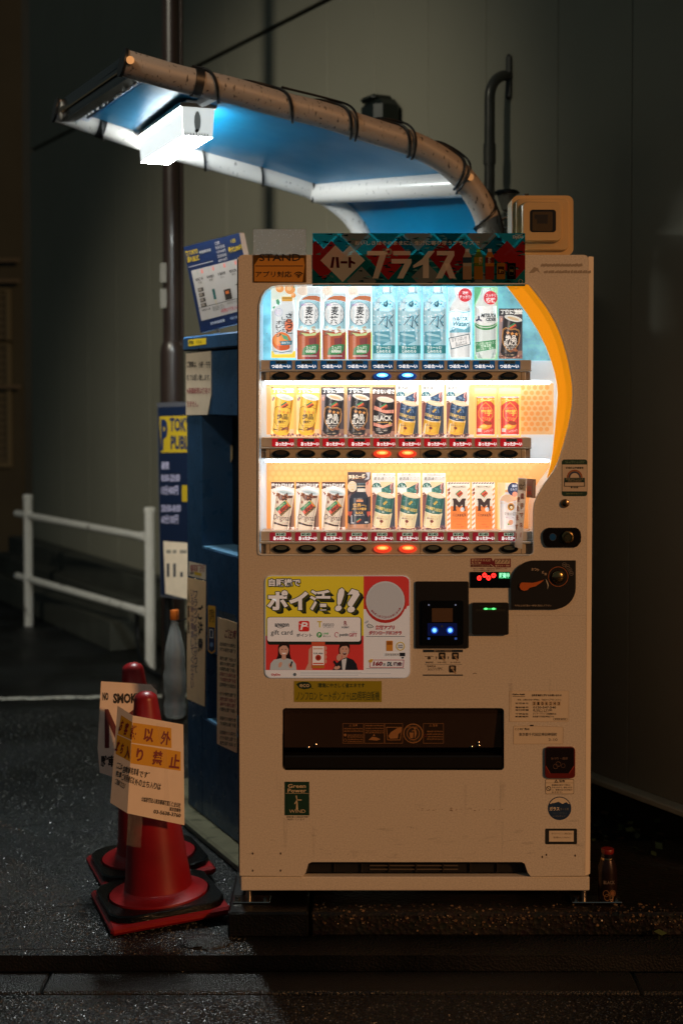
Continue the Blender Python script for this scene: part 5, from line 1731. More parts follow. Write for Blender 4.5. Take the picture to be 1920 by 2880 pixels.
r_ = P(*z2(1244 + 56, 182), YF - .008).x - c_.x
RX = Matrix.Rotation(R(90), 3, 'X')
cs = MB()
prc = [(r_, 0), (r_ * .98, .004), (r_ * .86, .008), (r_ * .6, .0105), (r_ * .3, .0118), (.0005, .012)]
cs.lathe(prc, c_, M('brass coin dome', '#a38c5c', .22, 1.), 32, RX)
cs.build('coin_dome', cpn)
sl = MB().box(c_.x - r_ * .68, c_.x + r_ * .68, c_.y - .0135, c_.y - .009, c_.z - .0016, c_.z + .0016, M('coin slot dark', '#080808', .6)); sl.build('coin_slot', cpn)

# -------- lock, keyhole, rainbow sticker
zl = Z(1480, 1240, 4.9)
f = FL(zl)
oct_ = [(218, 1300), (225, 1260), (270, 1205), (300, 1195), (680, 1195), (710, 1210), (740, 1255), (748, 1320), (742, 1390), (700, 1445), (680, 1460), (290, 1460), (260, 1448), (228, 1390)]
f.solid(oct_, M('dark chrome', '#3a322b', .22, .9), 0, .007)
lk = f.build('lock', vm)
f = FL(zl, YF - .0072)
f.ell(362, 1325, 44, 48, M('blue plastic plug', '#14508c', .3), 2); f.ring(f.ellp(362, 1325, 46, 50), 6, steel, 2)
f.build('plug', lk)
c_ = P(*zl(560, 1325), YF - .007); r_ = P(*zl(650, 1325), YF).x - P(*zl(560, 1325), YF).x
MB().lathe([(r_, 0), (r_, .006), (r_ * .9, .01), (r_ * .72, .011), (r_ * .68, .004), (r_ * .5, .004), (r_ * .46, .009), (.0005, .009)], c_, M('brass lock ring', '#8f7a52', .22, 1.), 32, RX).build('lock_cylinder', lk)
c_ = P(*zl(530, 860), YF); r_ = P(*zl(590, 860), YF).x - c_.x
kh = MB().lathe([(r_, 0), (r_ * .98, .004), (r_ * .8, .008), (r_ * .4, .01), (.0005, .0105)], c_, M('brass keyhole dome', '#7c6850', .25, 1.), 28, RX).build('keyhole', vm)
MB().box(c_.x - .0012, c_.x + .0012, c_.y - .012, c_.y - .009, c_.z - r_ * .4, c_.z + r_ * .6, M('coin slot dark', '#080808', .6)).build('key_slit', kh)
f = FL(zl)
gd = ink('#0f3a2c')
f.poly(f.rrp(485, 255, 838, 762, 40), gd, 1); f.poly(f.rrp(492, 325, 832, 695, 3), ink('#d6c8b4'), 2)
f.text('会社・店舗みんなで実践中', 530, 270, 805, 288, ink('#6f8a70'), 2, .01); f.text('感染予防取組店', 536, 292, 795, 308, ink('#6f8a70'), 2, .01)
f.text('感染防止徹底宣言', 542, 356, 785, 386, ink('#2e3230'), 3, .03)
for r1_, c2 in ((108, '#9a4426'), (96, '#a87a3a'), (86, '#3a4a6a'), (74, '#3a3a58'), (62, '#d6c8b4')): f.poly(f.ellp(662, 506, r1_, r1_ * 1.02, 0, 22, 180, 360), ink(c2), 3 + (110 - r1_) * .02)
f.rect(520, 508, 802, 568, ink('#123c34'), 4); f.text('新型コロナウイルス', 545, 514, 780, 536, ink('#a89a80'), 5, .02); f.text('感染防止対策実施中', 570, 542, 755, 562, ink('#a89a80'), 5, .01)
f.ring([(522, 566), (800, 566), (800, 624), (522, 624)], 8, ink('#26302c'), 4); f.ell(620, 640, 12, 12, ink('#26302c'), 3); f.text('東京都', 642, 630, 712, 652, ink('#26302c'), 3)
f.text('事業者の皆様と取り組んでいます', 545, 718, 770, 736, ink('#7f8a5a'), 2, .01)
f.build('rainbow_sticker', vm)

# -------- instructions under the reader
f = FL(z2)
bl_ = ink('#2a3440')
f.rect(142, 776, 468, 798, bl_, 1); f.text('電子マネーご利用方法', 232, 780, 376, 794, ink('#a89a86'), 2, .02); f.rect(142, 980, 468, 990, bl_, 1); f.rect(155, 897, 460, 899, bl_, 1)
ft_ = ink('#4a4038')
for px in (270, 378): f.poly(f.rrp(px, 800, px + 56, 856, 8), ink('#1f1d1a'), 1); f.rect(px + 14, 814, px + 42, 830, ink('#b8a68c'), 2); f.line((px + 30, 836), (px + 46, 864), 12, ink('#b39a7c'), 2)
f.poly(f.rrp(354, 905, 412, 964, 8), ink('#1f1d1a'), 1); f.rect(368, 915, 396, 935, ink('#b8a68c'), 2); f.line((386, 940), (408, 970), 12, ink('#b39a7c'), 2)
for px in (248, 345): f.poly([(px, 828), (px + 10, 842), (px, 858)], ft_, 1)
f.line((158, 832), (226, 832), 4, ft_, 1); f.ell(192, 845, 14, 12, ft_, 1)
for x0, x1, t in ((164, 228, '商品選択'), (262, 334, 'マネー選択'), (365, 446, 'カードタッチ')): f.text(t, x0, 874, x1, 888, ft_, 1, .03)
f.text('残高照会', 172, 905, 248, 918, ft_, 1, .02); f.text('タッチすると残高が', 180, 922, 300, 934, ft_, 1, .01); f.text('表示されます。', 180, 936, 312, 946, ft_, 1, .01)
f.build('reader_instructions', vm)
f = FL(z2); f.ring(f.ellp(566, 978, 13, 10, 0, 8, 190, 340), 4, ink('#6a4a2c'), 1, False); f.build('dent_mark', vm)

# -------- stickers lower right
z3_ = Z(1400, 1900, 4.7036)
pale = M('old clear sticker', '#e6d9c2', .35)
f = FL(z3_)
f.poly(f.rrp(150, 205, 935, 610, 12), pale, 1); f.ring(f.rrp(150, 205, 935, 610, 12), 3, ink('#c9b394'), 2)
kk = ink('#2a2018')
f.text('DyDo Asahi', 192, 240, 352, 268, kk, 2, .05); f.rect(192, 276, 356, 282, kk, 2); f.text('自動販売機に関するお問い合わせ', 446, 248, 840, 278, kk, 2, .03)
f.text('故障・お釣の出ない時等は、下記までご連絡ください', 258, 310, 836, 334, ink('#6a5a48'), 2, .02)
f.text('管理番号', 228, 358, 402, 380, kk, 2, .0)
for i, c_ in enumerate('3106243'): f.rect(456 + i * 54, 344, 500 + i * 54, 398, ink('#c9b190'), 2); f.text(c_, 468 + i * 54, 352, 490 + i * 54, 390, kk, 3, .02)
f.text('0120-547-540', 464, 408, 766, 438, kk, 2, .02); f.text('電話番号', 228, 412, 402, 434, kk, 2); f.text('8:30～17:00', 464, 446, 714, 472, kk, 2, .01); f.text('受付時間', 228, 446, 402, 470, kk, 2)
f.text('(土日 祝日 定休)', 470, 474, 664, 490, kk, 2); f.text('ダイドードリンコ首都圏支店', 460, 496, 768, 520, kk, 2, .01); f.text('管理会社', 228, 498, 402, 522, kk, 2); f.text('東京都千代田区神田2-2-10', 458, 532, 736, 556, kk, 2, .01); f.text('設置場所', 228, 534, 402, 556, kk, 2)
f.ring(f.rrp(732, 566, 914, 592, 8), 3, kk, 2); f.text('販売者 登録済', 750, 570, 896, 586, kk, 2)
f.build('contact_sticker', vm)
f = FL(z3_)
f.poly([(205, 672), (430, 668), (860, 684), (858, 905), (206, 908)], pale, 1); f.ring([(205, 672), (430, 668), (860, 684), (858, 905), (206, 908)], 3, ink('#a88a68'), 2)
f.text('ここの住所は', 222, 694, 414, 726, kk, 2, .03); f.text('東京都千代田区神田神保町', 276, 758, 780, 802, kk, 2, .01); f.text('2-10', 666, 832, 784, 866, kk, 2, -.005); f.rect(422, 654, 468, 672, kk, 2)
f.build('address_sticker', vm)
f = FL(z3_)
f.solid(f.rrp(618, 940, 1014, 1352, 50), M('dark red cup rim', '#6a1f1a', .3), 0, .008)
cc2 = f.build('coin_return', vm)
f = FL(z3_, YF - .0082)
f.poly([(632, 960), (1002, 960), (1004, 1200), (940, 1296), (684, 1296), (630, 1200)], M('smoked flap', '#1a1214', .2), 1)
f.line((632, 1200), (686, 1296), 8, ink('#a8432c'), 2); f.line((1004, 1200), (940, 1296), 8, ink('#a8432c'), 2)
f.text('おつり・返却', 702, 1082, 918, 1114, ink('#8a6a58'), 2, .0)
for cx, cy, q in ((796, 1175, 32), (760, 1205, 30), (860, 1195, 26)): f.ring(f.ellp(cx, cy, q, q), 5, ink('#7a5a48'), 2)
f.build('flap', cc2)
f = FL(z3_)
f.poly(f.rrp(624, 1372, 1004, 1572, 20), ink('#5a4a3a'), 1); f.poly(f.rrp(630, 1378, 998, 1566, 18), pale, 2); f.rect(630, 1420, 998, 1424, ink('#8a7458'), 3)
f.poly([(742, 1418), (768, 1376), (796, 1418)], kk, 3); f.poly([(755, 1411), (768, 1390), (783, 1411)], pale, 4); f.rect(766, 1394, 770, 1408, kk, 5); f.text('警告', 806, 1380, 884, 1414, kk, 3, .04)
f.ring(f.ellp(668, 1498, 28, 28), 8, kk, 3); f.line((650, 1480), (686, 1516), 7, kk, 3)
for i, t in enumerate(('商品取出口及びつり銭口に', '手を入れたり、物を入れな', 'い。怪我のおそれがあり', 'ますので。')): f.text(t, 710, 1438 + i * 32, (958, 980, 980, 850)[i], 1462 + i * 32, ink('#4a3a2a'), 3, .01)
f.build('warning_sticker', vm)
f = FL(z3_)
nb_ = ink('#16365c'); f.ell(813, 1760, 156, 156, nb_, 1)
f.poly(f.ellp(813, 1760, 144, 144, 0, 24, 205, 335), pale, 2); f.poly([(690, 1712), (712, 1690), (745, 1688), (770, 1680), (800, 1672), (835, 1690), (850, 1712), (870, 1690), (905, 1678), (930, 1700), (945, 1712)], nb_, 3)
f.text('ガラス', 678, 1738, 812, 1790, pale, 3, .04); f.text('コート済', 818, 1752, 932, 1786, ink('#8a8a84'), 3, .01); f.text('汚れにくく雨で流れる', 722, 1808, 906, 1838, ink('#5a6a7a'), 3, 0); f.text('いつもキレイ', 722, 1852, 890, 1872, ink('#9a9484'), 3, 0)
f.build('coating_sticker', vm)
f = FL(z3_)
f.poly(f.rrp(622, 2028, 1044, 2236, 18), ink('#1b2022'), 1); f.rect(674, 2056, 1000, 2200, pale, 2); f.text('ダイドードリンコ株式会社', 706, 2082, 974, 2106, ink('#7a6650'), 3, .0); f.text('管理No.1350761', 730, 2132, 952, 2156, ink('#7a6650'), 3, 0)
f.build('owner_sticker', vm)

# -------- delivery port
z4 = Z(760, 1940, 2.3059)
x0, x1 = fp(*z4(78, 0)).x, fp(*z4(1516, 0)).x
za, zb2 = fp(*z4(0, 118)).z, fp(*z4(0, 522)).z
pb2 = MB()
dkp = M('port plastic', '#12100e', .4)
yb_ = YF + .12
pb2.add([(x0, YF + .001, za), (x1, YF + .001, za), (x1, yb_, za), (x0, yb_, za), (x0, YF + .001, zb2), (x1, YF + .001, zb2), (x1, yb_, zb2), (x0, yb_, zb2)],
        [[0, 1, 2, 3], [4, 7, 6, 5], [0, 3, 7, 4], [1, 5, 6, 2], [3, 2, 6, 7]], dkp)
po_ = pb2.build('delivery_port', vm, smooth=False)
# flap: hinged smoked sheet leaning inward at the bottom
zf1 = fp(*z4(0, 165)).z; zf0 = fp(*z4(0, 392)).z
smoke = M('smoked port flap', '#33271f', .16, coat=.5)
fm = MB()
fm.add([(x0 + .004, YF + .012, za - .002), (x1 - .004, YF + .012, za - .002), (x1 - .004, YF + .02, zf1), (x0 + .004, YF + .02, zf1), (x1 - .004, YF + .03, zf0), (x0 + .004, YF + .03, zf0), (x1 - .004, YF + .045, zf0 - .004), (x0 + .004, YF + .045, zf0 - .004)],
       [[0, 3, 2, 1], [3, 5, 4, 2], [5, 7, 6, 4]], smoke)
fo = fm.build('flap', po_, smooth=False)
li = MB().box(x0 + .002, x1 - .002, YF + .004, YF + .05, zb2 + .001, fp(*z4(0, 432)).z, M('port sill', '#15130f', .3), .004); li.build('sill', po_)
nA = Vector((0, -(zf1 - zf0), -.01)).normalized()
f = Flat(onplane((0, YF + .02, zf1), (0, -1, -.1)), z4)
tn = ink('#a8784a'); tn2 = ink('#8a6240')
for a, c_ in ((470, 604), (610, 738), (742, 857), (992, 1122)): f.ring([(a, 220), (c_, 220), (c_, 348), (a, 348)], 3, tn2, 1)
for a, t in ((510, '⚠ 注意'), (1030, '⚠ 警告')): f.text(t, a, 224, a + 54, 240, tn, 2, .02)
for a, c_, ys in ((478, 600, (248, 264, 290, 302, 318, 332)), (618, 734, (228, 246, 262, 274)), (1016, 1118, (266, 284, 300, 316))):
    for q, yy in enumerate(ys): f.text('商品を取り出す時は手をはさまない'[q:q + 11], a + (22 if a == 478 and yy > 280 else 0), yy, c_, yy + 10, tn, 2, .02)
f.ell(485, 294, 9, 9, tn, 2); f.ring(f.ellp(485, 328, 9, 9), 3, tn, 2); f.ring(f.ellp(1004, 297, 8, 8), 3, ink('#8a3a30'), 2)
f.poly([(636, 326), (660, 305), (690, 310), (714, 322), (690, 330)], tn, 2); f.poly([(664, 300), (672, 286), (680, 300)], tn, 2)
f.ring([(752, 244), (850, 244), (842, 326), (760, 326)], 4, tn, 2); f.poly([(852, 244), (820, 250), (780, 276), (764, 300), (776, 318), (826, 316), (830, 288), (852, 268)], tn, 3)
f.ell(926, 284, 64, 64, tn, 1); f.ell(926, 284, 58, 58, ink('#3a2c22'), 2); f.ring(f.ellp(926, 284, 40, 40), 5, tn, 3)
f.poly([(900, 278), (928, 278), (924, 314), (906, 314)], tn, 3); f.poly([(932, 256), (944, 262), (948, 284), (940, 312), (934, 312), (934, 284)], tn, 3); f.ell(936, 252, 6, 6, tn, 3); f.line((918, 268), (934, 264), 5, tn, 3)
f.text('あきかんはくずかごへ', 886, 236, 966, 248, tn, 3, .02); f.text('くずかご', 905, 326, 948, 338, tn, 3, .02)
f.build('port_stickers', fo)
gl2 = MB(); rnd = random.Random(6)
for px, py in ((294, 358), (246, 376), (1304, 372), (1350, 364), (1348, 345)):
    q = RP(*z4(px, py), Vector((0, YF + .018, zf1)), Vector((0, -1, -.1)).normalized()); gl2.lathe([(.0045, -.002), (.004, .002), (.0005, .004)], q, chrome, 10, RX)
gl2.build('flap_rivets', fo)

# -------- service panel seams, drips and scuffs on the door
f = FL(z2)
sm_ = tint('panel seam', .72)
f.line((870, 497), (1472, 497), 1.6, sm_, 1); f.line((1472, 497), (1472, 742), 1.6, sm_, 1)
f.z = lambda x, y: (x, y)
rnd = random.Random(31)
dr1, dr2 = tint('rain streak', .955), tint('dust streak', .925)
for k in range(34):
    x = rnd.choice((rnd.uniform(690, 1640), rnd.gauss(800, 14), rnd.gauss(1410, 14), rnd.uniform(1530, 1620)))
    y = rnd.choice((1585, 2170, 2172, 2300, 1905, 1720)) + rnd.uniform(0, 40); L_ = min(rnd.uniform(25, 170), 2440 - y)
    w_ = rnd.uniform(1.5, 5)
    f.poly([(x - w_, y), (x + w_, y), (x + w_ * .6 + rnd.uniform(-1, 1), y + L_ * .6), (x, y + L_), (x - w_ * .6, y + L_ * .6)], rnd.choice((dr1, dr1, dr2)), 1 + k * .01)
for k in range(60):
    x, y = rnd.uniform(690, 1630), 2420 - abs(rnd.gauss(0, 55)); w_ = rnd.uniform(4, 22)
    f.poly(f.ellp(x, y, w_, rnd.uniform(1, 4), rnd.uniform(-12, 12), 10), rnd.choice((dr1, dr2)), 2 + k * .01)
o = f.build('door_grime', vm); o['kind'] = 'stuff'
# -------- wind power sticker, specks
f = FL(z4)
f.rect(92, 598, 253, 816, gd, 1); tanp = ink('#d9c6a4')
f.text('Green', 114, 612, 230, 638, tanp, 2, .02); f.text('Power', 112, 642, 234, 668, tanp, 2, .02); f.text('WIND', 122, 778, 228, 800, tanp, 2, .0); f.rect(96, 672, 249, 674, tanp, 2)
f.poly([(170, 722), (176, 722), (180, 778), (166, 778)], tanp, 2)
for a in (-70, 30, 150):
    c2, s2 = math.cos(R(a - 30)), math.sin(R(a - 30)); f.line((173, 716), (173 + 28 * c2, 716 + 28 * s2), 6, tanp, 2)
f.text('自動販売機 この商品は風力発電で', 105, 820, 250, 832, kk, 1, 0); f.text('販売しています', 112, 836, 222, 848, kk, 1, 0)
f.build('wind_power_sticker', vm)
f = FL(Z(640, 2300, 1.3517))
dkb = ink('#3a2416')
for px, py in ((95, 137), (201, 137), (95, 202), (201, 202), (1195, 150), (1211, 142), (1320, 145)): f.ell(px, py, 3, 4.5, dkb, 1)
f.z = Z(760, 1940, 2.3059); rnd = random.Random(12)
for k in range(26): f.ell(rnd.gauss(1000, 30) if k < 8 else rnd.uniform(1160, 1510), 780 + rnd.gauss(0, 5), rnd.uniform(2, 9), rnd.uniform(1, 3), ink('#8d6f50'), 1)
for k in range(30): f.ell(rnd.uniform(100, 1550), rnd.uniform(560, 1100), rnd.uniform(.8, 2.4), rnd.uniform(.8, 2.4), ink('#6b4d33'), 1)
f.build('paint_specks', vm)
# paper tag hanging over the last drink
f = FL(Z(1120, 1290, 3.0154), YF - .006)
grn = ink('#8fa0ac')
f.solid([(1015, 158), (1090, 168), (1048, 765), (985, 750)], film('#f2f6f8'), -.0006, .0004)
f.poly([(1088, 168), (1166, 175), (1160, 335), (1085, 328)], film('#7a6058'), .5)
f.poly([(1022, 170), (1080, 176), (1076, 275), (1015, 265)], ink('#c9ced0'), 2); f.text('ICカード', 1024, 205, 1078, 255, kk, 3, .02, 0, -25)
f.line((1150, 190), (1142, 330), 12, ink('#a39a92'), 2); f.text('注', 1094, 230, 1130, 268, ink('#b03a30'), 2, .02, 0, -8); f.text('意', 1092, 272, 1128, 310, ink('#b03a30'), 2, .02, 0, -8)
wv = ink('#eef0f0'); rv = ink('#b02a2c'); nv = ink('#3a4458')
for i, c_ in enumerate('電子マネー'):
    px, py = 1052 - i * 3.5, 295 + i * 82
    (f.text(c_, px - 17, py, px + 13, py + 50, nv, 3, .13) if c_ != 'ー' else None)
    (f.text(c_, px - 16, py, px + 12, py + 48, wv, 4, .09), f.text(c_, px - 15, py + 1, px + 11, py + 47, rv, 5, .0)) if c_ != 'ー' else (f.line((px, py), (px - 3, py + 46), 9, wv, 4), f.line((px, py + 3), (px - 3, py + 43), 4, rv, 5))
for i, c_ in enumerate('使えます!'):
    px, py = 1018 - i * 5, 320 + i * 78
    f.text(c_, px - 14, py, px + 12, py + 48, wv, 4, .09) if c_ != '!' else f.line((px, py), (px - 2, py + 46), 12, wv, 4)
    f.text(c_, px - 13, py + 1, px + 11, py + 47, rv, 5, .0) if c_ != '!' else f.line((px, py + 2), (px - 2, py + 44), 5, rv, 5)
o = f.build('paper_tag', loc=P(1460, 1420, YF - .006)); tag(o, 'narrow pale paper tag with red writing stuck over the last drink of the bottom row', 'paper tag')

# ------------------------------------------------------------------ beige box on top
zx = Z(1420, 520, 7.127)
YX = YF + .06
ivory = M('ivory plastic', '#d0b27c', .3, coat=.4)
bxo = P(*zx(800, 1380), YX); bxo.z = VZ1
bx = thing('signal_box', 'ivory plastic box with stepped rounded front and dark window, on top of the vending machine', 'box', bxo)
f = FL(zx, YX)
f.solid(f.rrp(160, 178, 1400, 1385, 130, 8), ivory, -.14, -.03); f.build('case', bx, smooth=True, ang=50)
for nm, bxs, h0, h1 in (('step', (225, 245, 1300, 1300, 110), -.03, -.016), ('front', (330, 325, 1140, 1130, 110), -.016, .002)):
    x0_, y0_, x1_, y1_, q = bxs
    f = FL(zx, YX)
    a = f.rrp(x0_, y0_, x1_, y1_, q, 8); b_ = f.rrp(x0_ + 34, y0_ + 24, x1_ - 22, y1_ - 24, q - 24, 8)
    n_ = len(a)
    va = [f.pt(*p, h0) for p in a]; vb = [f.pt(*p, h1) for p in b_]; vm_ = [f.pt(*p, h0 + (h1 - h0) * .75) for p in [((p[0] * .7 + r__[0] * .3), (p[1] * .7 + r__[1] * .3)) for p, r__ in zip(a, b_)]]
    f.add(va + vm_ + vb, [[i, (i + 1) % n_, n_ + (i + 1) % n_, n_ + i] for i in range(n_)] + [[n_ + i, n_ + (i + 1) % n_, 2 * n_ + (i + 1) % n_, 2 * n_ + i] for i in range(n_)] + [[2 * n_ + i for i in range(n_)]], ivory)
    f.build(nm + '_cover', bx, smooth=True, ang=50)
f = FL(zx, YX - .0025)
f.poly(f.rrp(498, 490, 1018, 942, 60), M('dark window', '#15130e', .3), 1); f.poly(f.rrp(545, 530, 950, 920, 30), M('meter face', '#4a3d22', .25), 2)
f.rect(590, 590, 855, 680, black_mat, 3); f.rect(640, 685, 850, 770, black_mat, 3)
f.build('window', bx)
f = FL(zx, YX + .028)
f.rect(420, 1165, 1080, 1265, M('grey strip', '#4b423a', .4), 1); f.text('自動販売機 電波送信機', 470, 1195, 960, 1240, ink('#221c18'), 2, .02)
f.build('name_strip', bx)
# ------------------------------------------------------------------ drink cards in the display
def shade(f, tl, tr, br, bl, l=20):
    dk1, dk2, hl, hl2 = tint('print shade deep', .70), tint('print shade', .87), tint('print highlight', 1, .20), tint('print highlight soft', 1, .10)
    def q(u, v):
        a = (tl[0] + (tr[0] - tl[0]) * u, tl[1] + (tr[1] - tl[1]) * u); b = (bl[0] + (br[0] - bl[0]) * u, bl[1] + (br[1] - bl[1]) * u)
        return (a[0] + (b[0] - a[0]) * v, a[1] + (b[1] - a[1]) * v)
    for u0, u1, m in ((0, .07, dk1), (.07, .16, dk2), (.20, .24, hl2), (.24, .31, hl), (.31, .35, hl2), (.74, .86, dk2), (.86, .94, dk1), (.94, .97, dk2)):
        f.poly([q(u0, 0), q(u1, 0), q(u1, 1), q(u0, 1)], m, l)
YD = YF + .07
CG = 'drink samples in the lit display'
def card(name, label, loc, zmap, backdraw, shapes, lead=None):
    """one card: printed backing sheet + the bottle or can in low relief as a child"""
    f = Flat(front(YD), zmap)
    backdraw(f)
    o = f.build(name, None, loc=loc)
    tag(o, label, 'drink', CG)
    for nm, fn in shapes:
        g = Flat(front(YD - .002), zmap)
        fn(g)
        g.build(nm, o)
    return o
W = lambda h: lit(h)
def beans(f, x0, x1, y, n, seed, sz=9, cols=('#6b4436', '#8a5a48', '#c79a86', '#4a2a22', '#d8b8a8', '#7a4a58')):
    r = random.Random(seed)
    for i in range(n):
        f.ell(r.uniform(x0, x1), y + r.uniform(-sz, sz), r.uniform(sz * .5, sz), r.uniform(sz * .3, sz * .6), W(r.choice(cols)), 3 + i * .05, r.uniform(0, 180))
def locof(zm, x, y): return P(*zm(x, y), YD)
def star(f, cx, cy, r_, m, l):
    f.poly([(cx + (r_ if k % 2 == 0 else r_ * .42) * math.cos(R(-90 + 36 * k)), cy + (r_ if k % 2 == 0 else r_ * .42) * math.sin(R(-90 + 36 * k))) for k in range(10)], m, l)
def flagm(f, cx, cy, w_, h_, rot, l):
    c, s = math.cos(R(rot)), math.sin(R(rot))
    def q(u, v): return (cx + (u * w_) * c - (v * h_) * s, cy + (u * w_) * s + (v * h_) * c)
    for i, m in enumerate(('#3f8a5a', '#e0603a', '#7a3028')):
        v0, v1 = -.5 + i / 3, -.5 + (i + 1) / 3
        f.poly([q(-.5, v0), q(.5, v0), q(.5, v1), q(-.5, v1)], W(m), l)
def step(dx): return (P(960 + dx, 1100, YD).x - P(960, 1100, YD).x, 0, 0)

z3m = Z(680, 620, 3.136)
# --- orange juice
def b_(f):
    f.solid([(257, 560), (475, 560), (475, 1212), (257, 1212)], W('#dcecee'), -.003, 0)
    f.rect(260, 565, 472, 700, W('#e6eee0'), 1)
    for cx, cy, r_ in ((335, 600, 36), (425, 605, 46), (455, 660, 22)): f.ell(cx, cy, r_, r_ * .95, W('#f0a35c'), 2); f.ell(cx - 8, cy - 8, r_ * .5, r_ * .45, W('#f6c690'), 3)
    for p in ([(372, 560), (400, 545), (395, 575)], [(300, 700), (322, 690), (336, 720), (328, 748), (308, 735)], [(270, 765), (290, 752), (298, 770), (285, 790)], [(440, 560), (470, 565), (462, 600)]): f.poly(p, W('#4f9a78'), 3)
    f.rect(262, 1150, 472, 1210, W('#efd04a'), 2)
def s_(f):
    f.solid([(350, 700), (444, 705), (450, 735), (462, 790), (458, 1150), (440, 1175), (290, 1180), (268, 1140), (262, 800), (300, 755), (345, 735)], W('#d6e4ea'), 0, .002)
    f.rect(352, 670, 446, 712, W('#d0a24a'), 6); f.rect(352, 682, 446, 688, W('#a87c30'), 7)
    f.ring(f.ellp(325, 808, 34, 34), 4, W('#9aa0b8'), 6); f.text('果実のしぼりたて', 300, 785, 348, 830, W('#b08ab0'), 7, .0)
    f.ell(415, 925, 38, 60, W('#e9825c'), 6); f.ell(350, 1065, 84, 82, W('#e0793a'), 6); f.ell(335, 1050, 55, 55, W('#ec9a54'), 7); f.ell(365, 1115, 60, 30, W('#c75a2c'), 7); f.poly([(345, 1000), (400, 1020), (415, 1060), (370, 1045)], W('#5aa882'), 8)
    f.vtext('さらっと', 388, 815, 446, 1000, W('#22262a'), 8, .03); f.vtext('しぼった', 352, 845, 388, 985, W('#22262a'), 8, .02); f.vtext('オレンジ', 300, 880, 348, 1030, W('#22262a'), 8, .04)
    f.poly([(330, 1065), (445, 1058), (440, 1095), (335, 1100), (345, 1083)], W('#2f7a90'), 9); f.text('純水割り', 350, 1068, 430, 1090, W('#dfeef0'), 10)
    f.ring([(285, 1150), (350, 1165), (430, 1150)], 6, W('#3a6a80'), 9, False)
    shade(f, (264, 800), (460, 800), (456, 1165), (268, 1165))
card('orange_drink', 'orange juice bottle sample with oranges at its top, first of the top row', locof(z3m, 366, 1212), z3m, b_, [('bottle', s_)])
# --- barley tea x3
def b_(f):
    f.solid([(478, 578), (698, 578), (698, 1226), (478, 1226)], W('#eef0ea'), -.003, 0)
    f.ell(545, 620, 60, 40, W('#f3dcc8'), 1); f.poly([(640, 1010), (698, 985), (698, 1226), (670, 1226)], W('#d9ea7a'), 1); f.rect(478, 1120, 484, 1226, W('#d6a0d8'), 1)
def s_(f):
    f.solid([(575, 585), (692, 585), (692, 640), (690, 1226), (488, 1226), (484, 960), (506, 900), (506, 720), (530, 680), (580, 650)], W('#cfe2e8'), 0, .0015)
    f.rect(578, 585, 692, 642, W('#eceff0'), 5); f.ring([(575, 645), (640, 655), (690, 645)], 5, W('#b9c4c4'), 6, False)
    f.poly([(528, 700), (545, 680), (590, 663), (650, 662), (690, 672), (690, 716), (640, 702), (580, 696)], W('#c8744c'), 5)
    f.poly([(506, 718), (560, 700), (640, 704), (690, 722), (690, 955), (500, 955)], W('#a8dcea'), 6)
    f.ell(590, 822, 90, 104, W('#3a5a78'), 7); f.ell(590, 822, 86, 100, W('#eaf3f5'), 8)
    f.text('麦', 562, 755, 630, 835, W('#232a30'), 9, .02); f.text('茶', 548, 840, 624, 915, W('#232a30'), 9, .02); f.vtext('おいしい', 644, 780, 672, 905, W('#4a5560'), 9, .0)
    f.text('DyDo', 582, 735, 628, 750, W('#2c3a60'), 9, .02); f.text('600ml', 520, 730, 566, 752, W('#b08ab8'), 9); f.vtext('ミネラル入り', 528, 785, 546, 880, W('#8aa0a8'), 9, 0)
    f.poly([(487, 965), (692, 965), (690, 1226), (490, 1226)], W('#a9523a'), 7); f.poly([(500, 1015), (560, 1020), (556, 1226), (494, 1226)], W('#bd6a44'), 8); f.poly([(590, 1040), (660, 1030), (650, 1226), (600, 1226)], W('#7f3d40'), 8); f.poly([(494, 1120), (690, 1100), (690, 1226), (494, 1226)], W('#98404a'), 7.5)
    r = random.Random(3)
    for i in range(9): x, y = r.uniform(495, 670), r.uniform(935, 1000); f.poly([(x, y), (x + 28, y - 12), (x + 40, y + 12), (x + 10, y + 26)], W(r.choice(('#dfe8d8', '#c8d8a8', '#8a6a58', '#eef2ea', '#b8a89a'))), 9 + i * .1)
    f.ring(f.ellp(590, 962, 102, 14, 2), 4, W('#d8e4e6'), 11); f.poly([(520, 990), (600, 1000), (660, 985), (650, 1012), (560, 1020)], W('#c4dc9a'), 10.5)
    f.poly([(530, 1185), (540, 1130), (575, 1100), (640, 1090), (682, 1092), (676, 1140), (655, 1172), (600, 1184)], W('#3f8a58'), 12); f.text('たっぷり', 568, 1104, 652, 1134, W('#e6f2ea'), 13, .02); f.text('600ml', 564, 1136, 650, 1166, W('#eef5ee'), 13, .03)
    f.rect(530, 1192, 660, 1197, W('#e6eeee'), 12)
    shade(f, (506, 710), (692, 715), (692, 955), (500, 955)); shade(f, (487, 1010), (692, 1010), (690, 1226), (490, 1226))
c0 = card('tea_drink', 'brown barley tea bottle sample with green leaf badge, leftmost of the three teas', locof(z3m, 588, 1226), z3m, b_, [('bottle', s_)])
dup(c0, step(71.27), 'brown barley tea bottle sample with green leaf badge, middle one of the three teas')
dup(c0, step(142.5), 'brown barley tea bottle sample with green leaf badge, beside the clear water bottles')
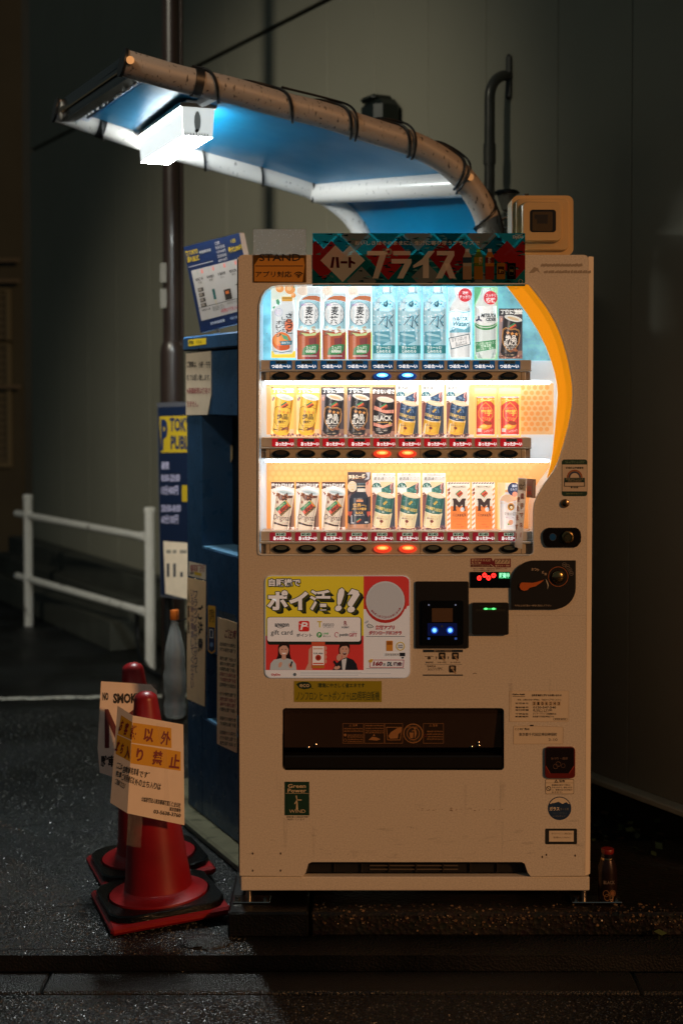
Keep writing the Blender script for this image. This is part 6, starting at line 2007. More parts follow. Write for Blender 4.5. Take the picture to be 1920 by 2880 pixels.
# --- water x3
def b_(f):
    f.solid([(1142, 578), (1360, 578), (1360, 1226), (1142, 1226)], W('#a8dce8'), -.003, 0)
    r = random.Random(1)
    for i in range(30): x, y = r.uniform(1145, 1320), r.uniform(585, 700); f.ell(x + 15, y, 14, 6, W(r.choice(('#c0e6ee', '#8fcfe0'))), 1 + i * .02, r.uniform(0, 90))
def s_(f):
    f.solid([(1238, 585), (1325, 585), (1325, 640), (1352, 690), (1357, 740), (1352, 1226), (1150, 1226), (1146, 800), (1152, 740), (1180, 700), (1232, 650)], W('#a6d2de'), 0, .002)
    f.rect(1240, 585, 1324, 630, W('#e8f2f4'), 5); f.rect(1300, 585, 1312, 640, W('#8fb8c4'), 6)
    f.poly([(1236, 652), (1326, 650), (1350, 700), (1345, 780), (1290, 800), (1165, 790), (1160, 740), (1190, 700)], W('#c2e2ea'), 5)
    r = random.Random(5)
    for i in range(90):
        x, y = r.uniform(1150, 1330), r.uniform(700, 1100)
        w_ = r.uniform(8, 26); f.poly([(x, y), (x + w_ * .6, y - r.uniform(3, 14)), (x + w_, y + r.uniform(0, 8)), (x + w_ * .4, y + r.uniform(4, 14))], W(r.choice(('#5fa6b8', '#8cc6d4', '#d8eef2', '#eaf6f8', '#3f8aa0', '#78b8c8'))), 6 + i * .03)
    f.poly([(1165, 980), (1300, 975), (1310, 1060), (1240, 1095), (1165, 1070)], W('#5a9fb2'), 9); f.poly([(1175, 990), (1290, 1010), (1300, 1030), (1180, 1010)], W('#a8d6e0'), 9.5); f.poly([(1180, 1040), (1300, 1050), (1290, 1075), (1200, 1060)], W('#7cb8c8'), 9.5)
    f.text('DyDo', 1186, 714, 1228, 728, W('#2a4a68'), 10, .03); f.poly([(1244, 735), (1256, 715), (1280, 712), (1292, 732), (1284, 756), (1270, 766), (1252, 755)], W('#2f6a80'), 10); f.poly([(1252, 735), (1262, 720), (1276, 722), (1268, 745)], W('#8ac4d0'), 10.5)
    f.text('miu', 1235, 770, 1300, 800, W('#e8f4f6'), 10, .0)
    k_ = W('#1c3444')
    f.line((1285, 845), (1275, 940), 8, k_, 11); f.line((1275, 940), (1258, 925), 6, k_, 11); f.line((1225, 858), (1262, 850), 6, k_, 11); f.line((1262, 852), (1205, 920), 6, k_, 11); f.line((1335, 830), (1295, 880), 6, k_, 11); f.line((1296, 878), (1325, 930), 8, k_, 11)
    f.poly([(1158, 1100), (1350, 1100), (1350, 1172), (1158, 1172)], W('#2f8a92'), 11); f.text('すぅーっと!', 1184, 1106, 1312, 1134, W('#e8f4f2'), 12, .03); f.text('しみわたる', 1188, 1140, 1312, 1167, W('#e8f4f2'), 12, .03)
    for y in (1186, 1198): f.rect(1180, y, 1330, y + 4, W('#d6ecf0'), 11)
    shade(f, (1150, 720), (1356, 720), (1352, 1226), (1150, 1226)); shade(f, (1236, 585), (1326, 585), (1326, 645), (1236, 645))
c0 = card('water_drink', 'clear blue spring water bottle sample, the water next to the teas', locof(z3m, 1250, 1226), z3m, b_, [('bottle', s_)])
dup(c0, step(71.27), 'clear blue spring water bottle sample, middle one of the three waters')
dup(c0, step(142.5), 'clear blue spring water bottle sample, the water next to the white lactic drink')
# --- lactic water
z4m = Z(1120, 620, 2.7034)
def b_(f):
    f.solid([(374, 505), (562, 505), (562, 1056), (374, 1056)], W('#b8dfea'), -.003, 0)
def s_(f):
    f.solid([(425, 510), (490, 510), (492, 575), (530, 630), (548, 680), (552, 740), (546, 1040), (400, 1046), (386, 1000), (384, 720), (392, 660), (430, 590)], W('#e6eef0'), 0, .002)
    f.rect(428, 512, 490, 560, W('#f4f6f6'), 5); f.poly([(388, 690), (440, 680), (500, 692), (548, 682), (546, 850), (388, 850)], W('#bcdfe8'), 5); f.poly([(388, 840), (440, 815), (500, 828), (546, 800), (546, 850), (388, 852)], W('#7cc0d4'), 6); f.ring([(388, 696), (440, 688), (500, 700), (546, 688)], 4, W('#4a8aa8'), 6, False)
    f.text('カルピス', 408, 732, 526, 762, W('#223a5a'), 7, .05); f.text('Water', 410, 766, 532, 802, W('#2a7a8a'), 7, .03, .25); f.ring(f.ellp(418, 826, 12, 14), 3, W('#3a5a78'), 8); f.text('DyDo', 480, 798, 520, 808, W('#2a7a8a'), 8)
    f.ell(506, 566, 52, 52, W('#d63a44'), 9); f.text('微味', 482, 538, 530, 562, W('#f4e4e4'), 10, .03); f.text('すっきり!', 462, 568, 552, 594, W('#f4e4e4'), 10, .03)
    f.poly([(380, 892), (536, 860), (548, 942), (400, 980)], W('#3a5a66'), 8); f.poly([(386, 897), (532, 867), (542, 938), (404, 972)], W('#f0f4f4'), 9); f.text('甘ずっぱいが', 402, 884, 522, 914, W('#2a2c30'), 10, .0, 0, -9); f.text('あふれてる', 432, 918, 520, 946, W('#2a2c30'), 10, .0, 0, -9); f.line((432, 956), (515, 936), 3, W('#2a2c30'), 10)
    shade(f, (386, 660), (550, 660), (546, 1040), (398, 1040), 8.5); shade(f, (426, 512), (491, 512), (492, 575), (426, 585))
card('lactic_drink', 'white lactic water bottle sample with red round badge between water and cider', locof(z4m, 468, 1056), z4m, b_, [('bottle', s_)])
# --- cider
def b_(f):
    f.solid([(576, 505), (755, 505), (755, 1056), (576, 1056)], W('#9ccfa4'), -.003, 0); f.poly([(576, 505), (640, 505), (576, 640)], W('#5faa78'), 1)
def s_(f):
    f.solid([(628, 512), (706, 512), (708, 550), (730, 600), (745, 660), (746, 1000), (730, 1050), (600, 1050), (582, 1010), (580, 660), (600, 610), (625, 560)], W('#d4e2e0'), 0, .002)
    f.rect(626, 512, 708, 538, W('#3f9a58'), 5); f.poly([(582, 650), (745, 650), (744, 790), (584, 800)], W('#e8eeee'), 5)
    f.ell(664, 790, 84, 42, W('#2f8a4a'), 6); f.ell(664, 776, 84, 42, W('#c8dccc'), 7); f.ell(664, 768, 84, 42, W('#4f9a62'), 8); f.ell(664, 756, 90, 44, W('#eaf0ee'), 9)
    dg = W('#3a3a5a')
    for a in (-90, 30, 150): x, y = 610, 750; f.line((x, y), (x + 38 * math.cos(R(a)), y + 38 * math.sin(R(a))), 13, dg, 10); f.ell(x + 34 * math.cos(R(a)), y + 34 * math.sin(R(a)), 9, 9, W('#e8e8ee'), 11)
    f.text('MITSUYA', 628, 706, 742, 736, W('#20262a'), 11, .05, .15); f.text('CIDER', 664, 738, 742, 764, W('#20262a'), 11, .05, .1); f.text('SINCE 1884', 674, 768, 706, 774, W('#20262a'), 11)
    f.ell(699, 587, 52, 52, W('#d63a44'), 11); f.text('スッキリ', 664, 556, 738, 582, W('#f4e4e4'), 12, .02); f.text('爽快', 664, 586, 738, 624, W('#f4e4e4'), 12, .04)
    f.poly([(584, 925), (740, 905), (738, 975), (590, 1000)], W('#4a9a68'), 8); f.text('ずっと受け継がれてく', 586, 922, 738, 946, W('#dcf0e2'), 9, .01, 0, -6); f.text('日本品質', 630, 942, 704, 964, W('#dcf0e2'), 9, .02, 0, -6); f.text('(水・香り・製造)', 596, 966, 726, 988, W('#dcf0e2'), 9, .01, 0, -6)
    f.poly([(610, 1000), (640, 1050), (600, 1045)], W('#a8bcb8'), 8); f.poly([(720, 995), (700, 1050), (730, 1045)], W('#a8bcb8'), 8)
    shade(f, (580, 650), (746, 650), (746, 1020), (584, 1020), 10.4); shade(f, (627, 512), (707, 512), (708, 560), (627, 565), 10)
card('cider_drink', 'green and white cider bottle sample with red round badge beside the black can', locof(z4m, 665, 1056), z4m, b_, [('bottle', s_)])
# --- shield cans (gold and black)
def shield(black):
    bgc, can, edge = ('#4a4248', '#2c2a2e', '#e8a860') if black else ('#f2c46a', '#efb93c', '#7a5a2a')
    def b_(f):
        f.solid([(275, 262), (690, 262), (690, 1165), (275, 1165)], W(bgc), -.003, 0)
        f.poly([(275, 262), (690, 262), (690, 380), (275, 400)], W('#3a363c' if black else '#eebc5c'), 1)
        f.poly([(275, 1040), (690, 1020), (690, 1165), (275, 1165)], W('#8a6a5c' if black else '#e8c49a'), 1); f.poly([(275, 400), (345, 390), (310, 1100), (275, 1120)], W('#a08a8a' if black else '#f4d8a0'), 1)
        f.text('丁寧に焙煎', 300, 278, 690, 370, W('#f6f2ea'), 4, .05); f.poly([(278, 262), (330, 262), (290, 290)], W('#4a3226'), 3)
        f.ell(318, 470, 22, 42, W('#c08a7a' if black else '#7a6470'), 3, 20); f.line((310, 440), (326, 500), 8, W('#e8d4c8'), 4)
        beans(f, 280, 690, 1120, 46, 5, 26)
    def s_(f):
        f.solid([(370, 415), (685, 480), (600, 1090), (560, 1130), (420, 1140), (330, 1100), (300, 1050)], W(can), 0, .003)
        if not black:
            f.poly([(390, 440), (450, 455), (370, 1060), (318, 1030)], W('#f6d268'), 8); f.poly([(640, 500), (682, 500), (600, 1060), (560, 1070)], W('#c98a1c'), 8)
        f.ell(525, 442, 160, 52, W('#e6e2d8' if black else '#e4eae6'), 9, 14); f.ell(525, 445, 110, 28, W('#d8b890' if black else '#c6d2d0'), 10, 14); f.ring([(450, 440), (540, 460), (600, 470)], 4, W('#a89a8a'), 11, False)
        flagm(f, 520, 585, 120, 84, -32, 10)
        sh = [(345, 640), (400, 610), (480, 640), (560, 630), (625, 660), (640, 750), (625, 880), (560, 990), (480, 1045), (400, 990), (340, 880), (330, 760)]
        cxs, cys = 490, 820
        f.poly([(cxs + (x - cxs) * 1.05, cys + (y - cys) * 1.04) for x, y in sh], W(edge), 10.5)
        f.poly(sh, W('#201c20' if black else '#f2c24a'), 11)
        if black: f.ring([(cxs + (x - cxs) * .93, cys + (y - cys) * .94) for x, y in sh], 5, W('#e8a860'), 12)
        st = W('#e6a058' if black else '#d8963a')
        for cx, cy in ((430, 700), (505, 715), (580, 725)): star(f, cx, cy, 38, st, 12)
        tx = W('#f2ece0' if black else '#3a2a1c')
        f.text('絶品', 385, 740, 580, 850, tx, 13, .025)
        if black:
            f.text('BLACK', 362, 850, 600, 930, tx, 13, .02); f.text('香ばしさ広がる', 395, 945, 560, 970, tx, 13, .02); f.text('極ニガ', 440, 980, 520, 1010, tx, 13, .02); f.text('コーヒー/無糖', 380, 1085, 540, 1110, W('#c9b090'), 13)
        else:
            f.text('微糖', 400, 862, 540, 922, tx, 13, .02); f.text('深いコクとキレ', 380, 945, 545, 968, tx, 13, .01); f.text('珈琲', 430, 980, 490, 1005, tx, 13, .02)
        f.ell(500, 1020, 40, 24, W('#7a4a34'), 13, -20); f.poly([(320, 1010), (400, 1030), (480, 1050), (400, 1042), (318, 1030)], W('#4a3420'), 12); f.ell(560, 1010, 44, 26, W('#a86a4a'), 13, 20)
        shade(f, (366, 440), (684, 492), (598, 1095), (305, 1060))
    return b_, s_
SB = (275, 262, 690, 1165)
def wbx(zf, x0, y0, x1, y1): return (*zf(x0, y0), *zf(x1, y1))
z5m, z6m, z7m, z8m = Z(700, 1040, 3.136), Z(1120, 1040, 3.0154), Z(700, 1290, 3.136), Z(1120, 1290, 3.0154)
b_, s_ = shield(False)
m_ = AF(SB, wbx(z5m, 195, 153, 396, 592))
c0 = card('coffee_drink', 'golden low sugar coffee can sample, first of the middle row', locof(m_, 480, 1165), m_, b_, [('can', s_)])
dup(c0, step(71.5), 'golden low sugar coffee can sample beside the black shield cans')
b_, s_ = shield(True)
m_ = AF(SB, wbx(z5m, 637, 153, 838, 592))
c0 = card('coffee_drink', 'black shield coffee can sample next to the golden cans in the middle row', locof(m_, 480, 1165), m_, b_, [('can', s_)])
dup(c0, step(73), 'black shield coffee can sample beside the pink banded black can')
m_ = AF(SB, wbx(z4m, 764, 668, 942, 1050))
b2, s2 = shield(True)
card('coffee_drink', 'black shield coffee can sample on blue ground, last of the top row', locof(m_, 480, 1165), m_, b2, [('can', s2)])
# --- THE BLACK
def b_(f):
    f.solid([(1086, 153), (1285, 153), (1285, 592), (1086, 592)], W('#6a4438'), -.003, 0); f.poly([(1086, 153), (1285, 153), (1285, 230), (1086, 215)], W('#4a342c'), 1); f.poly([(1086, 540), (1285, 540), (1285, 592), (1086, 592)], W('#a87a68'), 1)
    f.text('飽きない旨さ', 1090, 170, 1283, 212, W('#f4ece4'), 4, .04); beans(f, 1090, 1280, 575, 34, 8)
def s_(f):
    f.solid([(1125, 245), (1278, 270), (1280, 330), (1262, 520), (1245, 560), (1160, 575), (1110, 560), (1094, 500), (1100, 350), (1108, 290)], W('#221e22'), 0, .003)
    f.ell(1202, 262, 76, 25, W('#d8d2c8'), 9, 8); f.ell(1202, 264, 60, 16, W('#f0dcc0'), 10, 8)
    f.poly([(1106, 315), (1200, 355), (1276, 352), (1274, 382), (1195, 382), (1102, 350)], W('#e89a84'), 9); f.poly([(1098, 462), (1180, 490), (1262, 468), (1258, 495), (1180, 515), (1098, 492)], W('#e89a84'), 9)
    flagm(f, 1190, 325, 58, 40, -30, 11)
    f.text('The', 1160, 384, 1202, 408, W('#e8e0d4'), 10, .0, .2); f.text('BLACK', 1100, 402, 1262, 450, W('#f2ece0'), 11, .03); f.text('100%直火焙煎豆', 1125, 456, 1225, 468, W('#e8b05a'), 11, .02); f.ell(1242, 472, 12, 14, W('#e8c46a'), 11)
    f.text('澄みきるクリアなキレ', 1118, 515, 1222, 525, W('#d8ccbc'), 11); f.text('コーヒー/無糖', 1118, 530, 1220, 540, W('#d8ccbc'), 11); f.text('DyDo', 1142, 546, 1180, 558, W('#e8e0d4'), 11, .03)
    shade(f, (1112, 280), (1279, 300), (1258, 540), (1100, 540))
card('coffee_drink', 'black coffee can sample with pink bands, between shield and blue cans', locof(z5m, 1186, 592), z5m, b_, [('can', s_)])
# --- demitasse
def demi(top, low, bgc, circ, beige):
    def b_(f):
        f.solid([(447, 165), (790, 165), (790, 1015), (447, 1015)], W(bgc), -.003, 0); f.poly([(560, 290), (760, 290), (740, 330), (590, 380)], W(beige), 1)
        f.text('甘さに頼らない', 510, 168, 740, 206, W('#3a3638'), 3, .0, .15); f.text('最高峰のコク', 472, 216, 772, 272, W('#26222a'), 3, .0, .15)
        f.poly([(580, 395), (765, 302), (762, 460), (590, 460)], W(top), 2); r = random.Random(2)
        for i in range(14): x, y = r.uniform(590, 720), r.uniform(380, 440); f.ell(x, y, 12, 8, W('#5a9a8e' if top[1] == '3' else '#6a8aa8'), 2.5 + i * .02, r.uniform(0, 90))
        f.ell(736, 355, 22, 52, W('#d8a8a0'), 3, 15); f.ell(742, 355, 8, 44, W('#7a3a34'), 4, 15); f.line((745, 400), (735, 470), 18, W('#b0584a'), 3)
        f.poly(f.ellp(514, 376, 70, 74, 0, 20, 180, 360), W(circ), 3); f.poly(f.ellp(514, 378, 70, 74, 0, 20, 0, 180), W('#eceeea'), 3); f.text('糖類', 495, 318, 530, 336, W('#d8e8e2'), 4); f.text('1.5g', 470, 340, 560, 372, W('#e8f2ee'), 4, .02); f.text('100%', 495, 400, 555, 432, W('#c4ccc8'), 4)
        f.poly([(449, 470), (515, 480), (470, 960), (449, 1000)], W('#8a5450'), 2); f.poly([(745, 530), (786, 520), (786, 1000), (700, 1000)], W('#3e4650'), 2); f.poly([(449, 940), (786, 930), (786, 1013), (449, 1013)], W('#7a5258'), 2)
        beans(f, 452, 786, 985, 44, 4, 22); beans(f, 452, 500, 480, 10, 6, 22)
    def s_(f):
        f.solid([(518, 470), (770, 515), (738, 770), (700, 970), (600, 985), (500, 965), (462, 930), (490, 700)], W(low), 0, .003)
        f.poly([(518, 470), (770, 515), (740, 755), (690, 772), (600, 765), (520, 745), (486, 722), (500, 590)], W(top), 9)
        r = random.Random(7)
        for i in range(26): x, y = r.uniform(525, 740), r.uniform(510, 630); f.ell(x, y, 14, 8, W('#2f6a62' if top[1] == '3' else '#3a5a80') if i % 2 else W('#5a948a' if top[1] == '3' else '#7a98b8'), 9.3 + i * .02, r.uniform(0, 180))
        f.ell(648, 490, 128, 38, W('#e2cda8'), 10, 14); f.ell(648, 492, 108, 26, W('#f0e0c0'), 10.5, 14)
        f.poly([(604, 615), (655, 568), (674, 590), (626, 636)], W('#e8b84a'), 11); f.line((612, 618), (660, 580), 5, W(top), 12)
        for i, c_ in enumerate('DEMITASSE'):
            px = 500 + i * 26.4; py = 644 + i * 7.2 - (i - 4) ** 2 * .55
            f.text(c_, px, py, px + 22, py + 46, W('#ecc66a'), 12, .04, 0, 8)
        f.text('微糖', 590, 728, 630, 748, W('#e8e4da'), 12, .02, 0, 5)
        f.poly([(488, 728), (600, 770), (735, 775), (734, 785), (600, 780), (486, 738)], W('#f4e8cc'), 10)
        f.text('甘さに頼らない', 530, 792, 665, 815, W('#8a6a4a'), 12, .01, 0, 7); f.text('最高峰のコク', 512, 820, 672, 850, W('#6a4a3a'), 12, .01, 0, 7)
        f.ell(585, 875, 26, 22, W('#7a3a30'), 12, 20); f.line((585, 890), (572, 932), 7, W('#7a3a30'), 12); f.text('DEMITASSE', 575, 950, 650, 962, W('#a88a5a'), 12); f.poly([(470, 940), (500, 800), (520, 805), (495, 960)], W('#f8ecca'), 9.5)
        shade(f, (516, 500), (768, 535), (702, 965), (466, 930))
    return b_, s_
DB = (447, 165, 790, 1015)
b_, s_ = demi('#2f4a6a', '#e8b23c', '#efe6dc', '#2c6a78', '#efd3b8')
m_ = AF(DB, wbx(z5m, 1298, 112, 1495, 592))
c0 = card('coffee_drink', 'blue and yellow small coffee can sample next to the pink banded can', locof(m_, 618, 1015), m_, b_, [('can', s_)])
dup(c0, step(71.3), 'blue and yellow small coffee can sample, middle one of its three')
dup(c0, step(141), 'blue and yellow small coffee can sample, next to the red sweet potato cans')
b_, s_ = demi('#3a6e66', '#ecd6a8', '#efe6dc', '#2a6a60', '#f0d0a4')
m_ = AF(DB, wbx(z7m, 1085, 128, 1290, 635))
c0 = card('coffee_drink', 'green and cream small coffee can sample next to the dark bottle', locof(m_, 618, 1015), m_, b_, [('can', s_)])
dup(c0, step(71.2), 'green and cream small coffee can sample, middle one of its three')
dup(c0, step(141.5), 'green and cream small coffee can sample, next to the striped M cards')
# --- sweet potato
def b_(f):
    f.solid([(640, 150), (832, 150), (832, 570), (640, 570)], W('#f6c878'), -.003, 0); f.rect(644, 155, 828, 205, W('#f6d494'), 1)
def s_(f):
    f.solid([(662, 232), (675, 224), (800, 224), (814, 232), (814, 545), (800, 556), (675, 556), (660, 545)], W('#e04a40'), 0, .003)
    f.poly([(662, 240), (814, 240), (814, 300), (790, 275), (770, 262), (738, 264), (700, 275), (662, 305)], W('#f2c04a'), 9); r = random.Random(3)
    for i in range(18): f.ell(r.uniform(670, 806), r.uniform(242, 262), 6, 6, W('#f8dc8a'), 10)
    f.rect(662, 226, 814, 236, W('#dfe4e0'), 10); f.rect(662, 546, 814, 556, W('#dfe4e0'), 10); f.text('DyDo', 722, 240, 762, 254, W('#a8562c'), 11, .03)
    f.ring([(738, 275), (775, 310), (798, 350), (796, 395), (770, 430), (738, 440), (705, 430), (680, 395), (678, 350), (700, 310)], 5, W('#f2b84a'), 11)
    f.text('みつイモ', 712, 316, 766, 332, W('#f6d08a'), 11, .01); f.text('蜜芋', 696, 335, 790, 390, W('#f6c85a'), 11, .04); f.text('ブリュレ', 706, 396, 778, 422, W('#f6c85a'), 11, .01, .15)
    f.ell(735, 480, 55, 24, W('#f0a83c'), 11, -12); f.ell(755, 450, 36, 18, W('#a8442c'), 11.5, 10); f.ell(720, 478, 30, 12, W('#f8cf6a'), 12)
    f.rect(668, 496, 702, 526, W('#e8d8d0'), 11); f.text('シャカシャカ', 722, 505, 800, 530, W('#f6e0d0'), 11, .01, 0, -10)
    shade(f, (661, 226), (814, 226), (814, 552), (661, 552))
m_ = AF((640, 150, 832, 570), wbx(z6m, 640, 150, 832, 570))
c0 = card('sweet_potato_drink', 'red and yellow sweet potato drink can sample, the left one of two', locof(m_, 736, 570), m_, b_, [('can', s_)])
dup(c0, step(68.7), 'red and yellow sweet potato drink can sample, last of the middle row')
# --- blend x3
def b_(f):
    f.solid([(195, 205), (400, 205), (400, 636), (195, 636)], W('#efe4dc'), -.003, 0); f.poly([(195, 205), (400, 205), (400, 262), (300, 240), (195, 268)], W('#4a2c24'), 1); f.poly([(350, 350), (400, 310), (400, 600), (355, 610)], W('#8a6454'), 1); f.poly([(365, 380), (385, 360), (372, 600), (352, 600)], W('#4e362e'), 2)
    f.text('愛され続ける味', 198, 216, 399, 262, W('#f6efe8'), 4, .05); beans(f, 200, 398, 622, 30, 9, 11); beans(f, 198, 225, 300, 6, 2, 12)
def s_(f):
    f.solid([(245, 285), (400, 318), (372, 480), (345, 622), (300, 632), (220, 620), (200, 605)], W('#e4cdb4'), 0, .003)
    f.ell(322, 296, 80, 24, W('#dce2e2'), 9, 11); f.ell(322, 298, 60, 14, W('#b8c4c4'), 10, 11); f.ring([(280, 295), (330, 302), (365, 310)], 3, W('#8a9494'), 11, False)
    f.poly([(243, 300), (300, 322), (385, 328), (382, 345), (330, 352), (300, 372), (262, 350)], W('#6a3c2c'), 9.5); r = random.Random(4)
    for i in range(22): f.ell(r.uniform(245, 340), r.uniform(308, 362), 11, 7, W(r.choice(('#8a5238', '#4a2418', '#a86a4a'))), 9.7 + i * .02, r.uniform(0, 180))
    f.ell(252, 382, 7, 14, W('#8a4a34'), 10)
    f.poly([(233, 440), (325, 362), (376, 425), (285, 508)], W('#3a2a22'), 11); f.poly([(236, 438), (323, 366), (340, 388), (252, 462)], W('#3f8a62'), 12); f.poly([(253, 463), (341, 389), (362, 414), (272, 490)], W('#e0583c'), 12); f.poly([(318, 370), (324, 366), (374, 424), (368, 430)], W('#e8a83c'), 12.5)
    f.text('DyDo', 270, 398, 318, 416, W('#e8d8a0'), 13, .0, 0, -40); f.text('Blend', 270, 418, 345, 452, W('#3a1a14'), 13, .03, 0, -39); f.text('ダイドーブレンド', 272, 455, 370, 478, W('#d8b06a'), 13, .01, 0, -40)
    f.text('Original', 212, 492, 362, 558, W('#4a2a22'), 12, .0, .12, 6); f.text('since 1975', 295, 560, 350, 572, W('#6a4a3a'), 12, 0, 0, 5); f.poly([(222, 556), (300, 580), (345, 585), (342, 598), (296, 594), (220, 572)], W('#3e2820'), 12)
    shade(f, (243, 300), (399, 325), (346, 624), (204, 606))
m_ = z7m
c0 = card('coffee_drink', 'beige original blend coffee can sample, first of the bottom row', locof(m_, 298, 636), m_, b_, [('can', s_)])
dup(c0, step(69.5), 'beige original blend coffee can sample, second of the bottom row')
dup(c0, step(143), 'beige original blend coffee can sample, next to the dark barista bottle')
# --- barista bottle
def b_(f):
    f.solid([(870, 118), (1073, 118), (1073, 630), (870, 630)], W('#4c3a3a'), -.003, 0); f.poly([(1020, 220), (1073, 180), (1073, 330), (1040, 340)], W('#e0a88c'), 1); f.poly([(870, 330), (900, 300), (880, 470), (870, 480)], W('#8a6a68'), 1); f.rect(870, 465, 1073, 500, W('#c8584a'), 1); f.rect(870, 500, 1073, 575, W('#3a2c30'), 1.2)
    f.poly([(870, 570), (1073, 570), (1073, 628), (870, 628)], W('#b08068'), 1.5)
    f.text('渾身の一杯', 874, 138, 1026, 180, W('#f0dcc0'), 3, .03, 0, -5); f.line((920, 178), (1020, 166), 4, W('#c98a4a'), 3); f.poly([(1030, 120), (1068, 120), (1060, 180), (1015, 190), (1045, 160)], W('#b8b4b8'), 3); f.ell(1045, 215, 8, 18, W('#b86a58'), 4, 20)
    f.ell(910, 245, 41, 48, W('#ead6b8'), 3); f.text('キャラメル', 888, 218, 938, 234, W('#b8986a'), 4); f.text('のような', 890, 240, 932, 256, W('#b8986a'), 4); f.text('余韻', 900, 262, 926, 278, W('#b8986a'), 4)
def s_(f):
    f.solid([(952, 215), (1026, 215), (1026, 290), (1045, 325), (1058, 365), (1056, 610), (886, 610), (884, 365), (896, 325), (952, 290)], W('#2e3440'), 0, .003)
    f.rect(950, 212, 1028, 236, W('#3a4a52'), 9); f.rect(952, 238, 1026, 246, W('#d8c0a0'), 9); f.rect(952, 262, 1028, 292, W('#eadfce'), 9); f.rect(950, 216, 1028, 222, W('#6a7880'), 10)
    f.poly([(886, 466), (910, 466), (900, 500), (888, 515)], W('#d8604a'), 9); f.poly([(1036, 466), (1056, 466), (1054, 515), (1044, 500)], W('#d8604a'), 9); f.poly([(886, 580), (1056, 575), (1056, 610), (886, 610)], W('#c08868'), 9)
    g_ = W('#ecb45a'); f.poly([(946, 380), (946, 362), (975, 356), (1006, 362), (1006, 380)], W('#d8946a'), 10); f.text('CONTEST', 952, 346, 1000, 354, W('#b8b0a8'), 10)
    f.text('世界一', 916, 392, 1024, 428, g_, 10, .03); f.text('の', 1022, 412, 1036, 424, g_, 10, .02); f.text('バリスタ監修', 908, 430, 1036, 454, g_, 10, .04); f.text('BLACK', 940, 466, 1008, 486, g_, 10, .03); f.text('香る深入り', 928, 490, 1016, 504, W('#d8c8b8'), 10); flagm(f, 968, 545, 44, 26, -35, 11)
    f.line((905, 500), (905, 560), 8, W('#d8d4d4'), 11); f.ell(912, 566, 16, 6, W('#c8c0c0'), 11); f.ell(1035, 560, 16, 8, W('#d8d4d0'), 11)
    shade(f, (886, 345), (1057, 345), (1056, 605), (887, 605)); shade(f, (951, 215), (1027, 215), (1027, 292), (951, 292))
card('coffee_drink', 'dark barista black coffee bottle sample of the bottom row', locof(z7m, 971, 630), z7m, b_, [('bottle', s_)])
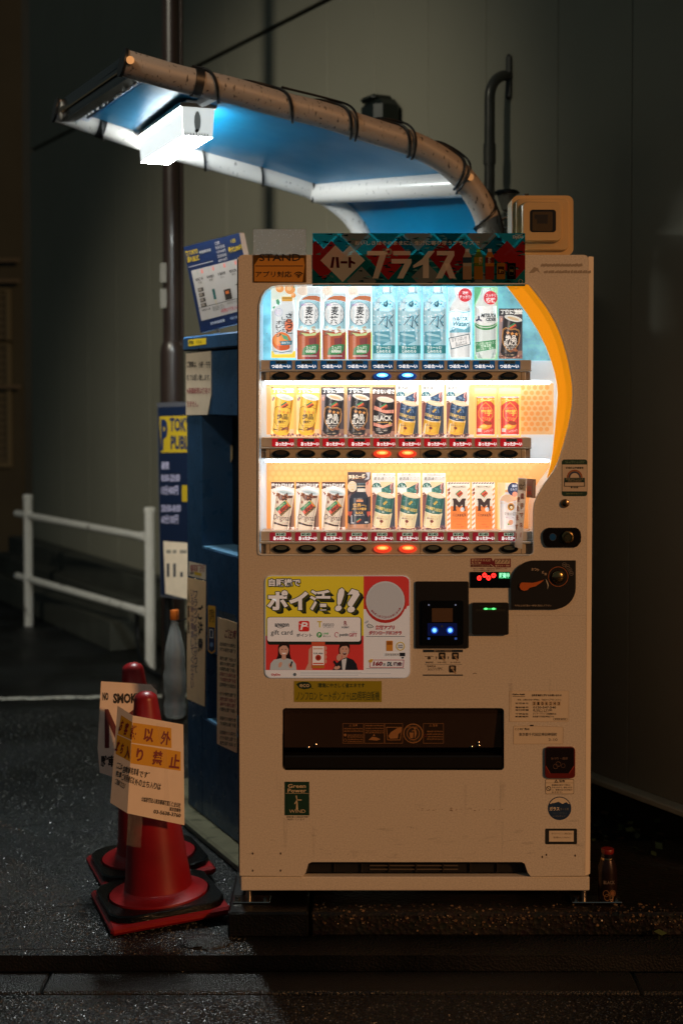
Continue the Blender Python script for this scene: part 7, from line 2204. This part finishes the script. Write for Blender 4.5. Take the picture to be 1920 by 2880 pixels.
# --- M coffee x2
def b_(f):
    f.solid([(412, 198), (606, 198), (606, 614), (412, 614)], W('#efe4d8'), -.003, 0)
    for i in range(9):
        y = 240 + i * 42
        for x0_, x1_ in ((414, 438), (584, 604)): f.poly([(x0_, y + 22), (x1_, y), (x1_, y + 20), (x0_, y + 42)], W('#ec8a5a'), 1)
    for i in range(8): x = 418 + i * 23; f.poly([(x, 216), (x + 12, 200), (x + 24, 200), (x + 12, 216)], W('#3a2a30'), 1)
    beans(f, 418, 602, 603, 30, 3, 8); f.ell(428, 262, 9, 12, W('#8a5038'), 3, 20); f.ell(430, 290, 9, 12, W('#7a4430'), 3, 20)
def s_(f):
    f.solid([(440, 222), (586, 222), (586, 600), (440, 600)], W('#efdfc8'), 0, .003); f.rect(440, 402, 586, 600, W('#f0843c'), 8)
    f.text('MILK & MILK', 460, 230, 568, 244, W('#5a4a44'), 9, .01); f.poly([(480, 298), (520, 262), (548, 296), (514, 332)], W('#3f8a62'), 9); f.poly([(490, 298), (528, 270), (548, 296), (512, 325)], W('#d8583c'), 10); f.line((500, 316), (540, 285), 6, W('#4a2a20'), 11)
    f.poly([(458, 336), (490, 336), (514, 370), (540, 336), (570, 336), (570, 352), (564, 354), (564, 430), (570, 442), (534, 442), (540, 430), (540, 388), (514, 418), (488, 388), (488, 430), (494, 442), (458, 442), (464, 430), (464, 352), (458, 350)], W('#3e2a26'), 10)
    f.ell(540, 430, 17, 19, W('#e8dcd0'), 11); f.ell(548, 424, 8, 10, W('#b8c4d0'), 12)
    for i, c_ in enumerate('COFFEE'): px = 460 + i * 19.5; py = 462 + 8 * math.sin(i / 5 * math.pi); f.text(c_, px, py, px + 15, py + 24, W('#5a3a2c'), 11, .02, 0, -15 + i * 6 if False else 14 - i * 6)
    f.text('ミルク好きにも', 462, 504, 560, 516, W('#9a5a3a'), 11); f.text('コクとやさしさの一杯', 452, 526, 574, 534, W('#b8683a'), 11); f.text('DyDo', 492, 552, 536, 562, W('#8a4a2c'), 11); f.text('コーヒー飲料', 474, 570, 556, 584, W('#9a5230'), 11, .01)
m_ = z8m
c0 = card('coffee_drink', 'orange striped milk coffee carton sample with a large M, the left one of two', locof(m_, 509, 614), m_, b_, [('carton', s_)])
dup(c0, step(69.8), 'orange striped milk coffee carton sample with a large M, next to the milk tea')
# --- milk tea
def b_(f):
    f.solid([(840, 203), (1012, 203), (1012, 606), (840, 606)], W('#f4c890'), -.003, 0); f.rect(905, 205, 1012, 330, W('#f0dcc0'), 1)
def s_(f):
    f.solid([(905, 262), (990, 262), (990, 285), (1000, 310), (1000, 600), (868, 600), (858, 580), (858, 345), (872, 318), (902, 300)], W('#eadcd4'), 0, .003)
    f.rect(903, 262, 990, 284, W('#e6a468'), 9); f.poly([(860, 350), (880, 318), (905, 302), (1000, 305), (1000, 352), (930, 372)], W('#eab890'), 9); f.rect(862, 372, 1000, 378, W('#d8b8a0'), 9)
    f.ell(952, 408, 30, 32, W('#c88a3a'), 10); f.ell(952, 405, 18, 20, W('#6a4420'), 11); f.ell(955, 412, 10, 12, W('#f0d8b0'), 12)
    f.text('午後の紅茶', 896, 452, 1008, 482, W('#4a3a34'), 10, .0); f.text('Milk Tea', 910, 488, 975, 506, W('#b0a0a8'), 10); f.ell(950, 540, 20, 24, W('#e8a07a'), 10, 20); f.ell(932, 555, 9, 9, W('#6a9a5a'), 10); f.text('ミルクティー', 918, 572, 972, 582, W('#7a8a8a'), 10)
    shade(f, (860, 350), (1000, 350), (1000, 596), (866, 596), 11.5)
    f.ell(975, 258, 52, 56, W('#24345a'), 12); f.text('濃厚', 958, 218, 1006, 242, W('#d8dce8'), 13, .02); f.text('ミルク', 946, 248, 1002, 270, W('#d8dce8'), 13, .02); f.ell(985, 300, 22, 22, W('#e89a7a'), 13)
card('tea_drink', 'pale milk tea bottle sample half hidden by the paper tag, last of the bottom row', locof(z8m, 925, 606), z8m, b_, [('bottle', s_)])

# ------------------------------------------------------------------ tidy
for o in list(col.objects):
    if '_w' in o: del o['_w']
bpy.data.objects.remove(_to)
